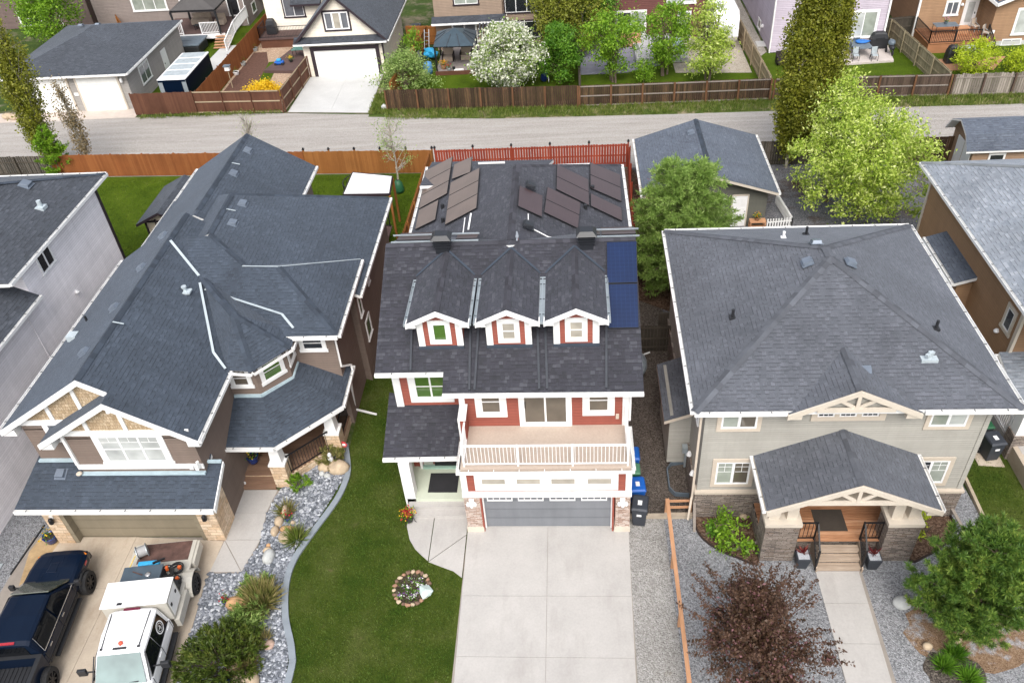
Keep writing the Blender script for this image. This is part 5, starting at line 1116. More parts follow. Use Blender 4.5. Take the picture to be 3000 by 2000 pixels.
# sand house
H = thing('sand_house', 'sand coloured house with black trimmed windows behind the white blossoming tree', 'house', (-7, 78, 0))
body(H, rect(-11.5, -5.6, 72.5, 86), 0, 6.5, SID_TAN2); body(H, rect(-5.6, -1.6, 73.3, 86), 0, 6.5, SID_TAN2, 'wing_wall'); hip(H, -12, -1.2, 72, 86.5, 6.5, .4, SH_DARK)
wfront(H, -9.65, -7.65, 72.49, 3.85, 5.2, cols=2, glass=GL_GREEN, trim=DKTRIM, tw=.12); wfront(H, -5.4, -2.6, 73.29, 2.7, 4.8, cols=3, glass=GL_DARK, trim=DKTRIM, tw=.12); wfront(H, -5.2, -2.4, 73.29, .5, 1.9, cols=2, glasses=[GL_GREEN, GL_DARK], trim=DKTRIM, tw=.12)
wfront(H, -10.0, -8.0, 72.49, .25, 2.2, cols=2, glass=GL_SKY, trim=WHITE, tw=.1, name='patio_door')
roof(H, [[(-11.75, 71.9, 2.5), (-5.4, 71.9, 2.5), (-5.4, 72.5, 2.9), (-11.75, 72.5, 2.9)]], SH_DARK, name='pent_roof'); gutter(H, (-11.75, 71.9, 2.5), (-5.4, 71.9, 2.5), (0, -1))
k = MB()
for i in range(9): k.hexa([(-7.6+i*.28, 69.6, 2.0-.0), (-7.46+i*.28, 69.6, 2.0), (-7.46+i*.28, 72.4, 2.55), (-7.6+i*.28, 72.4, 2.55), (-7.6+i*.28, 69.6, 2.02), (-7.46+i*.28, 69.6, 2.02), (-7.46+i*.28, 72.4, 2.57), (-7.6+i*.28, 72.4, 2.57)])
k.build('striped_awning', DKGREY, H)
MB().box(-11, -7.2, 66.8, 72.4, 0, .32).build('deck_floor', plain('grey_deck', (.24, .21, .2), .8, bump=.3), H); MB().box(-11.05, -7.1, 66.72, 66.8, 0, .33).build('deck_skirt', W_DKBRN, H)
# brick red house
H = thing('brick_red_house', 'brick red sided house with white trimmed windows behind the row of young trees', 'house', (6, 79, 0))
body(H, rect(1.2, 11.6, 73, 86), 0, 6.5, SID_RED2); hip(H, .8, 12, 72.5, 86.5, 6.5, .4, SH_DARK)
wfront(H, 4.2, 6.6, 72.99, .4, 2.35, cols=2, glass=GL_SKY, rows=1, tw=.14, glasses=[GL_DARK, GL_GREEN]); wfront(H, 8.5, 10.7, 72.99, 2.95, 4.6, cols=2, glass=GL_WHITE, tw=.14); wfront(H, 9.5, 10.4, 72.99, .1, 2.1, glass=GL_GREEN, tw=.12, name='patio_door')
# lilac house
H = thing('lilac_house', 'pale lilac sided house with white windows above the concrete patio', 'house', (21, 75, 0))
body(H, rect(16.5, 25.4, 68.6, 84), 0, 7, SID_LILAC); body(H, rect(17.8, 25.5, 68.4, 68.6), 0, 3.0, SID_LILAC, 'bay_wall') if False else None
hip(H, 16, 26, 68.1, 84.5, 7, .4, SH_DARK)
wfront(H, 17.85, 18.9, 68.59, .4, 2.3, glass=GL_WHITE, tw=.14); wfront(H, 21.6, 24.6, 68.59, 1.0, 2.95, glasses=[GL_WHITE, GL_WHITE, GL_GREEN], cols=3, tw=.14); [MB().box(a, b, 68.5, 68.7, 0, 7).build('corner_board', WHITE, H) for a, b in ((16.42, 16.52), (25.36, 25.46))]
downspout(H, [(25.35, 68.5, 6.8), (25.35, 68.5, .2)])
for y, z in ((77.5, 1.6), (75.2, 2.3), (72.0, .9)): MB().lathe((16.42, y, z), [(.12, 0), (.14, .08), (.07, .25)], 8).build('wall_vent', WHITE2, H)
wleft(H, 73, 74, 16.49, .3, 1.0, glass=GL_SKY, tw=.08)
MB().prism(rect(15.8, 16.5, 70, 71.2), -.02, .03).build('window_well', CONC_G, H)
# brown house top right
H = thing('ochre_brown_house', 'ochre brown house with a glazed white door above a railed timber deck, top right corner', 'house', (33, 74, 0))
body(H, rect(28.4, 33.4, 70.4, 84), 0, 6.5, SID_TAN); body(H, rect(33.4, 44, 68.0, 84), 0, 3.6, SID_TAN, 'wing_wall'); MB().box(33.41, 44, 67.95, 68, 0, .35).build('foundation', CONC_G, H)
roof(H, [[(33.2, 67.5, 3.4), (38.5, 67.5, 5.6), (38.5, 80, 5.6), (33.2, 80, 3.4)], [(33.2, 67.5, 3.4), (33.2, 80, 3.4), (31.8, 80, 4.4), (31.8, 70.4, 4.4)]], SH_GARG, name='lean_to_roof'); hip(H, 27.9, 36, 69.9, 84.5, 6.5, .4, SH_DARK)
MB().bar((33.15, 67.48, 3.35), (38.5, 67.48, 5.55), .05, .24).build('barge_board', WHITE, H); MB().bar((33.15, 67.48, 3.35), (31.8, 70.3, 4.35), .05, .24).build('barge_board', WHITE, H)
wfront(H, 30.6, 31.5, 70.39, 1.8, 2.8, cols=2, glass=GL_SKY, tw=.12); d = window(H, (32.1, 70.39, .95), X, FRONT, .85, 1.95, glass=GL_WHITE, tw=.12, fw=.16, name='door'); MB().box(32.88, 32.92, 70.3, 70.36, 1.8, 1.95).build('handle', BLACKM, d)
wfront(H, 35.2, 37.2, 67.99, .9, 2.75, glass=GL_WHITE, tw=.14); MB().lathe((31.75, 70.3, 2.5), [(.1, 0), (.12, .1), (.05, .2)], 8).build('wall_lamp', WHITE2, H); MB().box(33.5, 33.75, 67.93, 68, 1.0, 1.25).build('outlet_box', WHITE2, H); MB().box(28.32, 28.48, 70.3, 70.42, 0, 6.4).build('corner_board', WHITE, H)
wfront(H, 34.6, 36, 67.98, .02, .45, cols=2, glass=GL_SKY, tw=.05, name='basement_window')
b = MB()
for i in range(24): b.box(28.4, 33.2, 66.9+i*.146, 67.03+i*.146, .75, .8)
b.build('deck_floor', W_DECKR, H); MB().box(28.45, 32.6, 66.95, 70.3, 0, .74).build('deck_skirt', W_DECKR, H)
railing(H, (28.45, 66.95, .8), (32.3, 66.95, .8), BLACKM, .95, .13, .06, .025, pst=3, name='deck_railing'); railing(H, (28.45, 66.95, .8), (28.45, 70.3, .8), BLACKM, .95, .13, .06, .025, name='deck_railing'); railing(H, (33.2, 66.2, .0), (33.2, 67.9, .8), BLACKM, .95, .13, .06, .025, name='deck_railing')
# garden buildings
H = thing('garden_shed', 'cream garden shed with a dark gable roof on the back lawn', 'shed', (-24.2, 43.6, 0))
body(H, rect(-25.2, -22.9, 41.2, 45.0), 0, 2.05, plain('cream_shed_panel', (.55, .47, .37), .7)); MB().extr([(-25.2, 41.2, 2.05), (-22.9, 41.2, 2.05), (-24.05, 41.2, 2.7)], (0, .1, 0)).build('gable_wall', plain('cream_shed_gable', (.58, .5, .4), .7), H)
roof(H, [[(-24.05, 40.8, 2.85), (-25.6, 40.8, 2.1), (-25.6, 45.4, 2.1), (-24.05, 45.4, 2.85)], [(-24.05, 40.8, 2.85), (-24.05, 45.4, 2.85), (-22.5, 45.4, 2.1), (-22.5, 40.8, 2.1)]], SH_DARK, trim=DKTRIM)
k = MB(); k.box(-24.6, -24.5, 41.14, 41.2, 0, 2.2); k.box(-25.24, -25.14, 41.14, 41.22, 0, 2.05); k.box(-25.2, -22.9, 41.13, 41.2, 2.03, 2.12); k.build('dark_trim', DKTRIM, H)
d = MB().box(-24.5, -23.2, 41.15, 41.2, .05, 2.0).build('door', plain('cream_shed_door', (.6, .53, .43), .7), H); MB().box(-24.95, -24.75, 41.12, 41.18, 1.3, 1.5).build('handle', BLACKM, d)
H = thing('gambrel_shed', 'brown gambrel roofed shed with white double doors by the lane, behind the caramel house', 'shed', (26.5, 47.6, 0))
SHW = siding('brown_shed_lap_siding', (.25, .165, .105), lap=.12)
body(H, rect(23.95, 29, 46.35, 49.4), 0, 2.15, SHW)
prof = [(46.1, 2.2), (46.75, 3.0), (47.85, 3.45), (48.95, 3.0), (49.6, 2.2)]
MB().extr([(23.95, y, z-.05) for y, z in prof], (.1, 0, 0)).build('gable_wall', SHW, H)
roof(H, [[(23.4, a[0], a[1]), (29.4, a[0], a[1]), (29.4, b[0], b[1]), (23.4, b[0], b[1])] for a, b in zip(prof, prof[1:])], SH_GARG, t=.12)
d = MB().box(23.9, 23.95, 46.6, 48.6, .05, 2.1).build('door', WHITE2, H); MB().box(23.88, 23.9, 47.58, 47.62, .05, 2.1).build('door_gap', CREAM2, d)
wfront(H, 24.95, 25.8, 46.34, 1.45, 1.85, glass=GL_DARK, tw=.06); MB().lathe((24.35, 46.3, 1.4), [(.1, 0), (.1, .05)], 10).build('wall_ornament', CREAM, H)
# ================================================================ fences
W_POST = wood('russet_fence_posts', [(.07, .035, .018), (.13, .065, .032), (.2, .10, .05)], grain=.7)
fence('weathered_fence', 'dark brown weathered plank fence along the lane below the white blossom tree', (-14.0, 60.15), (.62, 59.5), 1.68, W_BROWN, 1, W_POST, posts=2.4, rails=False, seed=1, wob=.03, postw=.12)
f2 = fence('panel_fence', 'dark brown railed fence along the lane in front of the young green trees', (.75, 59.48), (14.72, 59.4), 1.66, W_BROWN, 1, W_POST, posts=2.35, rails=(.12, .85, 1.58), rail_mat=W_GREYOLD, seed=2, wob=.03, postw=.14)
fence('panel_fence', 'dark brown railed fence along the lane below the lilac house patio', (14.95, 59.38), (27.2, 58.85), 1.66, W_BROWN2, 1, W_POST, posts=2.4, rails=(.12, .85, 1.58), rail_mat=W_GREYOLD, seed=3, wob=.03, postw=.13)
fence('bleached_fence', 'bleached grey leaning plank fence along the lane at the right edge', (27.4, 58.85), (44, 58.3), 1.62, W_GREYOLD, 1, W_BROWN2, posts=2.2, rails=(.15, 1.35), rail_mat=W_GREYOLD, seed=4, wob=.06, gap=.025, postw=.12)
fence('dividing_fence', 'tan plank fence running back from the lane between the red and lilac houses', (14.75, 59.6), (14.4, 79), 1.7, W_TAN, -1, posts=3, seed=5)
fence('dividing_fence', 'mossy tan fence running back from the lane beside the patio lawn', (27.25, 59.1), (26.5, 70.2), 1.7, W_OLIVE, -1, posts=3, seed=6)
fence('return_fence', 'short dark fence joining the lilac house to the mossy tan fence', (25.5, 70.4), (28.3, 70.8), 1.7, W_DKOLD, 1, seed=7)
fence('gate_fence', 'plain chocolate brown gate fence in front of the white cargo trailer', (-34.65, 61.2), (-29.6, 61.1), 1.8, W_DKBRN, -1, seed=8, posts=5, gap=.004)
fence('chocolate_fence', 'chocolate brown fence with pale rails in front of the yellow flowering shrub', (-29.5, 61.1), (-22.4, 60.7), 1.8, W_DKBRN, 1, rails=(.08, .95, 1.75), rail_mat=W_TAN, seed=9, posts=2.4, gap=.004)
fence('chocolate_fence', 'chocolate brown fence beside the pale concrete drive of the cream garage', (-22.35, 60.75), (-21.95, 67.6), 1.8, W_DKBRN, 1, rails=(.08, .95, 1.75), rail_mat=W_TAN, seed=10, posts=2.4, gap=.004)
fence('yard_fence', 'tall brown yard fence between the cargo trailer and the bark chip yard', (-29.2, 61.3), (-28.5, 84), 1.8, W_RUST, -1, W_DKBRN, seed=11, posts=2.6)
fence('amber_fence', 'amber stained plank fence behind the upper left houses', (-46.5, 84.5), (-41.5, 77.0), 1.7, W_ORANGE, 1, seed=12)
fence('amber_fence', 'amber board fence between the cream garage and the gazebo yard', (-13.9, 61.5), (-12.6, 74), 1.7, W_ORANGE, 1, seed=13); fence('amber_fence', 'short amber board fence behind the grey gazebo', (-14.4, 74.2), (-11.6, 73.8), 1.7, W_ORANGE, 1, seed=14)
fence('rust_fence', 'rust stained plank fence with a rope handle behind the garden shed', (-36.4, 51.15), (-18.0, 50.3), 1.7, W_RUST, -1, seed=15, posts=2.4, gap=.004)
fence('amber_fence', 'amber stained fence with black post caps behind the white canopy', (-17.95, 50.3), (-9.15, 49.85), 1.7, W_ORANGE, -1, seed=16, posts=1.75, caps_mat=BLACKM, gap=.004, cap_h=.08)
fence('dark_old_fence', 'dark weathered fence at the left edge behind the poplars', (-60, 52.2), (-36.6, 51.15), 1.65, W_DKOLD, 1, seed=17, rails=(.3, 1.2), gap=.03)
fence('red_fence', 'bright red slatted fence with black post caps behind the solar roof', (-8.95, 49.8), (3.75, 49.75), 1.7, W_RED, -1, seed=18, posts=2.45, caps_mat=BLACKM, gap=.035, cap_h=.1)
fence('red_fence', 'red slatted side fence between the red house and the slate roofed garage', (3.75, 49.6), (3.1, 33), 1.6, W_RED, -1, seed=19, posts=2.45, gap=.03)
fence('dark_old_fence', 'dark weathered fence between the detached garage and the tall poplar', (11.7, 49.4), (20.5, 49.2), 1.7, W_DKOLD, -1, seed=20)
fence('brown_lane_fence', 'brown railed fence behind the big yellow green tree beside the gambrel shed', (20.6, 49.2), (24.2, 49.15), 1.7, W_BROWN, -1, seed=21, rails=(.2, .9, 1.6))
fence('gate_fence', 'weathered gate fence closing the passage right of the red house', (2.1, 31.0), (4.6, 31.0), 1.6, W_DKOLD, 1, seed=22)
fence('amber_fence', 'amber side fence right of the brown house beside the white canopy', (-9.6, 38.6), (-9.3, 49.7), 1.75, W_ORANGE, 1, seed=23)
fence('dark_board_fence', 'dark board fence between the blossom tree yard and the blue paver patio', (.75, 59.8), (.75, 73), 1.5, W_DKOLD, 1, seed=24)
# low orange timber barrier
t = thing('timber_rail', 'fresh orange timber rail on short posts running down the gravel', 'rail', (3.5, 17, 0))
MB().bar((3.5, 21.1, .92), (3.46, 8, .88), .14, .045).build('top_rail', W_RAIL, t)
for y in (21.05, 18.6, 16.2, 13.8, 11.4): MB().box(3.43, 3.55, y-.06, y+.06, 0, .9).build('post', W_RAIL, t)
MB().bar((3.5, 21.1, .78), (4.4, 21.12, .78), .05, .1).build('rail', W_RAIL, t); MB().bar((3.5, 21.1, .4), (4.4, 21.12, .4), .05, .1).build('rail', W_RAIL, t); MB().box(4.36, 4.46, 21.0, 21.1, 0, .95).build('post', W_RAIL, t)
# ================================================================ trees and plants
def unit(n, rg):
    v = rg.normal(size=(n, 3)); return v/np.linalg.norm(v, axis=1)[:, None]
def leaf_mesh(name, pts, size, mat, parent, rg, aspect=.5, dirs=None, droop=0., fold=False):
    pts = np.asarray(pts, float); n = len(pts)
    a = unit(n, rg) if dirs is None else np.asarray(dirs, float)
    a = a+np.array([0, 0, -droop]); a /= np.linalg.norm(a, axis=1)[:, None]
    b = np.cross(a, unit(n, rg)); b /= (np.linalg.norm(b, axis=1)[:, None]+1e-9)
    s = (size*(.65+.7*rg.random(n)))[:, None]
    V = np.stack([pts, pts+a*s*.5+b*s*aspect*.5, pts+a*s, pts+a*s*.5-b*s*aspect*.5], 1).reshape(-1, 3)
    F = np.arange(4*n).reshape(n, 4)
    return mesh_obj(name, V, F, mat, parent)
def limb(m, p, q, r0, r1, rg, bend=.12, n=4, sides=6):
    p, q = np.array(p, float), np.array(q, float); L = np.linalg.norm(q-p); P = []
    o = rg.normal(size=3)*bend*L
    for i in range(n+1):
        t = i/n; P.append(p+(q-p)*t+o*math.sin(t*PI)*.5)
    m.tube(P, [r0+(r1-r0)*i/n for i in range(n+1)], sides, cap=False); return P
def broadleaf(name, label, base, h, rad, mat, n_clump=120, per=70, leaf=.12, th=.25, seed=0, shape='round', sig=.22, bark=BARK, group=None, lean=(0, 0), stems=1, cz=.0, mats2=None, frac2=.15, aspect=.5, squash=1., droop=.2, fill=.35):
    rg = np.random.default_rng(seed); base = np.array((base[0], base[1], 0.)); t = thing(name, label, 'shrub' if name.endswith(('shrub', 'bush')) else 'tree', tuple(base), group)
    pts = []; m = MB(); z0 = h*th; C = []
    while len(C) < n_clump:
        v = rg.uniform(-1, 1, 3); r = np.linalg.norm(v)
        if r > 1 or r < fill*rg.random(): continue
        zz = (v[2]+1)/2
        if shape == 'round': k = 1.0
        elif shape == 'cone': k = (1.15-zz)*.95
        elif shape == 'up': k = .55+.6*zz if zz < .7 else 1.5-.75*zz
        elif shape == 'egg': k = 1.1-.45*zz
        elif shape == 'spire': k = 1.05*(1-zz)**.7+.12
        wob = 1+.16*math.sin(3*math.atan2(v[1], v[0])+seed)+.12*math.sin(7*zz+seed*2)
        C.append((v[0]*rad*k*wob, v[1]*rad*k*wob*squash, z0+zz*(h-z0)+cz))
    C = np.array(C); C[:, 0] += lean[0]*C[:, 2]/h; C[:, 1] += lean[1]*C[:, 2]/h
    for i, c in enumerate(C):
        k = int(per*rg.uniform(.5, 1.5)); s = sig*rg.uniform(.6, 1.35)
        pts.append(c+rg.normal(size=(k, 3))*np.array([s, s, s*.8]))
    P = np.concatenate(pts)+base
    if mats2 is not None:
        k = rg.random(len(P)) < frac2; leaf_mesh('foliage', P[~k], leaf, mat, t, rg, aspect, None, droop); leaf_mesh('blossom', P[k], leaf, mats2, t, rg, aspect, None, droop)
    else: leaf_mesh('foliage', P, leaf, mat, t, rg, aspect, None, droop)
    for s in range(stems):
        o = np.array([rg.uniform(-.1, .1), rg.uniform(-.1, .1), 0])*(stems > 1)*3
        top = base+np.array([lean[0]*.8, lean[1]*.8, h*.82])+o*2
        tr = limb(m, base+o, top, max(.035, h*.016), .012, rg, .04, 6, 8)
        for c in C[rg.permutation(len(C))[:min(len(C), 26//stems+6)]]:
            j = min(len(tr)-2, max(1, int((c[2]/h)*.75*len(tr)))); limb(m, tr[j], base+c, h*.006+.006, .006, rg, .1, 3, 5)
    m.build('trunk', bark, t); return t
def columnar(name, label, trunks, h, rad, mat, n=8000, leaf=.13, seed=0, bark=BARK_L, sparse=1., low=.06, group=None):
    rg = np.random.default_rng(seed); b0 = np.array((trunks[0][0], trunks[0][1], 0.)); t = thing(name, label, 'tree', tuple(b0), group); P = []; m = MB()
    for (x, y, hh, rr) in trunks:
        b = np.array((x, y, 0.)); H_ = h*hh; limb(m, b, b+(0, 0, H_*.97), .11, .015, rg, .015, 8, 8)
        nb = int(46*rr*hh/1.0)+16
        for i in range(nb):
            z = H_*(low+(1-low)*rg.random()**.9*.86); a = rg.uniform(0, 2*PI); k = z/H_
            R = rad*rr*(min(1, .45+1.6*k) if k < .4 else 1.0 if k < .68 else max(.12, (1-k)/.32*.9+.1))*rg.uniform(.55, 1.08); L = rg.uniform(.9, 1.9)*min(1, h/7)
            q = b+np.array([math.cos(a)*R, math.sin(a)*R, min(H_, z+L)]); p = b+np.array([0, 0, z*.92]); limb(m, p, q, .028, .006, rg, .06, 3, 5)
            k = int(n/nb*rg.uniform(.5, 1.5)*sparse*hh); s = rg.random(k)**.8; pp = p+(q-p)*(.3+.75*s)[:, None]+rg.normal(size=(k, 3))*np.array([.17, .17, .26])*min(1.2, rad)
            P.append(pp)
    P = np.concatenate(P); P[:, 2] = np.maximum(P[:, 2], .3); leaf_mesh('foliage', P, leaf, mat, t, rg, .7, None, .1); m.build('trunk', bark, t); return t
def conifer(name, label, base, h, rad, mat, seed=0, whorl=.32, tuft=.16, needle=.14, nper=16, step=.12, up=.25, bark=BARK, group=None, shape=.8, tops=((0, 0, 1),), thin=.12, low=.06):
    rg = np.random.default_rng(seed); base = np.array((base[0], base[1], 0.)); t = thing(name, label, 'tree', tuple(base), group); m = MB(); P, D = [], []
    for (ox, oy, hh) in tops:
        b = base+np.array([ox, oy, 0]); H_ = h*hh; limb(m, b, b+(0, 0, H_), H_*.014+.02, .01, rg, .02, 6, 8); z = H_*low
        while z < H_:
            k = z/H_; R = rad*((1-k)**shape)*(1 if k > .18 else .7+k*1.6)+.08
            nb = int(rg.integers(4, 7))
            for j in range(nb):
                a = rg.uniform(0, 2*PI); r = R*rg.uniform(.65, 1.12); d = np.array([math.cos(a), math.sin(a), 0]); p = b+np.array([0, 0, z]); q = p+d*r+np.array([0, 0, r*up*rg.uniform(.4, 1.4)])
                limb(m, p, q, .02, .005, rg, .08, 3, 4); s = .15
                while s < 1.0:
                    c = p+(q-p)*s; side = np.cross(d, (0, 0, 1)); w = (1-s)*r*.35+.08; e = c+side*rg.uniform(-w, w)+np.array([0, 0, rg.uniform(-.06, .08)])
                    k2 = nper; axis = nrm(d*.7+side*rg.uniform(-.7, .7)+np.array([0, 0, up+.25])); tt = rg.random(k2)[:, None]*tuft
                    pp = e+axis*tt; dd = unit(k2, rg)*1.0+axis*.9; P.append(pp); D.append(dd); s += step/r*rg.uniform(.7, 1.3)
            z += whorl*rg.uniform(.7, 1.3)*(1.1-.5*k)
    leaf_mesh('needles', np.concatenate(P), needle, mat, t, rg, thin, np.concatenate(D)); m.build('trunk', bark, t); return t
columnar('poplar_tree', 'tall olive columnar poplar leaning over the left edge by the dark old fence', [(-36.6, 52.1, 1, 1), (-37.3, 52.3, .9, .8)], 10.4, 1.2, L_POPLAR, 9000, .15, 1)
columnar('birch_tree', 'sparse brownish columnar aspen with bare pale twigs near the rust stained fence', [(-34.1, 51.95, 1, 1)], 6.6, .75, L_BIRCH, 3000, .12, 2, sparse=.9)
conifer('cedar_tree', 'small bright green cedar between the tall poplar and the sparse aspen', (-36.0, 51.2), 3.6, 1.35, L_GREEN, 3, .22, .2, .16, 16, .13, .5, shape=.6, thin=.35)
broadleaf('leafy_tree', 'large bright green leafy tree in the top left corner behind the double garage', (-48.2, 76.5), 7.8, 3.0, L_GREEN, 110, 110, .24, .2, 4, sig=.42)
columnar('poplar_tree', 'massive twin stemmed olive columnar poplar towering over the lane on the right', [(13.83, 49.0, .8, .85), (14.95, 49.6, 1.1, 1.0), (14.3, 50.1, 1.05, .9), (15.5, 49.9, 1.0, .9)], 10.6, 1.35, L_POPLAR, 30000, .15, 5)
columnar('brown_poplar', 'tall olive brown columnar poplar just right of the blossom tree', [(-1.2, 69.2, 1, 1), (1.2, 69.6, 1, 1.1)], 7.8, 1.9, L_WILLOW, 13000, .17, 6)
broadleaf('leafy_tree', 'dark green bushy tree behind the brown poplar and beside the brick red house', (2.2, 71), 6.2, 1.9, L_DEEP, 80, 70, .2, .15, 7, sig=.32)
YT = 'young trees behind the lane fence'
broadleaf('blossom_tree', 'round tree covered in white blossom behind the lane fence', (-4.9, 63.4), 5.1, 2.8, L_SNOWY, 150, 150, .18, .06, 8, 'egg', .32, mats2=L_BLOSSOM, frac2=.55, aspect=.75)
broadleaf('pale_shrub', 'wide pale sage green shrub beside the cream garage drive', (-12.9, 63.6), 3.3, 2.5, L_PALE, 90, 75, .17, .05, 9, 'egg', .30, stems=3)
broadleaf('green_tree', 'dense deep green upright tree just right of the blossom tree', (-.75, 64.0), 4.9, 1.8, L_DEEP, 80, 130, .19, .05, 10, 'egg', .24, group=YT)
broadleaf('green_tree', 'fresh green vase shaped tree on the blue pavers, left of the brick red house window', (3.5, 64.0), 5.5, 2.5, L_GREEN, 75, 95, .2, .12, 11, 'up', .28, stems=3, group=YT)
broadleaf('green_tree', 'fresh green vase shaped tree hiding the patio door of the brick red house', (7.6, 64.9), 5.8, 2.2, L_GREEN, 75, 95, .2, .15, 12, 'up', .28, stems=4, group=YT)
broadleaf('green_tree', 'tall yellowish green tree in front of the parked white camper', (10.6, 63.4), 6.4, 1.9, L_YELGR, 75, 90, .19, .05, 13, 'egg', .28, stems=2, group=YT)
broadleaf('low_shrub', 'small fresh green shrub by the lane fence between two vase shaped trees', (5.85, 63.6), 1.9, .85, L_GREEN, 26, 55, .16, .02, 14, 'egg', .2)
broadleaf('lime_bush', 'round lime green bush in front of the brown deck beside the covered barbecue', (30.4, 62.5), 2.6, 1.5, L_BRIGHT, 70, 70, .15, .05, 15, 'round', .22)
broadleaf('lime_bush', 'small lime green bush at the right edge above the bleached fence', (33.6, 62.5), 1.7, 1.1, L_BRIGHT, 36, 60, .15, .03, 16, 'round', .2)
broadleaf('ash_tree', 'big spreading yellow green tree between the sage and caramel houses', (16.6, 42.6), 6.5, 4.0, L_YELGR, 170, 190, .18, .06, 17, 'egg', .34, aspect=.45, lean=(-.4, 0), cz=.5)
broadleaf('ash_tree', 'tall upper limb of yellow green foliage in front of the twin poplar', (15.3, 44.6), 8.0, 1.7, L_YELGR, 50, 110, .17, .45, 18, 'spire', .3, aspect=.45)
conifer('larch_tree', 'soft feathery green larch in front of the slate roofed garage', (5.0, 36.4), 7.2, 3.0, L_LARCH, 19, .22, .34, .2, 30, .13, .22, shape=.55, thin=.16, tops=((0, 0, 1), (1.25, .2, .97)))
conifer('pine_tree', 'dense dark green pine with pale candles by the gravel at the right edge', (12.9, 16.2), 4.3, 2.05, L_PINE, 20, .15, .3, .17, 95, .13, .75, shape=.45, thin=.12, low=.05)
broadleaf('plum_tree', 'purple leaved plum tree at the bottom edge in front of the sage house', (6.0, 14.0), 4.9, 2.35, L_PURPLE, 120, 230, .11, .08, 21, 'cone', .19, bark=BARK_R, mats2=L_PURPLE2, frac2=.10, aspect=.55, lean=(-.75, .6))
# spiky new shoots on the plum tree
rg = np.random.default_rng(5); pl = [o for o in bpy.data.objects if o.name.startswith('plum_tree')][0]; P = []; m = MB()
for i in range(80):
    a = rg.uniform(0, 2*PI); e = rg.uniform(.15, 1.3); d = np.array([math.cos(a)*math.cos(e), math.sin(a)*math.cos(e), math.sin(e)]); c = np.array([6.0-.75*(.5+.45*d[2])**1.0, 14.0+.3, 2.3])+d*np.array([2.15*(1-.45*d[2]), 2.15*(1-.45*d[2]), 2.2]); L = rg.uniform(.5, 1.15); q = c+nrm(d+np.array([0, 0, .55]))*L
    limb(m, c-d*.5, q, .012, .004, rg, .06, 3, 4); k = int(60*L); s = rg.random(k)[:, None]; P.append(c+(q-c)*s+rg.normal(size=(k, 3))*.055*(1.15-s))
leaf_mesh('shoot_foliage', np.concatenate(P), .095, L_PURPLE, pl, rg, .55); m.build('shoot', BARK_R, pl)
# thin young trees
def sapling(name, label, base, h, rad, mat, n, seed, bark, leaf=.1, spread=.75):
    rg = np.random.default_rng(seed); b = np.array((base[0], base[1], 0.)); t = thing(name, label, 'tree', tuple(b)); m = MB(); P = []
    tr = limb(m, b, b+(0, 0, h), .07, .014, rg, .02, 8, 8)
    for i in range(26):
        k = rg.uniform(.25, .85); p = b+(0, 0, h*k); a = rg.uniform(0, 2*PI); r = rad*rg.uniform(.5, 1)*(1.15-k*.6); q = p+np.array([math.cos(a)*r, math.sin(a)*r, r*spread]); pt = limb(m, p, q, .03, .01, rg, .12, 4, 4)
        for j in range(3): limb(m, pt[2], pt[2]+rg.normal(size=3)*.3+np.array([0, 0, .2]), .014, .007, rg, .1, 2, 4)
        if n: P.append(q+rg.normal(size=(int(n/26), 3))*.22)
    if n: leaf_mesh('foliage', np.concatenate(P), leaf, mat, t, rg)
    m.build('trunk', bark, t); return t
sapling('young_tree', 'thin half bare young tree with a green watering bag, in front of the amber fence', (-11.2, 47.5), 5.0, 1.35, L_PALE, 900, 30, BARK_L, .11)
sapling('young_tree', 'bare leaning sapling on the lane edge behind the brown house peak', (-22.3, 52.5), 3.6, .7, L_PALE, 130, 31, BARK_L, .1, 1.6)
sapling('twig_shrub', 'red twigged bare shrub beside the slate roofed garage behind the larch', (4.2, 40.4), 3.6, .8, L_REDTW, 700, 32, plain('red_bark', (.2, .06, .05), .9), .07, 1.8)
k = thing('watering_bag', 'green watering bag wrapped round the foot of the half bare young tree', 'bag', (-11.2, 47.5, 0)); MB().lathe((-11.2, 47.5, 0), [(.34, .0), (.36, .2), (.28, .6), (.12, .85)], 14).build('bag', GREENP, k, True); MB().lathe((-11.2, 47.5, .84), [(.1, 0), (.1, .05)], 10).build('strap', BLACKP, k)
broadleaf('low_shrub', 'small leafy shrub behind the amber corner fence by the cream garage', (-13.2, 70), 3.0, .9, L_GREEN, 30, 50, .16, .1, 33, 'egg', .25)
broadleaf('forsythia_bush', 'bright yellow flowering bush inside the chocolate fence', (-24.6, 63.2), 1.6, 1.45, YELFL, 75, 110, .13, .02, 34, 'round', .2, squash=.6)
# front garden planting
def junip(label, base, r, h, mat, seed, n=60, name='juniper_bush', leaf=.16, per=34, flat=.5):
    rg = np.random.default_rng(seed); b = np.array((base[0], base[1], .0)); t = thing(name, label, 'shrub', tuple(b)); P, D = [], []; m = MB()
    for i in range(n):
        a = rg.uniform(0, 2*PI); rr = math.sqrt(rg.random())*r; d = np.array([math.cos(a), math.sin(a), 0]); c = b+d*rr+np.array([0, 0, h*(1-.65*(rr/r)**2)*rg.uniform(.45, 1.05)]); ax = nrm(d*rg.uniform(.2, 1.1)+np.array([0, 0, .75])+rg.normal(size=3)*.25)
        L = rg.uniform(.25, .5)*min(1, r+.2); s = rg.random((per, 1)); P.append(c+ax*L*(s-.4)+rg.normal(size=(per, 3))*.045*(1.2-s)); D.append(ax*1.2+unit(per, rg)*.8); m.tube([b+d*rr*.4, c+ax*L*.3], [.015, .006], 4, cap=False)
    leaf_mesh('foliage', np.concatenate(P), leaf, mat, t, rg, .28, np.concatenate(D)); m.build('stem', BARK, t); return t
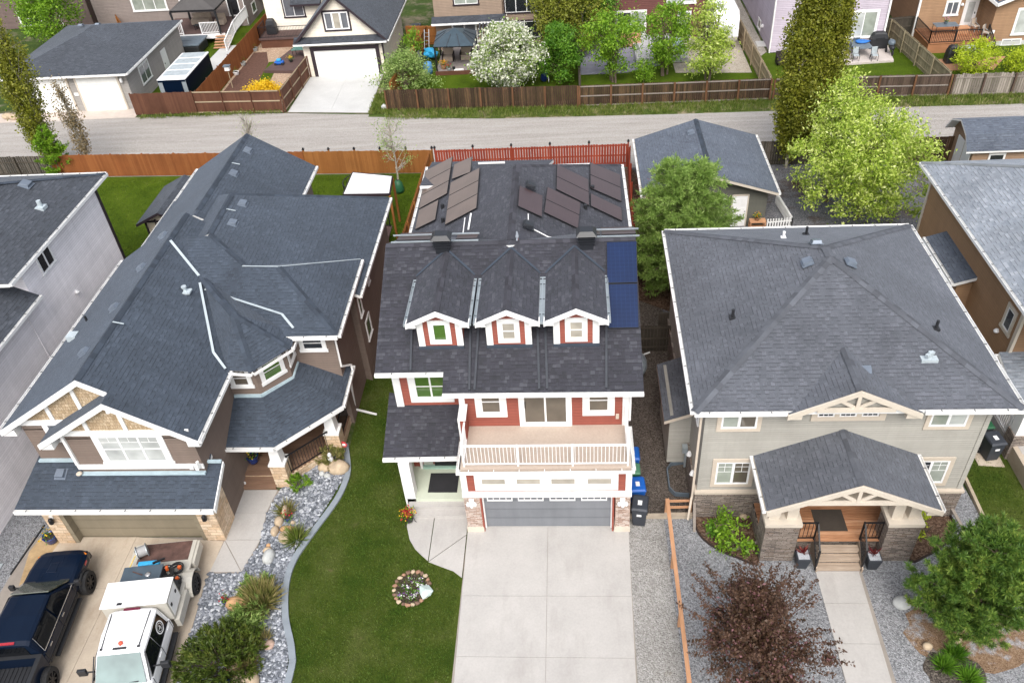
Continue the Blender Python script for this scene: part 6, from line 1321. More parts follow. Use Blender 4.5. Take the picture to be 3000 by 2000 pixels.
def tuft(label, base, h, r, mat, seed, n=260, name='ornamental_grass', cat='grass', z=.0, parent=None):
    rg = np.random.default_rng(seed); b = np.array((base[0], base[1], z)); a = rg.uniform(0, 2*PI, n); e = rg.uniform(.35, 1.45, n); d = np.stack([np.cos(a)*np.cos(e), np.sin(a)*np.cos(e), np.sin(e)], 1); P = b+np.stack([np.cos(a), np.sin(a), np.zeros(n)], 1)*(rg.random(n)*r*.4)[:, None]
    o = leaf_mesh(name, P, h, mat, None, rg, .06, d); return tag(o, label, cat)
junip('broad olive juniper spreading over the stone bed at the bottom edge', (-12.4, 14.5), 1.45, .95, L_JUNIPER, 40, 330)
junip('small grey green juniper beside the orange boulder', (-12.0, 16.6), .6, .5, L_PALE, 41, 50); junip('grey green juniper mat between the orange boulder and the broad juniper', (-12.05, 15.9), .65, .5, L_PALE, 42, 60)
junip('dark green heath mound right at the upper side of the stone bed planting', (-12.15, 17.6), .55, .45, L_PALE, 43, 40)
tuft('large tufted golden green grass near the kerb beside the broad juniper', (-11.75, 17.0), .8, .7, L_DRYGR, 44, 1100); tuft('small golden grass tuft below the broad juniper near the bottom edge', (-11.55, 14.4), .6, .45, L_DRYGR, 45, 320)
tuft('green grass tuft beside the pale flat boulders near the lawn edge', (-11.15, 19.85), .6, .4, L_GRASS, 46, 300); tuft('low brown green tuft in the stone bed halfway along the walk', (-11.9, 21.2), .5, .4, L_DRYGR, 47, 260)
junip('small leafy shrub in front of the black porch railing', (-11.65, 22.55), .45, .65, L_GREEN, 48, 30, name='leafy_shrub', leaf=.12); junip('russet grasslike shrub behind the white statue', (-10.6, 23.95), .5, .7, L_DRYGR, 49, 40, name='leafy_shrub', leaf=.18)
tuft('short brown tuft of grass on the right of the broad juniper', (-11.2, 15.5), .4, .3, L_DRYGR, 50, 150)
# sage house beds
def sprig(label, base, r, h, mat, seed, n=24): return broadleaf('leafy_shrub', label, base, h, r, mat, n, 34, .15, .05, seed, 'egg', .13, stems=3)
sprig('fresh green leggy shrub in the middle of the left mulch bed', (5.75, 20.0), .62, 1.15, L_GREEN, 51, 26); sprig('small fresh green shrub by the fallen stake in the left mulch bed', (6.35, 19.3), .3, .5, L_GREEN, 52, 9); sprig('small dark green shrub at the left side of the mulch bed', (5.2, 20.15), .22, .4, L_DEEP, 53, 8); sprig('low green shrub in front of the leggy shrub in the left mulch bed', (5.6, 19.5), .34, .5, L_GREEN, 54, 10)
sprig('lime green shrub in the right mulch bed beside the porch pillar', (12.6, 20.1), .55, 1.1, L_BRIGHT, 55, 24)
for i, (x, y, l) in enumerate(((11.95, 14.75, 'round green grass clump with white marker, left of the three in the soil bed'), (12.45, 15.15, 'round green grass clump nearest the pine, among the three in the soil bed'), (12.6, 14.35, 'round green grass clump lowest of the three in the soil bed'))): tuft(l, (x, y), .42, .35, L_DEEP, 60+i, 420, 'grass_clump')
# uncut grass and weeds along the lane (nobody could count the blades)
rg = np.random.default_rng(70)
def strip_grass(label, x0, x1, yf, h, n, mat, w=.5):
    x = rg.uniform(x0, x1, n); y = np.array([yf(a) for a in x])-rg.random(n)**1.5*w; keep = rg.random(n) < .55+.45*np.sin(x*1.7)**2; x, y = x[keep], y[keep]; n = len(x)
    d = np.stack([rg.normal(size=n)*.4, rg.normal(size=n)*.4, np.ones(n)], 1); o = leaf_mesh('tall_grass', np.stack([x, y, np.zeros(n)-.01], 1), h, mat, None, rg, .12, d); tag(o, label, 'grass', kind='stuff')
yf = lambda x: float(np.interp(x, [-14, .6, 14.8, 27.3, 44], [60.0, 59.35, 59.2, 58.65, 58.1]))
strip_grass('uncut grass growing along the foot of the brown lane fences', -14, 40, yf, .3, 24000, L_GRASS, 1.6)
def lawn_blades(label, x0, x1, y0, y1, n, poly, h, mat):
    x, y = rg.uniform(x0, x1, n), rg.uniform(y0, y1, n); keep = np.zeros(n, bool); c = np.zeros(n, bool)
    for (ax, ay), (bx, by) in zip(poly, poly[1:]+poly[:1]):
        if ay != by: c ^= ((ay > y) != (by > y)) & (x < (bx-ax)*(y-ay)/(by-ay)+ax)
    x, y = x[c], y[c]; n = len(x); d = np.stack([rg.normal(size=n)*.6, rg.normal(size=n)*.6, np.ones(n)], 1)
    tag(leaf_mesh('lawn_grass', np.stack([x, y, np.full(n, -.005)], 1), h, mat, None, rg, .35, d), label, 'grass', kind='stuff')
LP = [(-10.0, 9), (-4.4, 9), (-4.45, 18.0), (-4.75, 18.35), (-5.3, 18.55), (-6.1, 19.03), (-6.68, 19.8), (-6.93, 20.8), (-7.0, 38), (-9.7, 38), (-10.0, 31), (-9.9, 24.6), (-9.58, 23.5), (-9.72, 21.9), (-10.4, 20.2), (-10.85, 18.9), (-10.88, 17.8), (-10.5, 16.4), (-9.95, 15.1), (-9.78, 13.9)]
lawn_blades('mown grass of the curved front lawn between the brown and red houses', -11, -4.3, 13, 30, 60000, LP, .07, L_LAWN)
lawn_blades('mown grass strip between the sage and caramel houses', 15.6, 20, 16, 30, 16000, [(15.65, 15), (20, 15), (17.4, 23), (17, 31), (15.6, 24)], .07, L_LAWN)
lawn_blades('mown grass of the back lawn around the cream shed', -36, -10, 37, 50.2, 34000, [(-36, 37), (-10, 37), (-10, 49.7), (-36, 50.9)], .09, lawnblade('back_lawn_blades', (.05, .105, .004), (.10, .13, .02)))
strip_grass('weedy grass at the foot of the chocolate fences', -34, -22.6, lambda x: 60.8, .3, 1600, L_GRASS, .5)
strip_grass('tall grass beside the concrete drive', -15.4, -13.9, lambda x: 63.0, .35, 3500, L_GRASS, 3.5)
# ================================================================ vehicles (built facing +y at the origin, then placed)
def loft(m, secs):
    n = len(secs[0]); i0 = len(m.v)
    for s in secs: m.v += [tuple(map(float, p)) for p in s]
    for i in range(len(secs)-1):
        for k in range(n): m.f.append([i0+i*n+k, i0+i*n+(k+1) % n, i0+(i+1)*n+(k+1) % n, i0+(i+1)*n+k]); m.uv += [(0, 0)]*4
    m.f.append([i0+k for k in range(n-1, -1, -1)]); m.f.append([i0+(len(secs)-1)*n+k for k in range(n)]); m.uv += [(0, 0)]*(2*n); return m
def sec(y, w0, w1, w2, z0, z1, z2, r=.1, crown=.03):   # body cross-section: sill, belt, top edge
    h = [(w0, z0), (w1, z0+.12), (w1+.01, (z0+z1)/2), (w1, z1), (w2, z2-r*.4), (w2-r, z2), (w2*.45, z2+crown)]
    return [(x, y, z) for x, z in h]+[(-x, y, z) for x, z in h[::-1]]
def wheel(parent, x, y, r, w, rimmat, seed=0, spokes=8):
    s = 1 if x > 0 else -1; t = MB(); prof = [(.62, 0), (.95, .0), (1, .18), (1, .82), (.95, 1), (.62, 1)]; n = 28; i0 = 0
    for f, a in prof:
        for k in range(n):
            q = 2*PI*k/n; rr = r*f*(1+(.012 if (k % 2 and f > .9) else 0)); t.v.append((x+(a-.5)*w, y+rr*math.cos(q), r+rr*math.sin(q)))
    for i in range(len(prof)-1):
        for k in range(n): t.f.append([i*n+k, i*n+(k+1) % n, (i+1)*n+(k+1) % n, (i+1)*n+k]); t.uv += [(0, 0)]*4
    wh = t.build('wheel', RUBBER, parent); m = MB(); xo = x+s*w*.28
    m.tube([(xo-s*.02, y, r), (xo, y, r)], r*.6, 24); m.tube([(xo, y, r), (xo+s*.06, y, r)], r*.14, 12)
    for k in range(spokes):
        q = 2*PI*k/spokes; m.bar((xo+s*.03, y+r*.1*math.cos(q), r+r*.1*math.sin(q)), (xo+s*.03, y+r*.58*math.cos(q), r+r*.58*math.sin(q)), .06, .05, up=(1, 0, 0))
    m.build('rim', rimmat, wh); return wh
def mirror(parent, x, y, z, mat, size=(.2, .12, .26)):
    s = 1 if x > 0 else -1; m = MB(); m.bar((x-s*.48, y-.02, z-.05), (x, y, z), .06, .05); m.box(x-size[0]/2, x+size[0]/2, y-size[1]/2, y+size[1]/2, z-size[2]/2, z+size[2]/2)
    return bevel(m.build('wing_mirror', mat, parent), .03)
# --- navy pickup
V = thing('pickup_truck', 'glossy navy pickup truck with lifted black wheels, parked nose in by the tan stone pillar', 'truck')
m = MB(); W = .97
loft(m, [sec(-3.42, .9, W, W-.02, .6, 1.1, 1.2), sec(-2.2, .9, W, W, .6, 1.1, 1.2), sec(-.85, .9, W, W, .6, 1.1, 1.2), sec(-.3, .9, W+.01, .93, .62, 1.1, 1.24), sec(.2, .9, W+.03, .9, .62, 1.08, 1.24), sec(.8, .9, W, .82, .62, 1.02, 1.18), sec(1.05, .86, .9, .74, .62, .98, 1.1), sec(1.13, .8, .84, .68, .66, .9, .98)])
b = bevel(m.build('body', NAVYP, V), .025)
m = MB(); m.bar((-.3, -.25, 1.27), (-.22, .75, 1.22), .03, .03); m.bar((.3, -.25, 1.27), (.22, .75, 1.22), .03, .03); m.hexa([(-.2, -.05, 1.26), (.2, -.05, 1.26), (.17, .45, 1.235), (-.17, .45, 1.235), (-.18, -.03, 1.3), (.18, -.03, 1.3), (.15, .4, 1.26), (-.15, .4, 1.26)]); bevel(m.build('hood_scoop', NAVYP, b), .02)
m = MB(); loft(m, [[(s*w, y, z) for s, w, z in ((1, .93, 1.15), (1, a, zt-.06), (1, a-.1, zt), (1, .3, zt+.03), (-1, .3, zt+.03), (-1, a-.1, zt), (-1, a, zt-.06), (-1, .93, 1.15))] for y, a, zt in ((-3.4, .72, 1.86), (-3.25, .74, 1.93), (-2.3, .75, 1.97), (-1.45, .72, 1.92), (-.95, .84, 1.55), (-.42, .9, 1.2))]); c = bevel(m.build('cab', NAVYP, V), .02)
m = MB(); m.poly([(-.8, -.42, 1.245), (.8, -.42, 1.245), (.66, -1.36, 1.905), (-.66, -1.36, 1.905)]); k = MB(); k.extr([(-.82, -.44, 1.25), (.82, -.44, 1.25), (.68, -1.36, 1.93), (-.68, -1.36, 1.93)], (0, .02, .025)); k.build('windscreen', GL_WIND2, V)
for s in (1, -1):
    for y0, y1, t0, t1 in ((-.72, -1.95, -1.42, -1.95), (-2.03, -3.2, -2.03, -3.1)):
        k = MB(); k.extr([(s*.945, y0, 1.26), (s*.945, y1, 1.26), (s*.76, t1, 1.84), (s*.76, t0, 1.84)], (s*.012, 0, .006)); k.build('side_window', GL_CAR, V)
    k = MB(); k.bar((s*.965, -.62, 1.235), (s*.965, -3.25, 1.235), .02, .03); k.bar((s*.965, -3.25, 1.235), (s*.77, -3.15, 1.86), .02, .03); k.build('window_trim', CHROME, V)
    for y in (-1.75, -2.9): MB().box(s*.985-.02, s*.985+.02, y-.09, y+.09, 1.06, 1.1).build('door_handle', CHROME, V)
    mirror(V, s*1.2, -.6, 1.3, BLACKP); hl = MB(); hl.hexa([(s*.62, .98, .88), (s*.9, .8, .88), (s*.9, .84, 1.06), (s*.62, 1.0, 1.06), (s*.62, 1.1, .88), (s*.93, .93, .88), (s*.93, .9, 1.06), (s*.62, 1.06, 1.06)]); hl.build('headlight', AMBER, V)
    MB().box(s*.97-.02, s*.97+.03, .42, .62, .92, 1.0).build('marker_light', REDL if s > 0 else AMBER, V)
    MB().box(s*1.0-.08, s*1.0+.08, -3.0, -.7, .42, .5).build('side_step', BLACKP, V)
    f = MB(); f.tube([(s*1.0, .45*math.cos(a)+.0, .45+.5*math.sin(a)+.02) for a in np.linspace(.15, PI-.15, 9)], .06, 6); f.build('wheel_arch', BLACKP, V)
    wheel(V, s*1.0, 0, .45, .32, BLACKM); wheel(V, s*1.0, -3.9, .45, .32, BLACKM)
k = MB(); k.extr([(-.6, -3.41, 1.3), (.6, -3.41, 1.3), (.55, -3.38, 1.78), (-.55, -3.38, 1.78)], (0, -.02, 0)); k.build('rear_window', GL_CAR, V)
MB().box(-.25, .25, -3.36, -3.28, 1.9, 1.95).build('brake_light', REDL, V); bevel(MB().box(-.85, .85, 1.05, 1.2, .5, .78).build('bumper', BLACKP, V), .04); k = MB(); k.box(-.55, .55, 1.08, 1.15, .78, .98); k.build('grille', BLACKP, V)
m = MB()
for s in (1, -1): m.box(s*.97-.14*(s > 0), s*.97+.14*(s < 0), -5.6, -3.43, .62, 1.32)
m.box(-.83, .83, -3.55, -3.43, .62, 1.32); m.box(-.83, .83, -5.6, -5.52, .62, 1.3); m.build('bed', NAVYP, V)
m = MB(); m.box(-.83, .83, -5.52, -3.55, .78, .82)
for i in range(11): m.box(-.8+i*.15, -.72+i*.15, -5.5, -3.57, .82, .845)
m.build('bed_liner', BLACKP, V); m = MB(); m.box(-.985, -.83, -5.6, -3.43, 1.321, 1.345); m.box(.83, .985, -5.6, -3.43, 1.321, 1.345); m.box(-.83, .83, -3.56, -3.43, 1.321, 1.345); m.build('bed_rail_cap', BLACKP, V)
for s in (1, -1):
    for y in (-.66, -1.98, -3.3): MB().box(s*.985-.006, s*.985+.006, y-.012, y+.012, .66, 1.18).build('door_gap', BLACKP, V)
    MB().box(s*.99-.01, s*.99+.012, -3.35, -.62, .62, .7).build('sill_trim', BLACKP, V)
MB().box(-.8, .8, -.47, -.36, 1.235, 1.262).build('cowl', BLACKP, V); k = MB(); k.bar((-.6, -.45, 1.28), (.1, -.55, 1.33), .02, .02); k.bar((.1, -.45, 1.28), (.7, -.5, 1.31), .02, .02); k.build('wiper', BLACKP, V)
place(V, (-19.6, 17.45, .02), math.radians(6.0))
# --- white service truck, facing the street
V = thing('service_truck', 'white service truck with a round badge on its side glass and rusty deck', 'truck')
m = MB(); loft(m, [sec(1.85, .88, .99, .97, .5, 1.05, 1.16), sec(2.9, .88, .99, .97, .5, 1.05, 1.16), sec(4.15, .88, .99, .95, .5, 1.06, 1.18), sec(4.8, .9, 1.0, .9, .5, 1.04, 1.16), sec(5.6, .9, .99, .84, .5, 1.0, 1.1), sec(5.85, .85, .9, .72, .52, .9, 1.0)]); b = bevel(m.build('body', WHITEP, V), .03)
m = MB(); loft(m, [[(s*w, y, z) for s, w, z in ((1, .95, 1.1), (1, a, zt-.07), (1, a-.12, zt), (1, .3, zt+.035), (-1, .3, zt+.035), (-1, a-.12, zt), (-1, a, zt-.07), (-1, .95, 1.1))] for y, a, zt in ((1.86, .76, 1.86), (1.98, .8, 1.95), (2.8, .82, 1.99), (3.5, .78, 1.95), (3.62, .79, 1.88), (4.2, .9, 1.16))]); c = bevel(m.build('cab', WHITEP, V), .03)
k = MB(); k.extr([(-.84, 4.24, 1.2), (.84, 4.24, 1.2), (.7, 3.58, 1.93), (-.7, 3.58, 1.93)], (0, .03, .025)); ws = k.build('windscreen', GL_WIND, V)
k = MB(); k.bar((-.6, 4.24, 1.27), (.05, 4.2, 1.24), .03, .02); k.bar((.1, 4.26, 1.25), (.7, 4.18, 1.3), .03, .02); k.build('wiper', BLACKP, ws)
for s in (1, -1):
    fw = MB(); fw.extr([(s*.965, 4.02, 1.2), (s*.965, 3.0, 1.2), (s*.825, 3.0, 1.83), (s*.815, 3.5, 1.83)], (s*.012, 0, .006)); fw.build('side_window', GL_CAR, V)
    rw = MB(); rw.extr([(s*.965, 2.97, 1.2), (s*.965, 2.05, 1.2), (s*.82, 2.1, 1.83), (s*.825, 2.97, 1.83)], (s*.012, 0, .006)); rw = rw.build('side_window', GL_CAR, V)
    # round badge on the rear side glass: white ring, dark disc, pale strokes
    ctr = np.array([s*.905, 2.45, 1.52]); nn = nrm(np.array([s*1., 0, .22])); uu = np.array([0, 1., 0]); vv = np.cross(nn, uu); m = MB()
    pt = lambda r, a, d: ctr+nn*d+(uu*math.cos(a)+vv*math.sin(a))*r
    for i in range(28):
        a, b_ = 2*PI*i/28, 2*PI*(i+1)/28; m.poly([pt(.19, a, .022), pt(.235, a, .022), pt(.235, b_, .022), pt(.19, b_, .022)])
    for i in range(28):
        a, b_ = 2*PI*i/28, 2*PI*(i+1)/28; m.poly([pt(.135, a, .022), pt(.15, a, .022), pt(.15, b_, .022), pt(.135, b_, .022)])
    for q, (a, L) in enumerate(((.5, .11), (1.1, .1), (2.2, .08), (3.6, .1), (4.6, .07))):
        c0 = ctr+nn*.024+(uu*math.cos(q*2.1)+vv*math.sin(q*2.1))*.05; m.bar(c0-(uu*math.cos(a)+vv*math.sin(a))*L*.5, c0+(uu*math.cos(a)+vv*math.sin(a))*L*.5, .028, .004, up=nn)
    m.build('badge', WHITE2, rw)
    for y in (2.2, 3.2): bevel(MB().box(s*1.0-.02, s*1.0+.02, y-.1, y+.1, 1.03, 1.08).build('door_handle', WHITEP, V), .01)
    mirror(V, s*1.38, 3.75, 1.32, BLACKP, (.3, .12, .3)); MB().box(s*1.02-.09, s*1.02+.09, 2.0, 4.3, .36, .46).build('side_step', BLACKP, V)
    wheel(V, s*.93, 4.75, .4, .28, BLACKM)
    MB().bar((s*.62, 3.4, 2.0), (s*.66, 2.05, 1.99), .03, .015).build('roof_moulding', BLACKP, c)
k = MB(); k.lathe((0, 3.25, 2.02), [(.08, 0), (.07, .06), (.02, .1)], 10); k.build('beacon', plain('red_dome', (.6, .08, .04), .3), c)
for x, w_, y in ((0, .22, 3.42), (-.62, .04, 3.4), (.62, .03, 3.4)): MB().box(x-w_, x+w_, y-.03, y+.03, 1.985, 2.03).build('roof_marker', BLACKP, c)
MB().box(-.28, .28, 1.9, 1.97, 1.97, 2.02).build('brake_light', plain('dark_red_lens', (.12, .01, .03), .3), c)
# tool box body behind the cab
m = MB(); m.box(-1.12, 1.12, .82, 1.8, .95, 1.98); bx = bevel(m.build('tool_box', STEELC, V), .02); bevel(MB().box(-1.16, 1.16, .78, 1.83, 1.981, 2.03).build('box_lid', WHITE2, bx), .01); MB().box(-.55, .95, .86, 1.62, 2.031, 2.05).build('lid_panel', WHITE2, bx); MB().box(.4, .58, 1.66, 1.76, 2.032, 2.045).build('vent', BLACKP, bx)
for s in (1, -1):
    MB().box(s*1.12-.012, s*1.12+.012, .9, 1.7, 1.05, 1.85).build('box_door', WHITE2, bx)
    for y in (1.05, 1.6): MB().box(s*1.14-.015, s*1.14+.015, y-.05, y+.05, 1.5, 1.62).build('latch', BLACKM, bx)
m = MB(); m.box(-1.15, 1.15, -1.65, .8, .86, .95); dk = m.build('flat_deck', STEELC, V); MB().box(-1.0, .95, -1.62, -.75, .951, .965).build('steel_plate', RUSTY, dk)
for s in (1, -1):
    for a, b_ in ((-1.65, -.6), (.55, 1.8)): MB().box(s*1.16-.09, s*1.16+.09, a, b_, .5, .9).build('side_cabinet', STEELC, V)
    f = MB(); P = [(s*1.16, .58*math.cos(a), .42+.56*math.sin(a)) for a in np.linspace(0, PI, 10)]
    for a, b_ in zip(P, P[1:]): f.bar(a, b_, .03, .36, up=(0, 0, 1)) if False else f.hexa([(a[0]-.2, a[1], a[2]), (a[0]+.2, a[1], a[2]), (b_[0]+.2, b_[1], b_[2]), (b_[0]-.2, b_[1], b_[2]), (a[0]-.2, a[1], a[2]+.03), (a[0]+.2, a[1], a[2]+.03), (b_[0]+.2, b_[1], b_[2]+.03), (b_[0]-.2, b_[1], b_[2]+.03)])
    f.build('fender', STEELC, V); wheel(V, s*1.2, 0, .42, .3, CHROME if False else BLACKM)

for s in (1, -1):
    for y in (1.95, 2.98, 4.1): MB().box(s*.998-.005, s*.998+.006, y-.01, y+.01, .58, 1.14).build('door_gap', DKGREY, V)
    MB().box(s*.97-.02, s*.97+.0, 2.0, 4.06, 1.165, 1.195).build('belt_moulding', BLACKP, V)
    a, b_ = (s*.84, 3.56, 1.9), (s*.95, 4.2, 1.2); MB().bar(a, b_, .03, .03).build('pillar_trim', BLACKP, V)
k = MB(); k.box(.55, .72, .3, .75, .95, 1.55); k.build('gas_bottle_rack', BLACKP, V); MB().box(-1.0, -.2, .35, .78, .951, 1.25).build('drawer_box', BLACKP, V); k = MB(); k.tube([(.9, -.9, 1.3), (1.05, -.5, 1.15), (1.1, .1, 1.1), (1.05, .7, 1.2)], .02, 6); k.build('yellow_hose', plain('yellow_hose', (.7, .5, .08), .5), V)
place(V, (-15.62, 17.38, .02), math.radians(187))
TR = lambda x, y, z=0.: tuple(np.array((-15.62, 17.38, .02))+np.array((x*math.cos(math.radians(187))-y*math.sin(math.radians(187)), x*math.sin(math.radians(187))+y*math.cos(math.radians(187)), z)))
RZ = math.radians(187)
def lthing(name, label, cat): return thing(name, label, cat)
V = lthing('welding_generator', 'grey engine driven welder strapped on the deck of the white service truck', 'generator'); bevel(MB().box(-.42, .95, -.12, .62, .0, .62).build('housing', DKGREY, V), .04); bevel(MB().box(-.45, .98, -.14, .64, .62, .68).build('top_cover', plain('slate_sheet_metal', (.06, .085, .11), .35), V), .02)
MB().lathe((.0, .3, .68), [(.1, 0), (.1, .05), (.06, .07)], 12).build('filler_cap', CHROME, V); k = MB(); k.box(-.3, .9, .63, .7, .1, .5); k.build('control_panel', BLACKP, V); MB().bar((.6, .1, .7), (.2, .3, .72), .03, .03).build('lift_hook', RUSTY, V); place(V, TR(0, 0, .95), RZ)
for i, (x, y, z, l) in enumerate(((-.72, -.25, 1.05, 'upper coil of black welding cable with orange clips on the service truck deck'), (-.78, .35, 1.0, 'lower coil of black welding cable with orange clips next to the tool box'), (-.55, .05, 1.25, 'middle coil of black welding cable leaning on the welder'))):
    V = lthing('cable_coil', l, 'cable'); m = MB()
    for j in range(5): m.tube([(.05*math.sin(j*2)+.24*math.cos(a)*(.75+.06*j), .24*math.sin(a)*(.75+.06*j), .03+.04*j) for a in np.linspace(0, 2*PI, 14)], .026, 6)
    m.build('cable', RUBBER, V); MB().box(.1, .22, -.05, .05, .1, .26).build('clip', plain('orange_clip', (.6, .12, .03), .5), V); place(V, TR(x, y, z-.05), i)
V = lthing('cable_reel', 'galvanised wire reel at the back corner of the service truck deck', 'reel'); MB().tube([(-.16, 0, .25), (.16, 0, .25)], .2, 18).build('drum', plain('grey_wire', (.3, .3, .3), .6, bump=.4), V)
for s in (-1, 1): MB().tube([(s*.17, 0, .25), (s*.19, 0, .25)], .26, 20).build('flange', GALV, V)
MB().box(-.05, .3, -.3, -.2, 0, .12).build('bracket', CHROME, V); place(V, TR(.75, -1.15, .95), RZ+.4)
V = lthing('tool_bag', 'blue tool roll with black bars lying behind the welder on the truck deck', 'bag'); bevel(MB().box(-.4, .4, -.1, .1, 0, .16).build('bag', TARP, V), .05); MB().bar((-.6, -.1, .2), (-.2, .1, .22), .06, .06).build('bar', BLACKM, V); place(V, TR(.2, -.35, .95+.4), RZ)
# --- cargo trailer
V = thing('cargo_trailer', 'white roofed cargo trailer with black sides parked behind the plain chocolate gate fence', 'trailer', (-31.6, 65.5, 0))
x0, x1, y0, y1 = -32.75, -30.45, 62.7, 68.4
bevel(MB().box(x0, x1, y0, y1, .5, 2.15).build('body', NAVYP, V), .05); bevel(MB().box(x0-.03, x1+.03, y0-.05, y1+.05, 2.15, 2.26).build('roof', WHITEP, V), .06)
for i in range(4): MB().box(x0+.15, x1-.15, y0+.7+i*1.3, y0+1.75+i*1.3, 2.262, 2.275).build('roof_panel', LTGREYF, V)
for xx in (x0+.0, x1-.35): MB().box(xx, xx+.35, y0-.03, y0+.02, .55, 2.1).build('corner_panel', GALV, V)
MB().box(x0+.02, x1-.02, y0-.04, y0+.02, 2.0, 2.16).build('brow', NAVYP, V)
for s in (x0-.05, x1+.05):
    for yy in (65.2, 66.1): wheel(V, s, yy, .35, .22, CHROME)
# --- camper
V = thing('camper_trailer', 'white camper trailer parked beside the brick red house along the tan fence', 'trailer', (12.8, 72, 0))
m = MB(); m.extr([(11.85, 69.6, .7), (11.85, 69.2, 1.2), (11.85, 69.3, 2.6), (11.85, 69.9, 3.15), (11.85, 78, 3.2), (11.85, 78, .6)], (2.1, 0, 0)); bevel(m.build('body', WHITEP, V), .08)
for yy in (71.2, 73.4): MB().box(12.6, 13.2, yy-.3, yy+.3, 3.2, 3.42).build('roof_unit', WHITE2, V)
k = MB(); k.box(12.3, 13.5, 69.12, 69.22, 1.35, 2.15); bevel(k.build('front_panel', plain('pale_grey_panel', (.6, .61, .62), .4), V), .05); MB().box(13.94, 13.97, 70, 74, 1.2, 1.35).build('side_stripe', GREYF, V)
for s in (11.95, 13.85): wheel(V, s, 74, .36, .2, CHROME)
# ================================================================ small things
def rnd(seed): return np.random.default_rng(seed)
def bin_(label, x, y, rot, mat, lid, h=1.05, w=.56, d=.62, plate=True):
    V = thing('wheeled_bin', label, 'bin'); m = MB(); a, b = w*.4, d*.4; A, B = w*.5, d*.5
    m.hexa([(-a, -b, .04), (a, -b, .04), (a, b, .04), (-a, b, .04), (-A, -B, h-.08), (A, -B, h-.08), (A, B, h-.08), (-A, B, h-.08)]); bevel(m.build('body', mat, V), .03)
    l = MB(); l.hexa([(-A-.03, -B-.04, h-.08), (A+.03, -B-.04, h-.08), (A+.03, B+.05, h-.08), (-A-.03, B+.05, h-.08), (-A+.02, -B+.03, h), (A-.02, -B+.03, h), (A-.02, B, h+.02), (-A+.02, B, h+.02)]); l = bevel(l.build('lid', lid, V), .025)
    if plate: MB().box(-.08, .08, -.12, .1, h+.012, h+.022).build('lid_label', WHITE2, l); MB().box(-.09, .09, -B*.95-.02, -B*.95+.03, h*.62, h*.7).build('label_plate', WHITE2, V)
    for s in (1, -1): MB().tube([(s*(a+.0), b+.02, .13), (s*(a+.07), b+.02, .13)], .13, 14).build('wheel', RUBBER, V)
    MB().tube([(-A+.05, B+.09, h-.08), (A-.05, B+.09, h-.08)], .018, 6).build('handle', mat, V); return place(V, (x, y, 0), rot)
bin_('black wheeled bin standing at the corner of the red house garage', 2.42, 20.75, -.15, DKGREY, DKGREY, 1.12, .6, .68); bin_('bright blue wheeled bin just behind the black bin beside the red house', 2.4, 21.75, .05, BLUEP, BLUEP, 1.05, .58, .66)
bin_('green lidded bin between the two blue bins beside the red house', 2.32, 22.65, 0, GREENP, plain('faded_green_lid', (.08, .22, .13), .6), .95, .48, .5); bin_('rear blue wheeled bin furthest back beside the red house', 2.3, 23.35, 0, BLUEP, BLUEP, 1.1)
bin_('black wheeled bin on the slab beside the caramel house steps', 16.85, 24.0, .15, DKGREY, DKGREY, 1.1, .62, .68); bin_('green lidded black bin behind the black bin near the caramel house steps', 16.75, 24.9, .1, DKGREY, GREENP, 1.08, .62, .62); bin_('tall blue wheeled bin at the back of the three bins near the caramel house', 16.55, 25.9, .1, BLUEP, BLUEP, 1.2, .7, .7)
slabs('bin_slab', [[(16.3, 23.5), (17.3, 23.4), (17.3, 26.6), (16.3, 26.6)]], .03, CONC_T)
def flowers(V, c, r, n, mats, leafm=L_DEEP, seed=0, size=.07, h=.25):
    rg = rnd(seed); P = np.array(c)+rg.normal(size=(n, 3))*np.array([r*.5, r*.5, h*.4]); leaf_mesh('leaves', P, size*1.3, leafm, V, rg, .5); k = max(4, n//2)
    for i, mt in enumerate(mats): P = np.array(c)+rg.normal(size=(k, 3))*np.array([r*.45, r*.45, h*.25])+(0, 0, h*.45); leaf_mesh('petals', P, size, mt, V, rg, .9)
def pot(label, x, y, mat, fm, r=.16, h=.3, z=0, seed=0, lm=L_DEEP, n=60, name='flower_pot', top=SOIL):
    V = thing(name, label, 'pot', (x, y, z)); MB().lathe((x, y, z), [(r*.7, 0), (r*.85, h*.3), (r, h*.9), (r*1.06, h), (r*.9, h), (r*.85, h*.9)], 18).build('pot', mat, V, True); MB().lathe((x, y, z+h*.86), [(r*.88, 0), (r*.6, .03)], 14).build('soil', top, V); flowers(V, (x, y, z+h+.1), r*1.5, n, fm, lm, seed); return V
pot('cobalt blue pot with yellow green plant beside the left garage pillar of the brown house', -21.25, 19.8, BLUEPOT, [YELFL], .28, .38, seed=1); pot('blue pot of yellow flowers hanging in shade at the brown house porch wall', -13.85, 23.6, BLUEPOT, [YELFL], .26, .4, .46, 2)
pot('small blue pot with red flowers among the pale flat boulders in the stone bed', *S(846, 1524)[:2], BLUEPOT, [REDFL], .13, .22, 0, 3); pot('small blue pot with red flowers left of the orange boulder', *S(664, 1768)[:2], BLUEPOT, [REDFL], .13, .22, 0, 4); pot('small blue pot with dark red flowers at the bottom edge of the stone bed', *S(672, 1990)[:2], BLUEPOT, [REDFL], .14, .24, 0, 5)
V = pot('wire stand of red and yellow flowers at the foot of the red house steps', -6.72, 20.72, BLACKM, [REDFL, REDFL, YELFL], .2, .28, .1, 6, n=120)
for a in range(3): MB().tube([(-6.72+.2*math.cos(a*2.1), 20.72+.2*math.sin(a*2.1), .3), (-6.72+.24*math.cos(a*2.1), 20.72+.24*math.sin(a*2.1), .05), (-6.72+.3*math.cos(a*2.1), 20.72+.3*math.sin(a*2.1), .02)], .012, 5).build('leg', BLACKM, V)
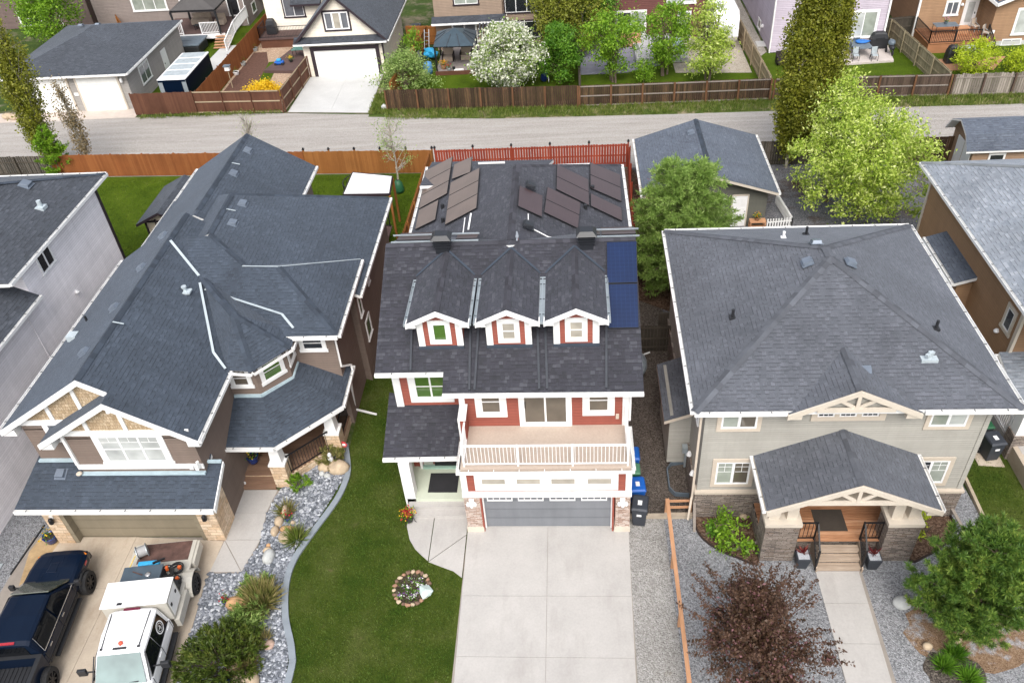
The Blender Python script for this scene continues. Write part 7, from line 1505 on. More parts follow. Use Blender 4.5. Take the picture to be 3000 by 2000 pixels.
def planter(label, x, y, seed):
    V = thing('square_planter', label, 'planter', (x, y, 0)); m = MB(); m.hexa([(x-.17, y-.17, 0), (x+.17, y-.17, 0), (x+.17, y+.17, 0), (x-.17, y+.17, 0), (x-.25, y-.25, .62), (x+.25, y-.25, .62), (x+.25, y+.25, .62), (x-.25, y+.25, .62)]); bevel(m.build('pot', DKGREY, V), .02); MB().box(x-.2, x+.2, y-.2, y+.2, .6, .635).build('gravel_top', plain('pale_gravel_top', (.38, .4, .43), .9, bump=1, bscale=30, fine=.4), V)
    rg = rnd(seed); n = 40; a = rg.uniform(0, 2*PI, n); e = rg.uniform(.6, 1.4, n); leaf_mesh('spiky_leaves', np.tile((x, y+.05, .62), (n, 1)), .34, leafmat('dark_red_spikes%d' % seed, [(.06, .01, .015), (.2, .02, .03), (.35, .12, .08)]), V, rg, .12, np.stack([np.cos(a)*np.cos(e), np.sin(a)*np.cos(e), np.sin(e)], 1))
planter('black square planter with a red spiky plant left of the cedar steps', 8.2, 18.72, 1); planter('black square planter with a red spiky plant right of the cedar steps', 10.7, 18.68, 2)
# boulders
def boulder(label, px, py, r, mat, seed, z=0., name='boulder', rough=.16, px3=True):
    p = S(px, py) if px3 else (px, py, 0); m = MB(); m.blob((p[0], p[1], r[2]*.45+z), r, seed, 2, rough*.5); o = m.build(name, mat, None, True); return tag(o, label, 'rock')
q2 = lambda X, Y: (X/2.138, 1000+Y/2.138); q3 = lambda X, Y: (X/2.613, 1500+Y/2.613)
for i, (p, r, mt, l) in enumerate(((q2(1795, 1080), (.16, .3, .3), ROCK_T, 'upright tan boulder above the red flower pot in the stone bed'), (q2(1752, 1135), (.2, .24, .2), ROCK_T, 'rounded tan boulder left of the red flower pot'), (q2(1805, 1185), (.36, .17, .18), ROCK_O, 'flat orange tan boulder below the red flower pot'), (q2(1725, 1195), (.17, .26, .18), ROCK_T, 'narrow tan boulder at the left of the flat boulders'), (q2(1795, 1232), (.33, .32, .2), ROCK_T, 'largest pale tan flat boulder lowest of the group'), (q2(1836, 1138), (.1, .1, .1), ROCK_T, 'small round cream stone right of the red flower pot'),
        (q2(1684, 1280), (.09, .09, .09), ROCK_O, 'small orange stone at the top of the little stone row'), (q2(1680, 1315), (.2, .14, .16), ROCK_T, 'small tan boulder in the middle of the little stone row'), (q2(1688, 1358), (.24, .34, .28), ROCK_G, 'pale grey weathered stump like rock at the lower end of the stone row'),
        (q2(2038, 800), (.32, .22, .25), ROCK_T, 'rounded tan boulder left of the white statue'), (q2(2125, 805), (.48, .35, .36), ROCK_T, 'large tan boulder right of the white statue'), (q2(2018, 832), (.14, .14, .13), ROCK_G, 'striped grey stone below the tan boulder by the statue'), (q2(2052, 846), (.16, .12, .12), ROCK_G, 'small grey stone in front of the large tan boulder'),
        (q3(1888, 598), (.24, .28, .24), ROCK_T, 'tan boulder between the grey green junipers'), (q3(1832, 715), (.5, .3, .3), ROCK_O, 'large orange tan boulder above the broad juniper'), (q3(1922, 675), (.14, .1, .12), ROCK_G, 'small pale stone right of the orange boulder'), (q3(2062, 1022), (.2, .2, .14), plain('pink_boulder', (.5, .35, .28), .9, bump=.4), 'small pinkish flat stone right of the broad juniper'), (q3(1795, 1215), (.3, .22, .22), ROCK_T, 'tan boulder at the lower edge of the broad juniper'), (q3(1890, 1295), (.5, .36, .3), ROCK_T, 'large pale tan boulder at the bottom edge of the stone bed'))):
    boulder(l, p[0], p[1], r, mt, 100+i)
for i, (p, r, l) in enumerate(((( 2640, 1770), (.34, .26, .22), 'pale grey boulder on the gravel right of the sage house walk'), ((2716, 1895), (.17, .14, .16), 'white rounded stone at the left of the soil bed'), ((2798, 1877), (.2, .14, .15), 'cream rounded stone above the green grass clumps'), ((2178, 1515), (.16, .12, .12), 'tan stone at the back of the left mulch bed'), ((2188, 1588), (.13, .12, .12), 'small tan stone at the front of the left mulch bed'))):
    boulder(l, p[0], p[1], r, ROCK_G if i == 0 else ROCK_T, 140+i)
V = thing('tilted_slab', 'pale blue grey flat rock beside the round flower bed on the lawn', 'rock', (-5.62, 17.45, 0)); MB().blob((-5.62, 17.45, .12), (.3, .32, .14), 31, 1, .22).build('rock', plain('pale_teal_rock', (.42, .5, .48), .8, bump=.4), V)
V = thing('flower_bed_ring', 'ring of flat brown stones round the small flower bed on the lawn', 'edging', (-6.2, 17.65, 0)); rg = rnd(5); RINGB = plain('brown_ring_stone', (.16, .10, .07), .9, bump=.5); RINGR = plain('russet_ring_stone', (.30, .17, .11), .9, bump=.5)
for i in range(23):
    a = 2*PI*i/23; MB().blob((-6.2+.66*math.cos(a), 17.65+.71*math.sin(a), .04), (.085+.03*(i % 2), .085, .06), 200+i, 1, .3).build('ring_stone', [ROCK_T, RINGB, RINGR][i % 3], V)
V = thing('bedding_flowers', 'white and purple bedding flowers in the round bed on the lawn', 'flowers', (-6.2, 17.65, 0)); rg = rnd(6); c = np.array((-6.2, 17.65, .08))
PURP = leafmat('purple_petals', [(.2, .06, .3), (.35, .15, .5)], .3); WHTF = leafmat('white_petals', [(.75, .75, .7), (.85, .85, .82)], .3)
cl = c+np.stack([rg.uniform(-.42, .42, 16), rg.uniform(-.46, .46, 16), np.zeros(16)], 1)
for nm, mt, n, sz, sg in (('leaves', L_DEEP, 18, .07, .07), ('white_petals', WHTF, 9, .06, .05), ('purple_petals', PURP, 5, .06, .05)): leaf_mesh(nm, np.concatenate([p+rg.normal(size=(n, 3))*np.array([sg, sg, .03])+(0, 0, .03 if 'pet' in nm else 0) for p in cl]), sz, mt, V, rg, .8)
V = thing('garden_statue', 'small white praying figure statue between the boulders by the porch', 'statue', (*S(975, 1366)[:2], 0)); x, y, _ = V.location; MB().lathe((x, y, 0), [(.16, 0), (.17, .08), (.13, .14), (.14, .3), (.11, .5), (.12, .56), (.06, .62), (.085, .68), (.09, .76), (.05, .84)], 14).build('figure', STATUE, V, True)
V = thing('yard_sign', 'red octagonal yard sign on a stake at the porch corner', 'sign', (-10.12, 24.5, 0)); MB().tube([(-10.12, 24.5, 0), (-10.12, 24.5, .5)], .02, 6).build('stake', GALV, V); MB().tube([(-10.12, 24.47, .58), (-10.12, 24.45, .58)], .2, 8).build('plate', plain('red_sign', (.6, .06, .07), .4), V); MB().box(-10.25, -9.99, 24.44, 24.449, .52, .64).build('sign_lettering', WHITE, V)
def mat_(label, x0, x1, y0, y1, z, mt): tag(MB().box(x0, x1, y0, y1, z, z+.015).build('door_mat', mt), label, 'mat')
mat_('black rubber door mat on the pale green entry porch', -6.05, -4.85, 21.82, 22.85, .502, MAT_BLK); mat_('dark brown coir mat in the middle of the cedar porch', 8.86, 9.98, 19.62, 20.62, .823, MAT_BRN)
# pigeon on the red house roof
p = (-2.15, 27.62, 8.86); V = thing('pigeon', 'grey pigeon standing on the red house roof ridge', 'bird', p); m = MB()
m.blob((p[0], p[1], p[2]+.1), (.075, .13, .075), 1, 2, 0); m.blob((p[0]-.01, p[1]+.12, p[2]+.2), (.04, .045, .045), 2, 2, 0); m.tube([(p[0], p[1]+.08, p[2]+.12), (p[0]-.01, p[1]+.12, p[2]+.19)], [.055, .04], 8); m.bar((p[0], p[1]-.08, p[2]+.09), (p[0], p[1]-.26, p[2]+.05), .07, .02)
m.build('body', plain('pigeon_grey', (.22, .24, .27), .7), V, True); MB().bar((p[0]-.01, p[1]+.16, p[2]+.2), (p[0]-.01, p[1]+.2, p[2]+.19), .012, .012).build('beak', BLACKM, V)
for s in (-1, 1): MB().tube([(p[0]+s*.03, p[1], p[2]-.08), (p[0]+s*.03, p[1], p[2]+.05)], .008, 5).build('leg', plain('pigeon_leg', (.4, .12, .1), .7), V)
# white canopy and deck behind the brown house
V = thing('canopy', 'white flat canopy with dark posts behind the brown house roof', 'canopy', (-11.8, 43, 0)); c = [(-13.2, 41.9, 3.0), (-10.45, 41.8, 3.0), (-10.6, 43.8, 3.05), (-13.1, 44.35, 3.1)]
m = MB(); m.extr(c, (0, 0, .07)); m.build('roof', WHITE2, V); m = MB()
for a, b in zip(c, c[1:]+c[:1]): m.bar(np.array(a)+(0, 0, .0), np.array(b), .07, .16)
m.build('edge', DKTRIM, V)
for a in c: MB().box(a[0]-.06, a[0]+.06, a[1]-.06, a[1]+.06, 0, 2.95).build('post', W_ORANGE, V)
V = thing('railed_deck', 'dark railed back deck beside the white canopy behind the brown house', 'deck', (-13.6, 40.8, 0)); MB().box(-14.4, -10.6, 38.6, 41.7, .9, 1.0).build('floor', W_DECKD, V); railing(V, (-14.3, 41.6, 1.0), (-10.7, 41.6, 1.0), BLACKM, 1, .13); MB().lathe((-12.6, 40.6, 1.0), [(.5, 0), (.5, .6), (.3, .9), (.1, 1.0)], 12).build('covered_grill', BLACKP, V)
V = thing('trampoline_net', 'dark netted trampoline frame behind the brown house gutter', 'trampoline', (-13.4, 44.5, 0)); m = MB(); N_ = 14
for i in range(N_): a = 2*PI*i/N_; m.tube([(-13.3+.9*math.cos(a), 45.6+1.0*math.sin(a), 0), (-13.3+.9*math.cos(a), 45.6+1.0*math.sin(a), 1.9)], .02, 5)
for z in (.8, 1.9): m.tube([(-13.3+.9*math.cos(2*PI*i/20), 45.6+1.0*math.sin(2*PI*i/20), z) for i in range(21)], .03, 6)
m.build('frame', BLACKM, V); MB().lathe((-13.3, 45.6, .76), [(.88, 0), (.88, .03)], 20, 1, 1.1).build('mat', BLACKP, V)
V = thing('plastic_bundle', 'grey plastic wrapped round bundle in the gravel passage right of the red house', 'bundle', (3.2, 30, 0)); m = MB(); m.blob((3.0, 29.6, .45), (.45, .75, .5), 3, 2, .12); m.build('sheet', GREYBAG, V, True); MB().bar((3.3, 30.2, .5), (3.6, 30.3, .55), .05, .05).build('tie', WHITE2, V)
V = thing('window_well', 'grey half round window well of gravel beside the sage house wall', 'window well', (4.2, 22.6, 0)); m = MB(); P = [(4.5, 23.7), (3.95, 23.6), (3.75, 23.3), (3.75, 22.3), (3.95, 22.0), (4.5, 21.95)]
for a, b in zip(P, P[1:]): m.bar((a[0], a[1], .1), (b[0], b[1], .1), .05, .24)
m.build('rim', GREYF, V); MB().sheet(P, .03).build('gravel_fill', GRAV_D, V)
def plank(label, p, q, w=.12, h=.05, mt=W_GREYOLD): tag(MB().bar(p, q, w, h).build('timber_plank', mt), label, 'plank')
plank('pale stake lying across the left mulch bed', (5.75, 19.3, .1), (6.75, 19.55, .25), .09, .06); plank('pale leaning board beside the right mulch bed', (14.2, 21.3, .5), (14.6, 19.6, .05), .12, .05); plank('grey upright board leaning by the orange timber rail', (4.55, 21.15, 1.0), (4.5, 20.2, .03), .1, .05)
plank('black irrigation hose curving by the ochre slab', (-22.0, 20.6, .03), (-22.2, 18.2, .03), .05, .05, BLACKP)
V = thing('utility_lid', 'square grey utility box lid in the gravel at the left edge', 'lid', (-23.0, 18.3, 0)); bevel(MB().box(-23.5, -22.75, 18.0, 18.7, 0, .06).build('lid', LTGREYF, V), .02); MB().lathe((-23.1, 18.3, .06), [(.08, 0), (.08, .02)], 10).build('cover', ROCK_T, V)
# beside the slate garage
V = thing('picket_fence', 'low white picket fence beside the slate roofed garage', 'fence', (11.5, 42, 0))
for a, b in (((11.2, 41.5), (12.6, 41.6)), ((12.6, 41.6), (12.3, 44.5))):
    m = MB(); k = int(math.dist(a, b)/.15)
    for i in range(k+1): x = a[0]+(b[0]-a[0])*i/k; y = a[1]+(b[1]-a[1])*i/k; m.box(x-.035, x+.035, y-.02, y+.02, .05, .8)
    m.build('pickets', WHITE, V); m = MB(); m.bar((*a, .25), (*b, .25), .03, .07); m.bar((*a, .6), (*b, .6), .03, .07); m.build('rail', WHITE, V)
V = thing('potting_bench', 'timber potting bench with plants beside the white picket fence', 'bench', (10.65, 41.6, 0)); MB().box(10.2, 11.1, 41.4, 41.85, .62, .68).build('top', W_RAIL, V); MB().box(10.22, 11.08, 41.42, 41.83, .2, .24).build('shelf', W_RAIL, V)
for x in (10.24, 11.06):
    for y in (41.43, 41.82): MB().box(x-.035, x+.035, y-.035, y+.035, 0, .62).build('leg', W_RAIL, V)
pot('row of terracotta pots with rusty foliage on the potting bench', 10.6, 41.6, TERRA, [ORAFL], .13, .18, .69, 9, n=90); V = thing('turquoise_tub', 'turquoise lid of a storage tub behind the big yellow green tree', 'tub', (23.0, 46.0, 0)); bevel(MB().box(22.6, 23.5, 45.6, 46.3, 0, .55).build('tub', plain('turquoise_plastic', (.02, .36, .5), .4), V), .05)
# ---- far yards
def chair(label, x, y, rot, fm, sm, z=0., name='patio_chair', s=1.):
    V = thing(name, label, 'chair'); 
    for a in (-.24, .24):
        MB().tube([(a, -.24, 0), (a, -.24, .42), (a, .2, .6), (a, .26, .95)], .02, 5).build('leg', fm, V); MB().tube([(a, .22, 0), (a, .2, .42)], .018, 5).build('leg', fm, V)
    MB().box(-.24, .24, -.25, .22, .40, .44).build('seat', sm, V); m = MB(); m.hexa([(-.24, .22, .46), (.24, .22, .46), (.24, .26, .46), (-.24, .26, .46), (-.24, .3, .95), (.24, .3, .95), (.24, .33, .95), (-.24, .33, .95)]); m.build('backrest', sm, V)
    V.scale = (s, s, s); return place(V, (x, y, z), rot)
def table(label, x, y, w, d, h, tm, lm, z=0, name='patio_table'):
    V = thing(name, label, 'table', (x, y, z)); bevel(MB().box(x-w/2, x+w/2, y-d/2, y+d/2, z+h-.04, z+h).build('top', tm, V), .015)
    for sx in (-1, 1):
        for sy in (-1, 1): a, b = x+sx*(w/2-.08), y+sy*(d/2-.08); MB().tube([(a, b, z), (a, b, z+h-.04)], .025, 6).build('leg', lm, V)
    return V
def covered_bbq(label, x, y, mt, z=0, w=1.2, d=.65, h=1.2):
    V = thing('covered_barbecue', label, 'barbecue', (x, y, z)); m = MB(); c = lambda sx, sy, zz, f: (x+sx*w/2*f, y+sy*d/2*f, z+zz)
    loft(m, [[c(-1, -1, zz, f), c(1, -1, zz, f), c(1, 1, zz, f), c(-1, 1, zz, f)] for zz, f in ((.02, 1.05), (.6, 1.0), (.8, 1.0), (h*.9, .75), (h, .5))]); bevel(m.build('cover', mt, V), .05); MB().box(x-w*.25, x+w*.25, y-d*.55, y-d*.45, z+.75, z+.9).build('flap', mt, V)
# lilac patio
table('dark glass patio table with a blue cloth on the lilac house patio', 23.3, 67.3, 1.5, 1.9, .72, GREYF, BLACKM, .14); tag(MB().blob((23.5, 67.7, .95), (.6, .35, .08), 4, 2, .25).build('blue_cloth', plain('crumpled_blue_cloth', (.02, .14, .45), .6), None, True), 'crumpled blue cloth lying on the dark patio table', 'cloth')
for i, (x, y, r, l) in enumerate(((22.6, 65.85, 0, 'dark framed patio chair at the left front of the glass table'), (24.0, 65.75, 0, 'dark framed patio chair at the right front of the glass table'), (22.2, 67.2, -1.57, 'dark framed patio chair behind the poplar, left of the glass table'), (23.2, 68.45, 3.14, 'dark framed patio chair against the lilac house window'))): chair(l, x, y, r, BLACKM, LTGREYF if i < 2 else GREYF, .14)
covered_bbq('large barbecue under a black cover against the lilac house', 25.0, 68.3, BLACKP, .14, 1.35, .7, 1.3); V = thing('stroller', 'grey three wheeled stroller at the edge of the concrete patio', 'stroller', (25.6, 66.9, .14)); m = MB(); m.blob((25.6, 67.0, 1.0), (.28, .35, .25), 3, 2, .1); m.build('hood', GREYF, V, True); MB().blob((25.6, 66.75, .7), (.24, .35, .2), 6, 2, .1).build('seat', BLACKP, V, True)
for x, y in ((25.35, 67.2), (25.85, 67.2), (25.6, 66.4)): MB().tube([(x-.03, y, .36), (x+.03, y, .36)], .2, 14).build('wheel', RUBBER, V)
MB().tube([(25.6, 66.4, .4), (25.6, 67.0, .8), (25.6, 67.4, 1.15)], .025, 5).build('frame', GALV, V)
for i, (x, y, l) in enumerate(((16.9, 66.0, 'dark wicker armchair on the grass by the lilac house corner'), (17.4, 65.0, 'second dark wicker armchair nearer the lane by the lilac house'))):
    V = thing('wicker_chair', l, 'chair', (x, y, 0)); m = MB(); m.box(x-.38, x+.38, y-.35, y+.35, .1, .42); m.build('seat', WICKER, V); MB().box(x-.4, x-.28, y-.35, y+.38, .1, .68).build('armrest', WICKER, V); MB().box(x+.28, x+.4, y-.35, y+.38, .1, .68).build('armrest', WICKER, V); MB().box(x-.4, x+.4, y+.3, y+.42, .1, .95).build('backrest', WICKER, V)
# ochre house deck and yard
table('glass topped table with a purple flower pot on the ochre house deck', 30.3, 69.0, 1.8, 1.0, .72, GREYF, BLACKM, .8); pot('pot of purple and pink flowers on the glass deck table', 30.3, 69.1, GREYF, [PINKFL], .14, .2, 1.53, 12, n=70)
V = thing('storage_chest', 'orange brown timber chest on the ochre house deck', 'chest', (31.6, 68.9, .8)); bevel(MB().box(31.15, 32.05, 68.6, 69.2, .8, 1.25).build('box', W_RAIL, V), .02); bevel(MB().box(31.1, 32.1, 68.55, 69.25, 1.25, 1.31).build('lid', W_RAIL, V), .01)
chair('pale sling chair by the white door of the ochre house', 32.7, 69.2, .5, LTGREYF, BEIGEF, .8, 'sling_chair'); chair('pale sling chair at the deck corner of the ochre house', 33.0, 67.7, .9, LTGREYF, BEIGEF, .8, 'sling_chair')
covered_bbq('tall barbecue under a black cover below the ochre house deck', 29.6, 64.9, BLACKP, .05, .95, .7, 1.35); V = thing('covered_tub', 'round tub under a pale grey cover on the terracotta pavers', 'hot tub', (31.1, 65.6, .05)); MB().lathe((31.1, 65.6, .05), [(1.05, 0), (1.1, .3), (1.1, .62)], 20, 1, .65).build('tub', GREYF, V); MB().lathe((31.1, 65.6, .67), [(1.13, 0), (1.08, .1), (.9, .2), (.4, .26)], 20, 1, .65).build('cover', LTGREYF, V, True)
# red house patio
for i, (p, l) in enumerate((((1705, 140), 'pot of pink flowers, the farther one on the blue pavers'), ((1705, 170), 'pot of pink flowers, the nearer one on the blue pavers'))): q = S(*p); pot(l, q[0], q[1], BLACKP, [PINKFL], .2, .28, .05, 20+i, n=60)
V = thing('patio_railing', 'low white railing round the brick red house patio', 'railing', (7.5, 67, 0)); railing(V, (5.6, 67.4, .4), (9.6, 67.2, .4), WHITE2, .95, .14, .07, .03, pst=3); MB().box(5.5, 9.7, 67.2, 72.9, .06, .4).build('deck', plain('pale_deck', (.4, .4, .42), .8), V)
V = thing('patio_bench', 'peach cushioned bench below the brick red house window', 'bench', (5.2, 71.6, 0)); bevel(MB().box(4.4, 6.2, 71.0, 71.8, .1, .6).build('seat', plain('peach_cushion', (.55, .3, .2), .9), V), .05); bevel(MB().box(4.4, 6.2, 71.8, 72.1, .1, 1.1).build('backrest', plain('peach_back', (.5, .27, .18), .9), V), .05)
V = thing('covered_furniture', 'pale blue plastic covered furniture on the white railed patio', 'cover', (8.3, 68.6, 0)); MB().blob((8.6, 68.8, .9), (1.0, .7, .55), 8, 2, .2).build('sheet', plain('blue_white_plastic', (.45, .55, .62), .3, var=.3, scale=5), V)
# sand house yard: gazebo and clutter
V = thing('grey_gazebo', 'gazebo with a blue grey metal roof and black posts behind the sand house lawn', 'gazebo', (-9.3, 68.6, 0)); c = [(-11.0, 66.85, 2.35), (-7.7, 66.7, 2.35), (-7.7, 70.3, 2.35), (-11.1, 70.4, 2.35)]; u = [(-10.1, 67.9, 2.95), (-8.6, 67.85, 2.95), (-8.6, 69.2, 2.95), (-10.1, 69.2, 2.95)]
GZ = plain('blue_grey_metal_roofing', (.05, .075, .095), .4, metal=.2)
roof(V, [[c[i], c[(i+1) % 4], u[(i+1) % 4], u[i]] for i in range(4)], GZ, BLACKM, .08); roof(V, [[u[i], u[(i+1) % 4], (-9.35, 68.55, 3.25)] for i in range(4)], GZ, BLACKM, .04, 'roof_cap')
for a in c: MB().box(a[0]-.06+(.1 if a[0] < -9 else -.1), a[0]+.06+(.1 if a[0] < -9 else -.1), a[1]-.06, a[1]+.06, .3, 2.3).build('post', BLACKM, V)
m = MB()
for i in range(4):
    for t in (.33, .66): m.bar(np.array(c[i])*(1-t)+np.array(c[(i+1) % 4])*t+(0, 0, .03), np.array(u[i])*(1-t)+np.array(u[(i+1) % 4])*t+(0, 0, .03), .05, .03)
m.build('roof_rib', DKGREY, V)
for i, (x, y, l) in enumerate(((-10.2, 69.2, 'beige cushioned lounge chair left under the grey gazebo'), (-8.7, 69.4, 'beige cushioned lounge chair right under the grey gazebo'))):
    V = thing('lounge_chair', l, 'chair', (x, y, .33)); MB().box(x-.4, x+.4, y-.4, y+.3, .35, .75).build('seat', BEIGEF, V); MB().box(x-.42, x+.42, y+.3, y+.48, .35, 1.25).build('backrest', BEIGEF, V); MB().box(x-.5, x-.41, y-.4, y+.45, .35, .95).build('armrest', WICKER, V); MB().box(x+.41, x+.5, y-.4, y+.45, .35, .95).build('armrest', WICKER, V)
pot('pot of orange flowers at the left post of the grey gazebo', -10.4, 67.3, TERRA, [ORAFL, ORAFL], .25, .35, .33, 30, n=120); pot('pot of red flowers on the front edge of the grey gazebo deck', -9.9, 66.95, LTGREYF, [REDFL, REDFL], .18, .25, .33, 31, n=70)
V = thing('planter_tray', 'white tray of small pots on the gazebo deck edge', 'tray', (-9.1, 66.9, .33)); MB().box(-9.5, -8.7, 66.8, 67.0, .33, .42).build('tray', WHITE2, V); MB().lathe((-9.5, 66.9, .42), [(.1, 0), (.13, .2)], 10).build('pot', BLACKP, V)
V = thing('tarp_pile', 'bright sky blue tarp heap by the amber fence', 'tarp', (-12.0, 69.5, 0)); MB().blob((-11.9, 70.3, .6), (.6, .5, .5), 12, 2, .3).build('tarp', TARP, V); V = thing('blue_barrel', 'pale blue plastic barrel left of the grey gazebo', 'barrel', (-11.6, 67.2, 0)); MB().lathe((-11.7, 67.2, 0), [(.32, 0), (.38, .3), (.38, .7), (.32, .95), (.2, 1.0)], 14).build('barrel', plain('faded_blue_plastic', (.08, .25, .5), .5, var=.2, scale=5), V, True)
V = thing('step_ladder', 'grey ladder leaning in the corner by the amber fence', 'ladder', (-12.4, 71.5, 0)); m = MB()
for s in (-.2, .2): m.bar((-12.4+s, 71.5, 0), (-12.3+s, 72.4, 1.9), .04, .06)
for i in range(6): m.bar((-12.6+.1*i/6, 71.6+.13*i, .25+.28*i), (-12.2+.1*i/6, 71.6+.13*i, .25+.28*i), .03, .03)
m.build('ladder', GALV, V); V = thing('black_stack', 'black stacked chairs by the amber fence', 'chairs', (-12.6, 69.6, 0)); MB().blob((-12.5, 68.6, .7), (.35, .5, .75), 13, 2, .2).build('stack', BLACKP, V)
V = thing('blue_cart', 'blue and white garden cart behind the blossom tree', 'cart', (-1.9, 64.5, 0)); MB().blob((-2.0, 64.6, .5), (.3, .4, .5), 14, 2, .15).build('tray', plain('dark_blue_cart', (.01, .03, .16), .4), V); MB().tube([(-1.65, 64.3, .25), (-1.6, 64.3, .25)], .22, 12).build('wheel', WHITE2, V)
V = thing('air_conditioner', 'dark air conditioner unit beside the cream garage', 'air conditioner', (-13.9, 76.5, 0)); bevel(MB().box(-14.4, -13.5, 76.2, 77.0, .05, .95).build('cabinet', DKGREY, V), .04); MB().lathe((-13.95, 76.6, .95), [(.33, 0), (.3, .04)], 16).build('fan_grille', BLACKM, V)
V = thing('air_conditioner', 'pale grey round air conditioner by the grey brown house wall', 'air conditioner', (-43, 80.6, 0)); MB().lathe((-43.0, 80.7, 0), [(.45, 0), (.47, .1), (.47, .85), (.4, .9)], 16).build('cabinet', LTGREYF, V)
# deck with canopy, tub
V = thing('raised_deck', 'raised deck with white railings behind the double garage', 'deck', (-35, 78.8, 0)); MB().box(-38.6, -32.0, 76.7, 81.5, .88, 1.0).build('floor', W_DECKD, V); MB().box(-38.6, -32.0, 76.66, 76.7, .55, 1.0).build('fascia', WHITE2, V)
for a, b in (((-38.4, 76.75), (-36.0, 76.75)), ((-34.2, 76.75), (-32.4, 76.75)), ((-31.0, 76.7), (-31.1, 81.0))): railing(V, (*a, 1.0), (*b, 1.0), WHITE2, 1.0, .15, .08, .04, name='railing')
railing(V, (-31.4, 74.6, .0), (-31.0, 76.7, 1.0), WHITE2, 1.0, .15, .08, .04, name='stair_railing')
for i in range(5): MB().box(-32.9, -31.4, 75.2+i*.3, 75.5+i*.3, .16*(i+1)-.05, .16*(i+1)).build('step', W_RAIL, V)
V = thing('canopy_gazebo', 'charcoal cloth canopy over cushioned chairs on the raised deck', 'gazebo', (-34.5, 78.2, 1)); c = [(-36.6, 76.6, 3.25), (-32.3, 76.4, 3.25), (-32.3, 80.3, 3.25), (-36.7, 80.6, 3.25)]; roof(V, [[c[i], c[(i+1) % 4], (-34.5, 78.5, 4.1)] for i in range(4)], CANVAS, BLACKM, .18)
for a in c: MB().box(a[0]-.05, a[0]+.05, a[1]-.05, a[1]+.05, 1.0, 3.2).build('post', BLACKM, V); MB().tube([(a[0], a[1], 3.1), (a[0]+.05, a[1], 2.2), (a[0], a[1], 1.2)], [.12, .07, .12], 7).build('curtain', BLACKP, V)
for i, (x, y, l) in enumerate(((-35.2, 79.6, 'beige cushioned sofa under the charcoal canopy'), (-33.2, 79.2, 'beige armchair at the right under the charcoal canopy'))):
    V = thing('outdoor_sofa', l, 'sofa', (x, y, 1)); w_ = .9 if i == 0 else .45; MB().box(x-w_, x+w_, y-.35, y+.35, 1.05, 1.5).build('seat', BEIGEF, V); MB().box(x-w_, x+w_, y+.35, y+.5, 1.05, 1.9).build('backrest', BEIGEF, V)
table('small dark coffee table under the charcoal canopy', -34.8, 78.0, 1.0, .6, .45, BLACKP, BLACKM, 1.0)
V = thing('hot_tub', 'black hot tub with a blue grey folding cover beside the cargo trailer', 'hot tub', (-34.9, 76, 0)); bevel(MB().box(-36.1, -33.7, 73.9, 76.3, .05, .85).build('tub', BLACKP, V), .12)
for y0, y1 in ((73.85, 75.05), (75.1, 76.4)): bevel(MB().box(-36.2, -33.6, y0, y1, .852, 1.0).build('cover', GREYF, V), .06)
# cream yard
table('teal glass topped patio table on the brown composite patio', -23.4, 71.9, 1.9, 1.1, .75, TEAL, BLACKM, .25); chair('black metal patio chair behind the teal table', -23.9, 73.6, 3.0, BLACKM, BLACKM, .25); covered_bbq('barbecue under a dark grey cover on the cream house deck', -27.3, 76.2, BLACKP, .9, .9, .7, 1.35)
V = thing('toy_car', 'bright blue toy ride on car on the brown patio', 'toy', (-25.2, 70.2, .25)); bevel(MB().box(-25.6, -24.8, 69.9, 70.4, .3, .55).build('body', BLUEP, V), .08); bevel(MB().box(-25.4, -25.0, 70.0, 70.3, .55, .75).build('seat', TARP, V), .05)
for x in (-25.5, -24.9): MB().tube([(x, 69.88, .36), (x, 69.94, .36)], .12, 10).build('wheel', RUBBER, V)
pot('black pot of yellow flowers on the brown patio', -24.3, 70.6, BLACKP, [YELFL, ORAFL], .17, .25, .25, 40, n=70)
for i, (p, l) in enumerate((((748, 150), 'galvanised bucket at the far end of the bark chip yard'), ((713, 192), 'stone planter tub beside the grass strip'), ((693, 220), 'white planter tub lowest in the red brown mulch'))): q = S(*p); pot(l, q[0], q[1], (GALV, ROCK_G, WHITE2)[i], [L_DEEP], .26, .3, 0, 50+i, n=20)
V = thing('bird_feeder', 'white bird feeder box on a post by the tall yard fence', 'feeder', (-28.2, 66.0, 0)); MB().tube([(-28.2, 66.0, 0), (-28.2, 66.0, 1.5)], .04, 6).build('post', W_TAN, V); MB().box(-28.4, -28.0, 65.85, 66.15, 1.5, 1.85).build('box', WHITE2, V); MB().box(-28.48, -27.92, 65.78, 66.22, 1.85, 1.92).build('lid', GREYF, V)
for i, (x, y, l) in enumerate(((-45.6, 61.6, 'tan flat rock by the lane at the left edge'), (-44.9, 61.4, 'pale rock by the lane beside the double garage drive'))): tag(MB().blob((x, y, .2), (.5, .35, .28), 300+i, 2, .12).build('boulder', ROCK_T, None, True), l, 'rock')
tag(MB().blob((-14.3, 60.3, .25), (.25, .2, .28), 310, 1, .2).build('boulder', ROCK_G), 'small pale rock at the corner of the concrete drive by the dark fence', 'rock')
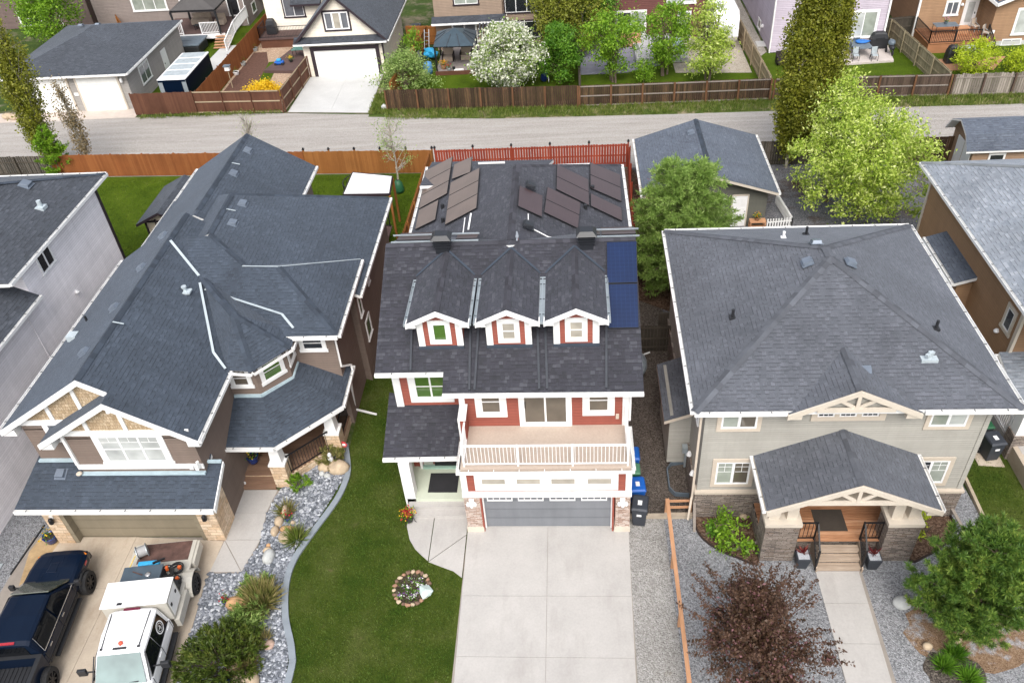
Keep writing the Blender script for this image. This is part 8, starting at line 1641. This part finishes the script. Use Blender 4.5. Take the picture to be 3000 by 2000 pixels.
# loose river stones of the bed (nobody could count them)
rg = rnd(90); m_v, m_f = [], []; from_poly = [(p[0], p[1]) for p in bed]
def inside(x, y, poly):
    c = False
    for (x0, y0), (x1, y1) in zip(poly, poly[1:]+poly[:1]):
        if (y0 > y) != (y1 > y) and x < (x1-x0)*(y-y0)/(y1-y0)+x0: c = not c
    return c
V0, F0 = ICO[1]; n = 0
while n < 6500:
    x, y = rg.uniform(-14.3, -9.8), rg.uniform(13.3, 24.9)
    if not inside(x, y, from_poly): continue
    r = rg.uniform(.025, .07); q = V0*(1+.35*(rg.random((12 if len(V0) == 12 else len(V0), 1))-.5))*np.array([r*rg.uniform(.8, 1.5), r*rg.uniform(.8, 1.3), r*.7]); a = rg.uniform(0, PI); q = q@np.array([[math.cos(a), math.sin(a), 0], [-math.sin(a), math.cos(a), 0], [0, 0, 1]])
    m_f.append(np.array(F0)+len(V0)*n); m_v.append(q+np.array([x, y, r*.4])); n += 1
k = NT('loose_river_stones'); STN = k.fin(k.ramp(k.island(), [(0, (.08, .09, .105)), (.4, (.18, .195, .225)), (.75, (.30, .315, .35)), (1, (.5, .52, .55))]), .8)
tag(mesh_obj('river_stones', np.concatenate(m_v), np.concatenate(m_f), STN), 'loose blue grey river stones filling the curved bed', 'stones', kind='stuff')
# ---------------------------------------------------------------- light
wd = bpy.data.worlds.new('World'); scene.world = wd; wd.use_nodes = True; nt = wd.node_tree; nt.nodes.clear()
sk = nt.nodes.new('ShaderNodeTexSky'); sk.sky_type = 'NISHITA'; sk.sun_disc = False
EL, AZ = math.radians(52), math.radians(178)       # sun direction, azimuth clockwise from +Y
sk.sun_elevation = EL; sk.sun_rotation = AZ; sk.air_density = 1.0; sk.dust_density = 4.0; sk.ozone_density = .6
hs = nt.nodes.new('ShaderNodeHueSaturation'); hs.inputs['Saturation'].default_value = .4
bg = nt.nodes.new('ShaderNodeBackground'); bg.inputs['Strength'].default_value = .15; ou = nt.nodes.new('ShaderNodeOutputWorld')
nt.links.new(sk.outputs[0], hs.inputs['Color']); nt.links.new(hs.outputs[0], bg.inputs[0]); nt.links.new(bg.outputs[0], ou.inputs[0])
sl = bpy.data.lights.new('sun', 'SUN'); sl.energy = .9; sl.angle = math.radians(32); sl.color = (1, .96, .9)
so = bpy.data.objects.new('sun', sl); COL.objects.link(so)
dv = Vector((math.sin(AZ)*math.cos(EL), math.cos(AZ)*math.cos(EL), math.sin(EL))); so.rotation_euler = dv.to_track_quat('Z', 'Y').to_euler()
vs = scene.view_settings; vs.view_transform = 'Standard'; vs.look = 'None'; vs.exposure = .92; vs.gamma = 1; vs.use_curve_mapping = False
scene.display_settings.display_device = 'sRGB'
scene.cycles.max_bounces = 6; scene.cycles.transparent_max_bounces = 8
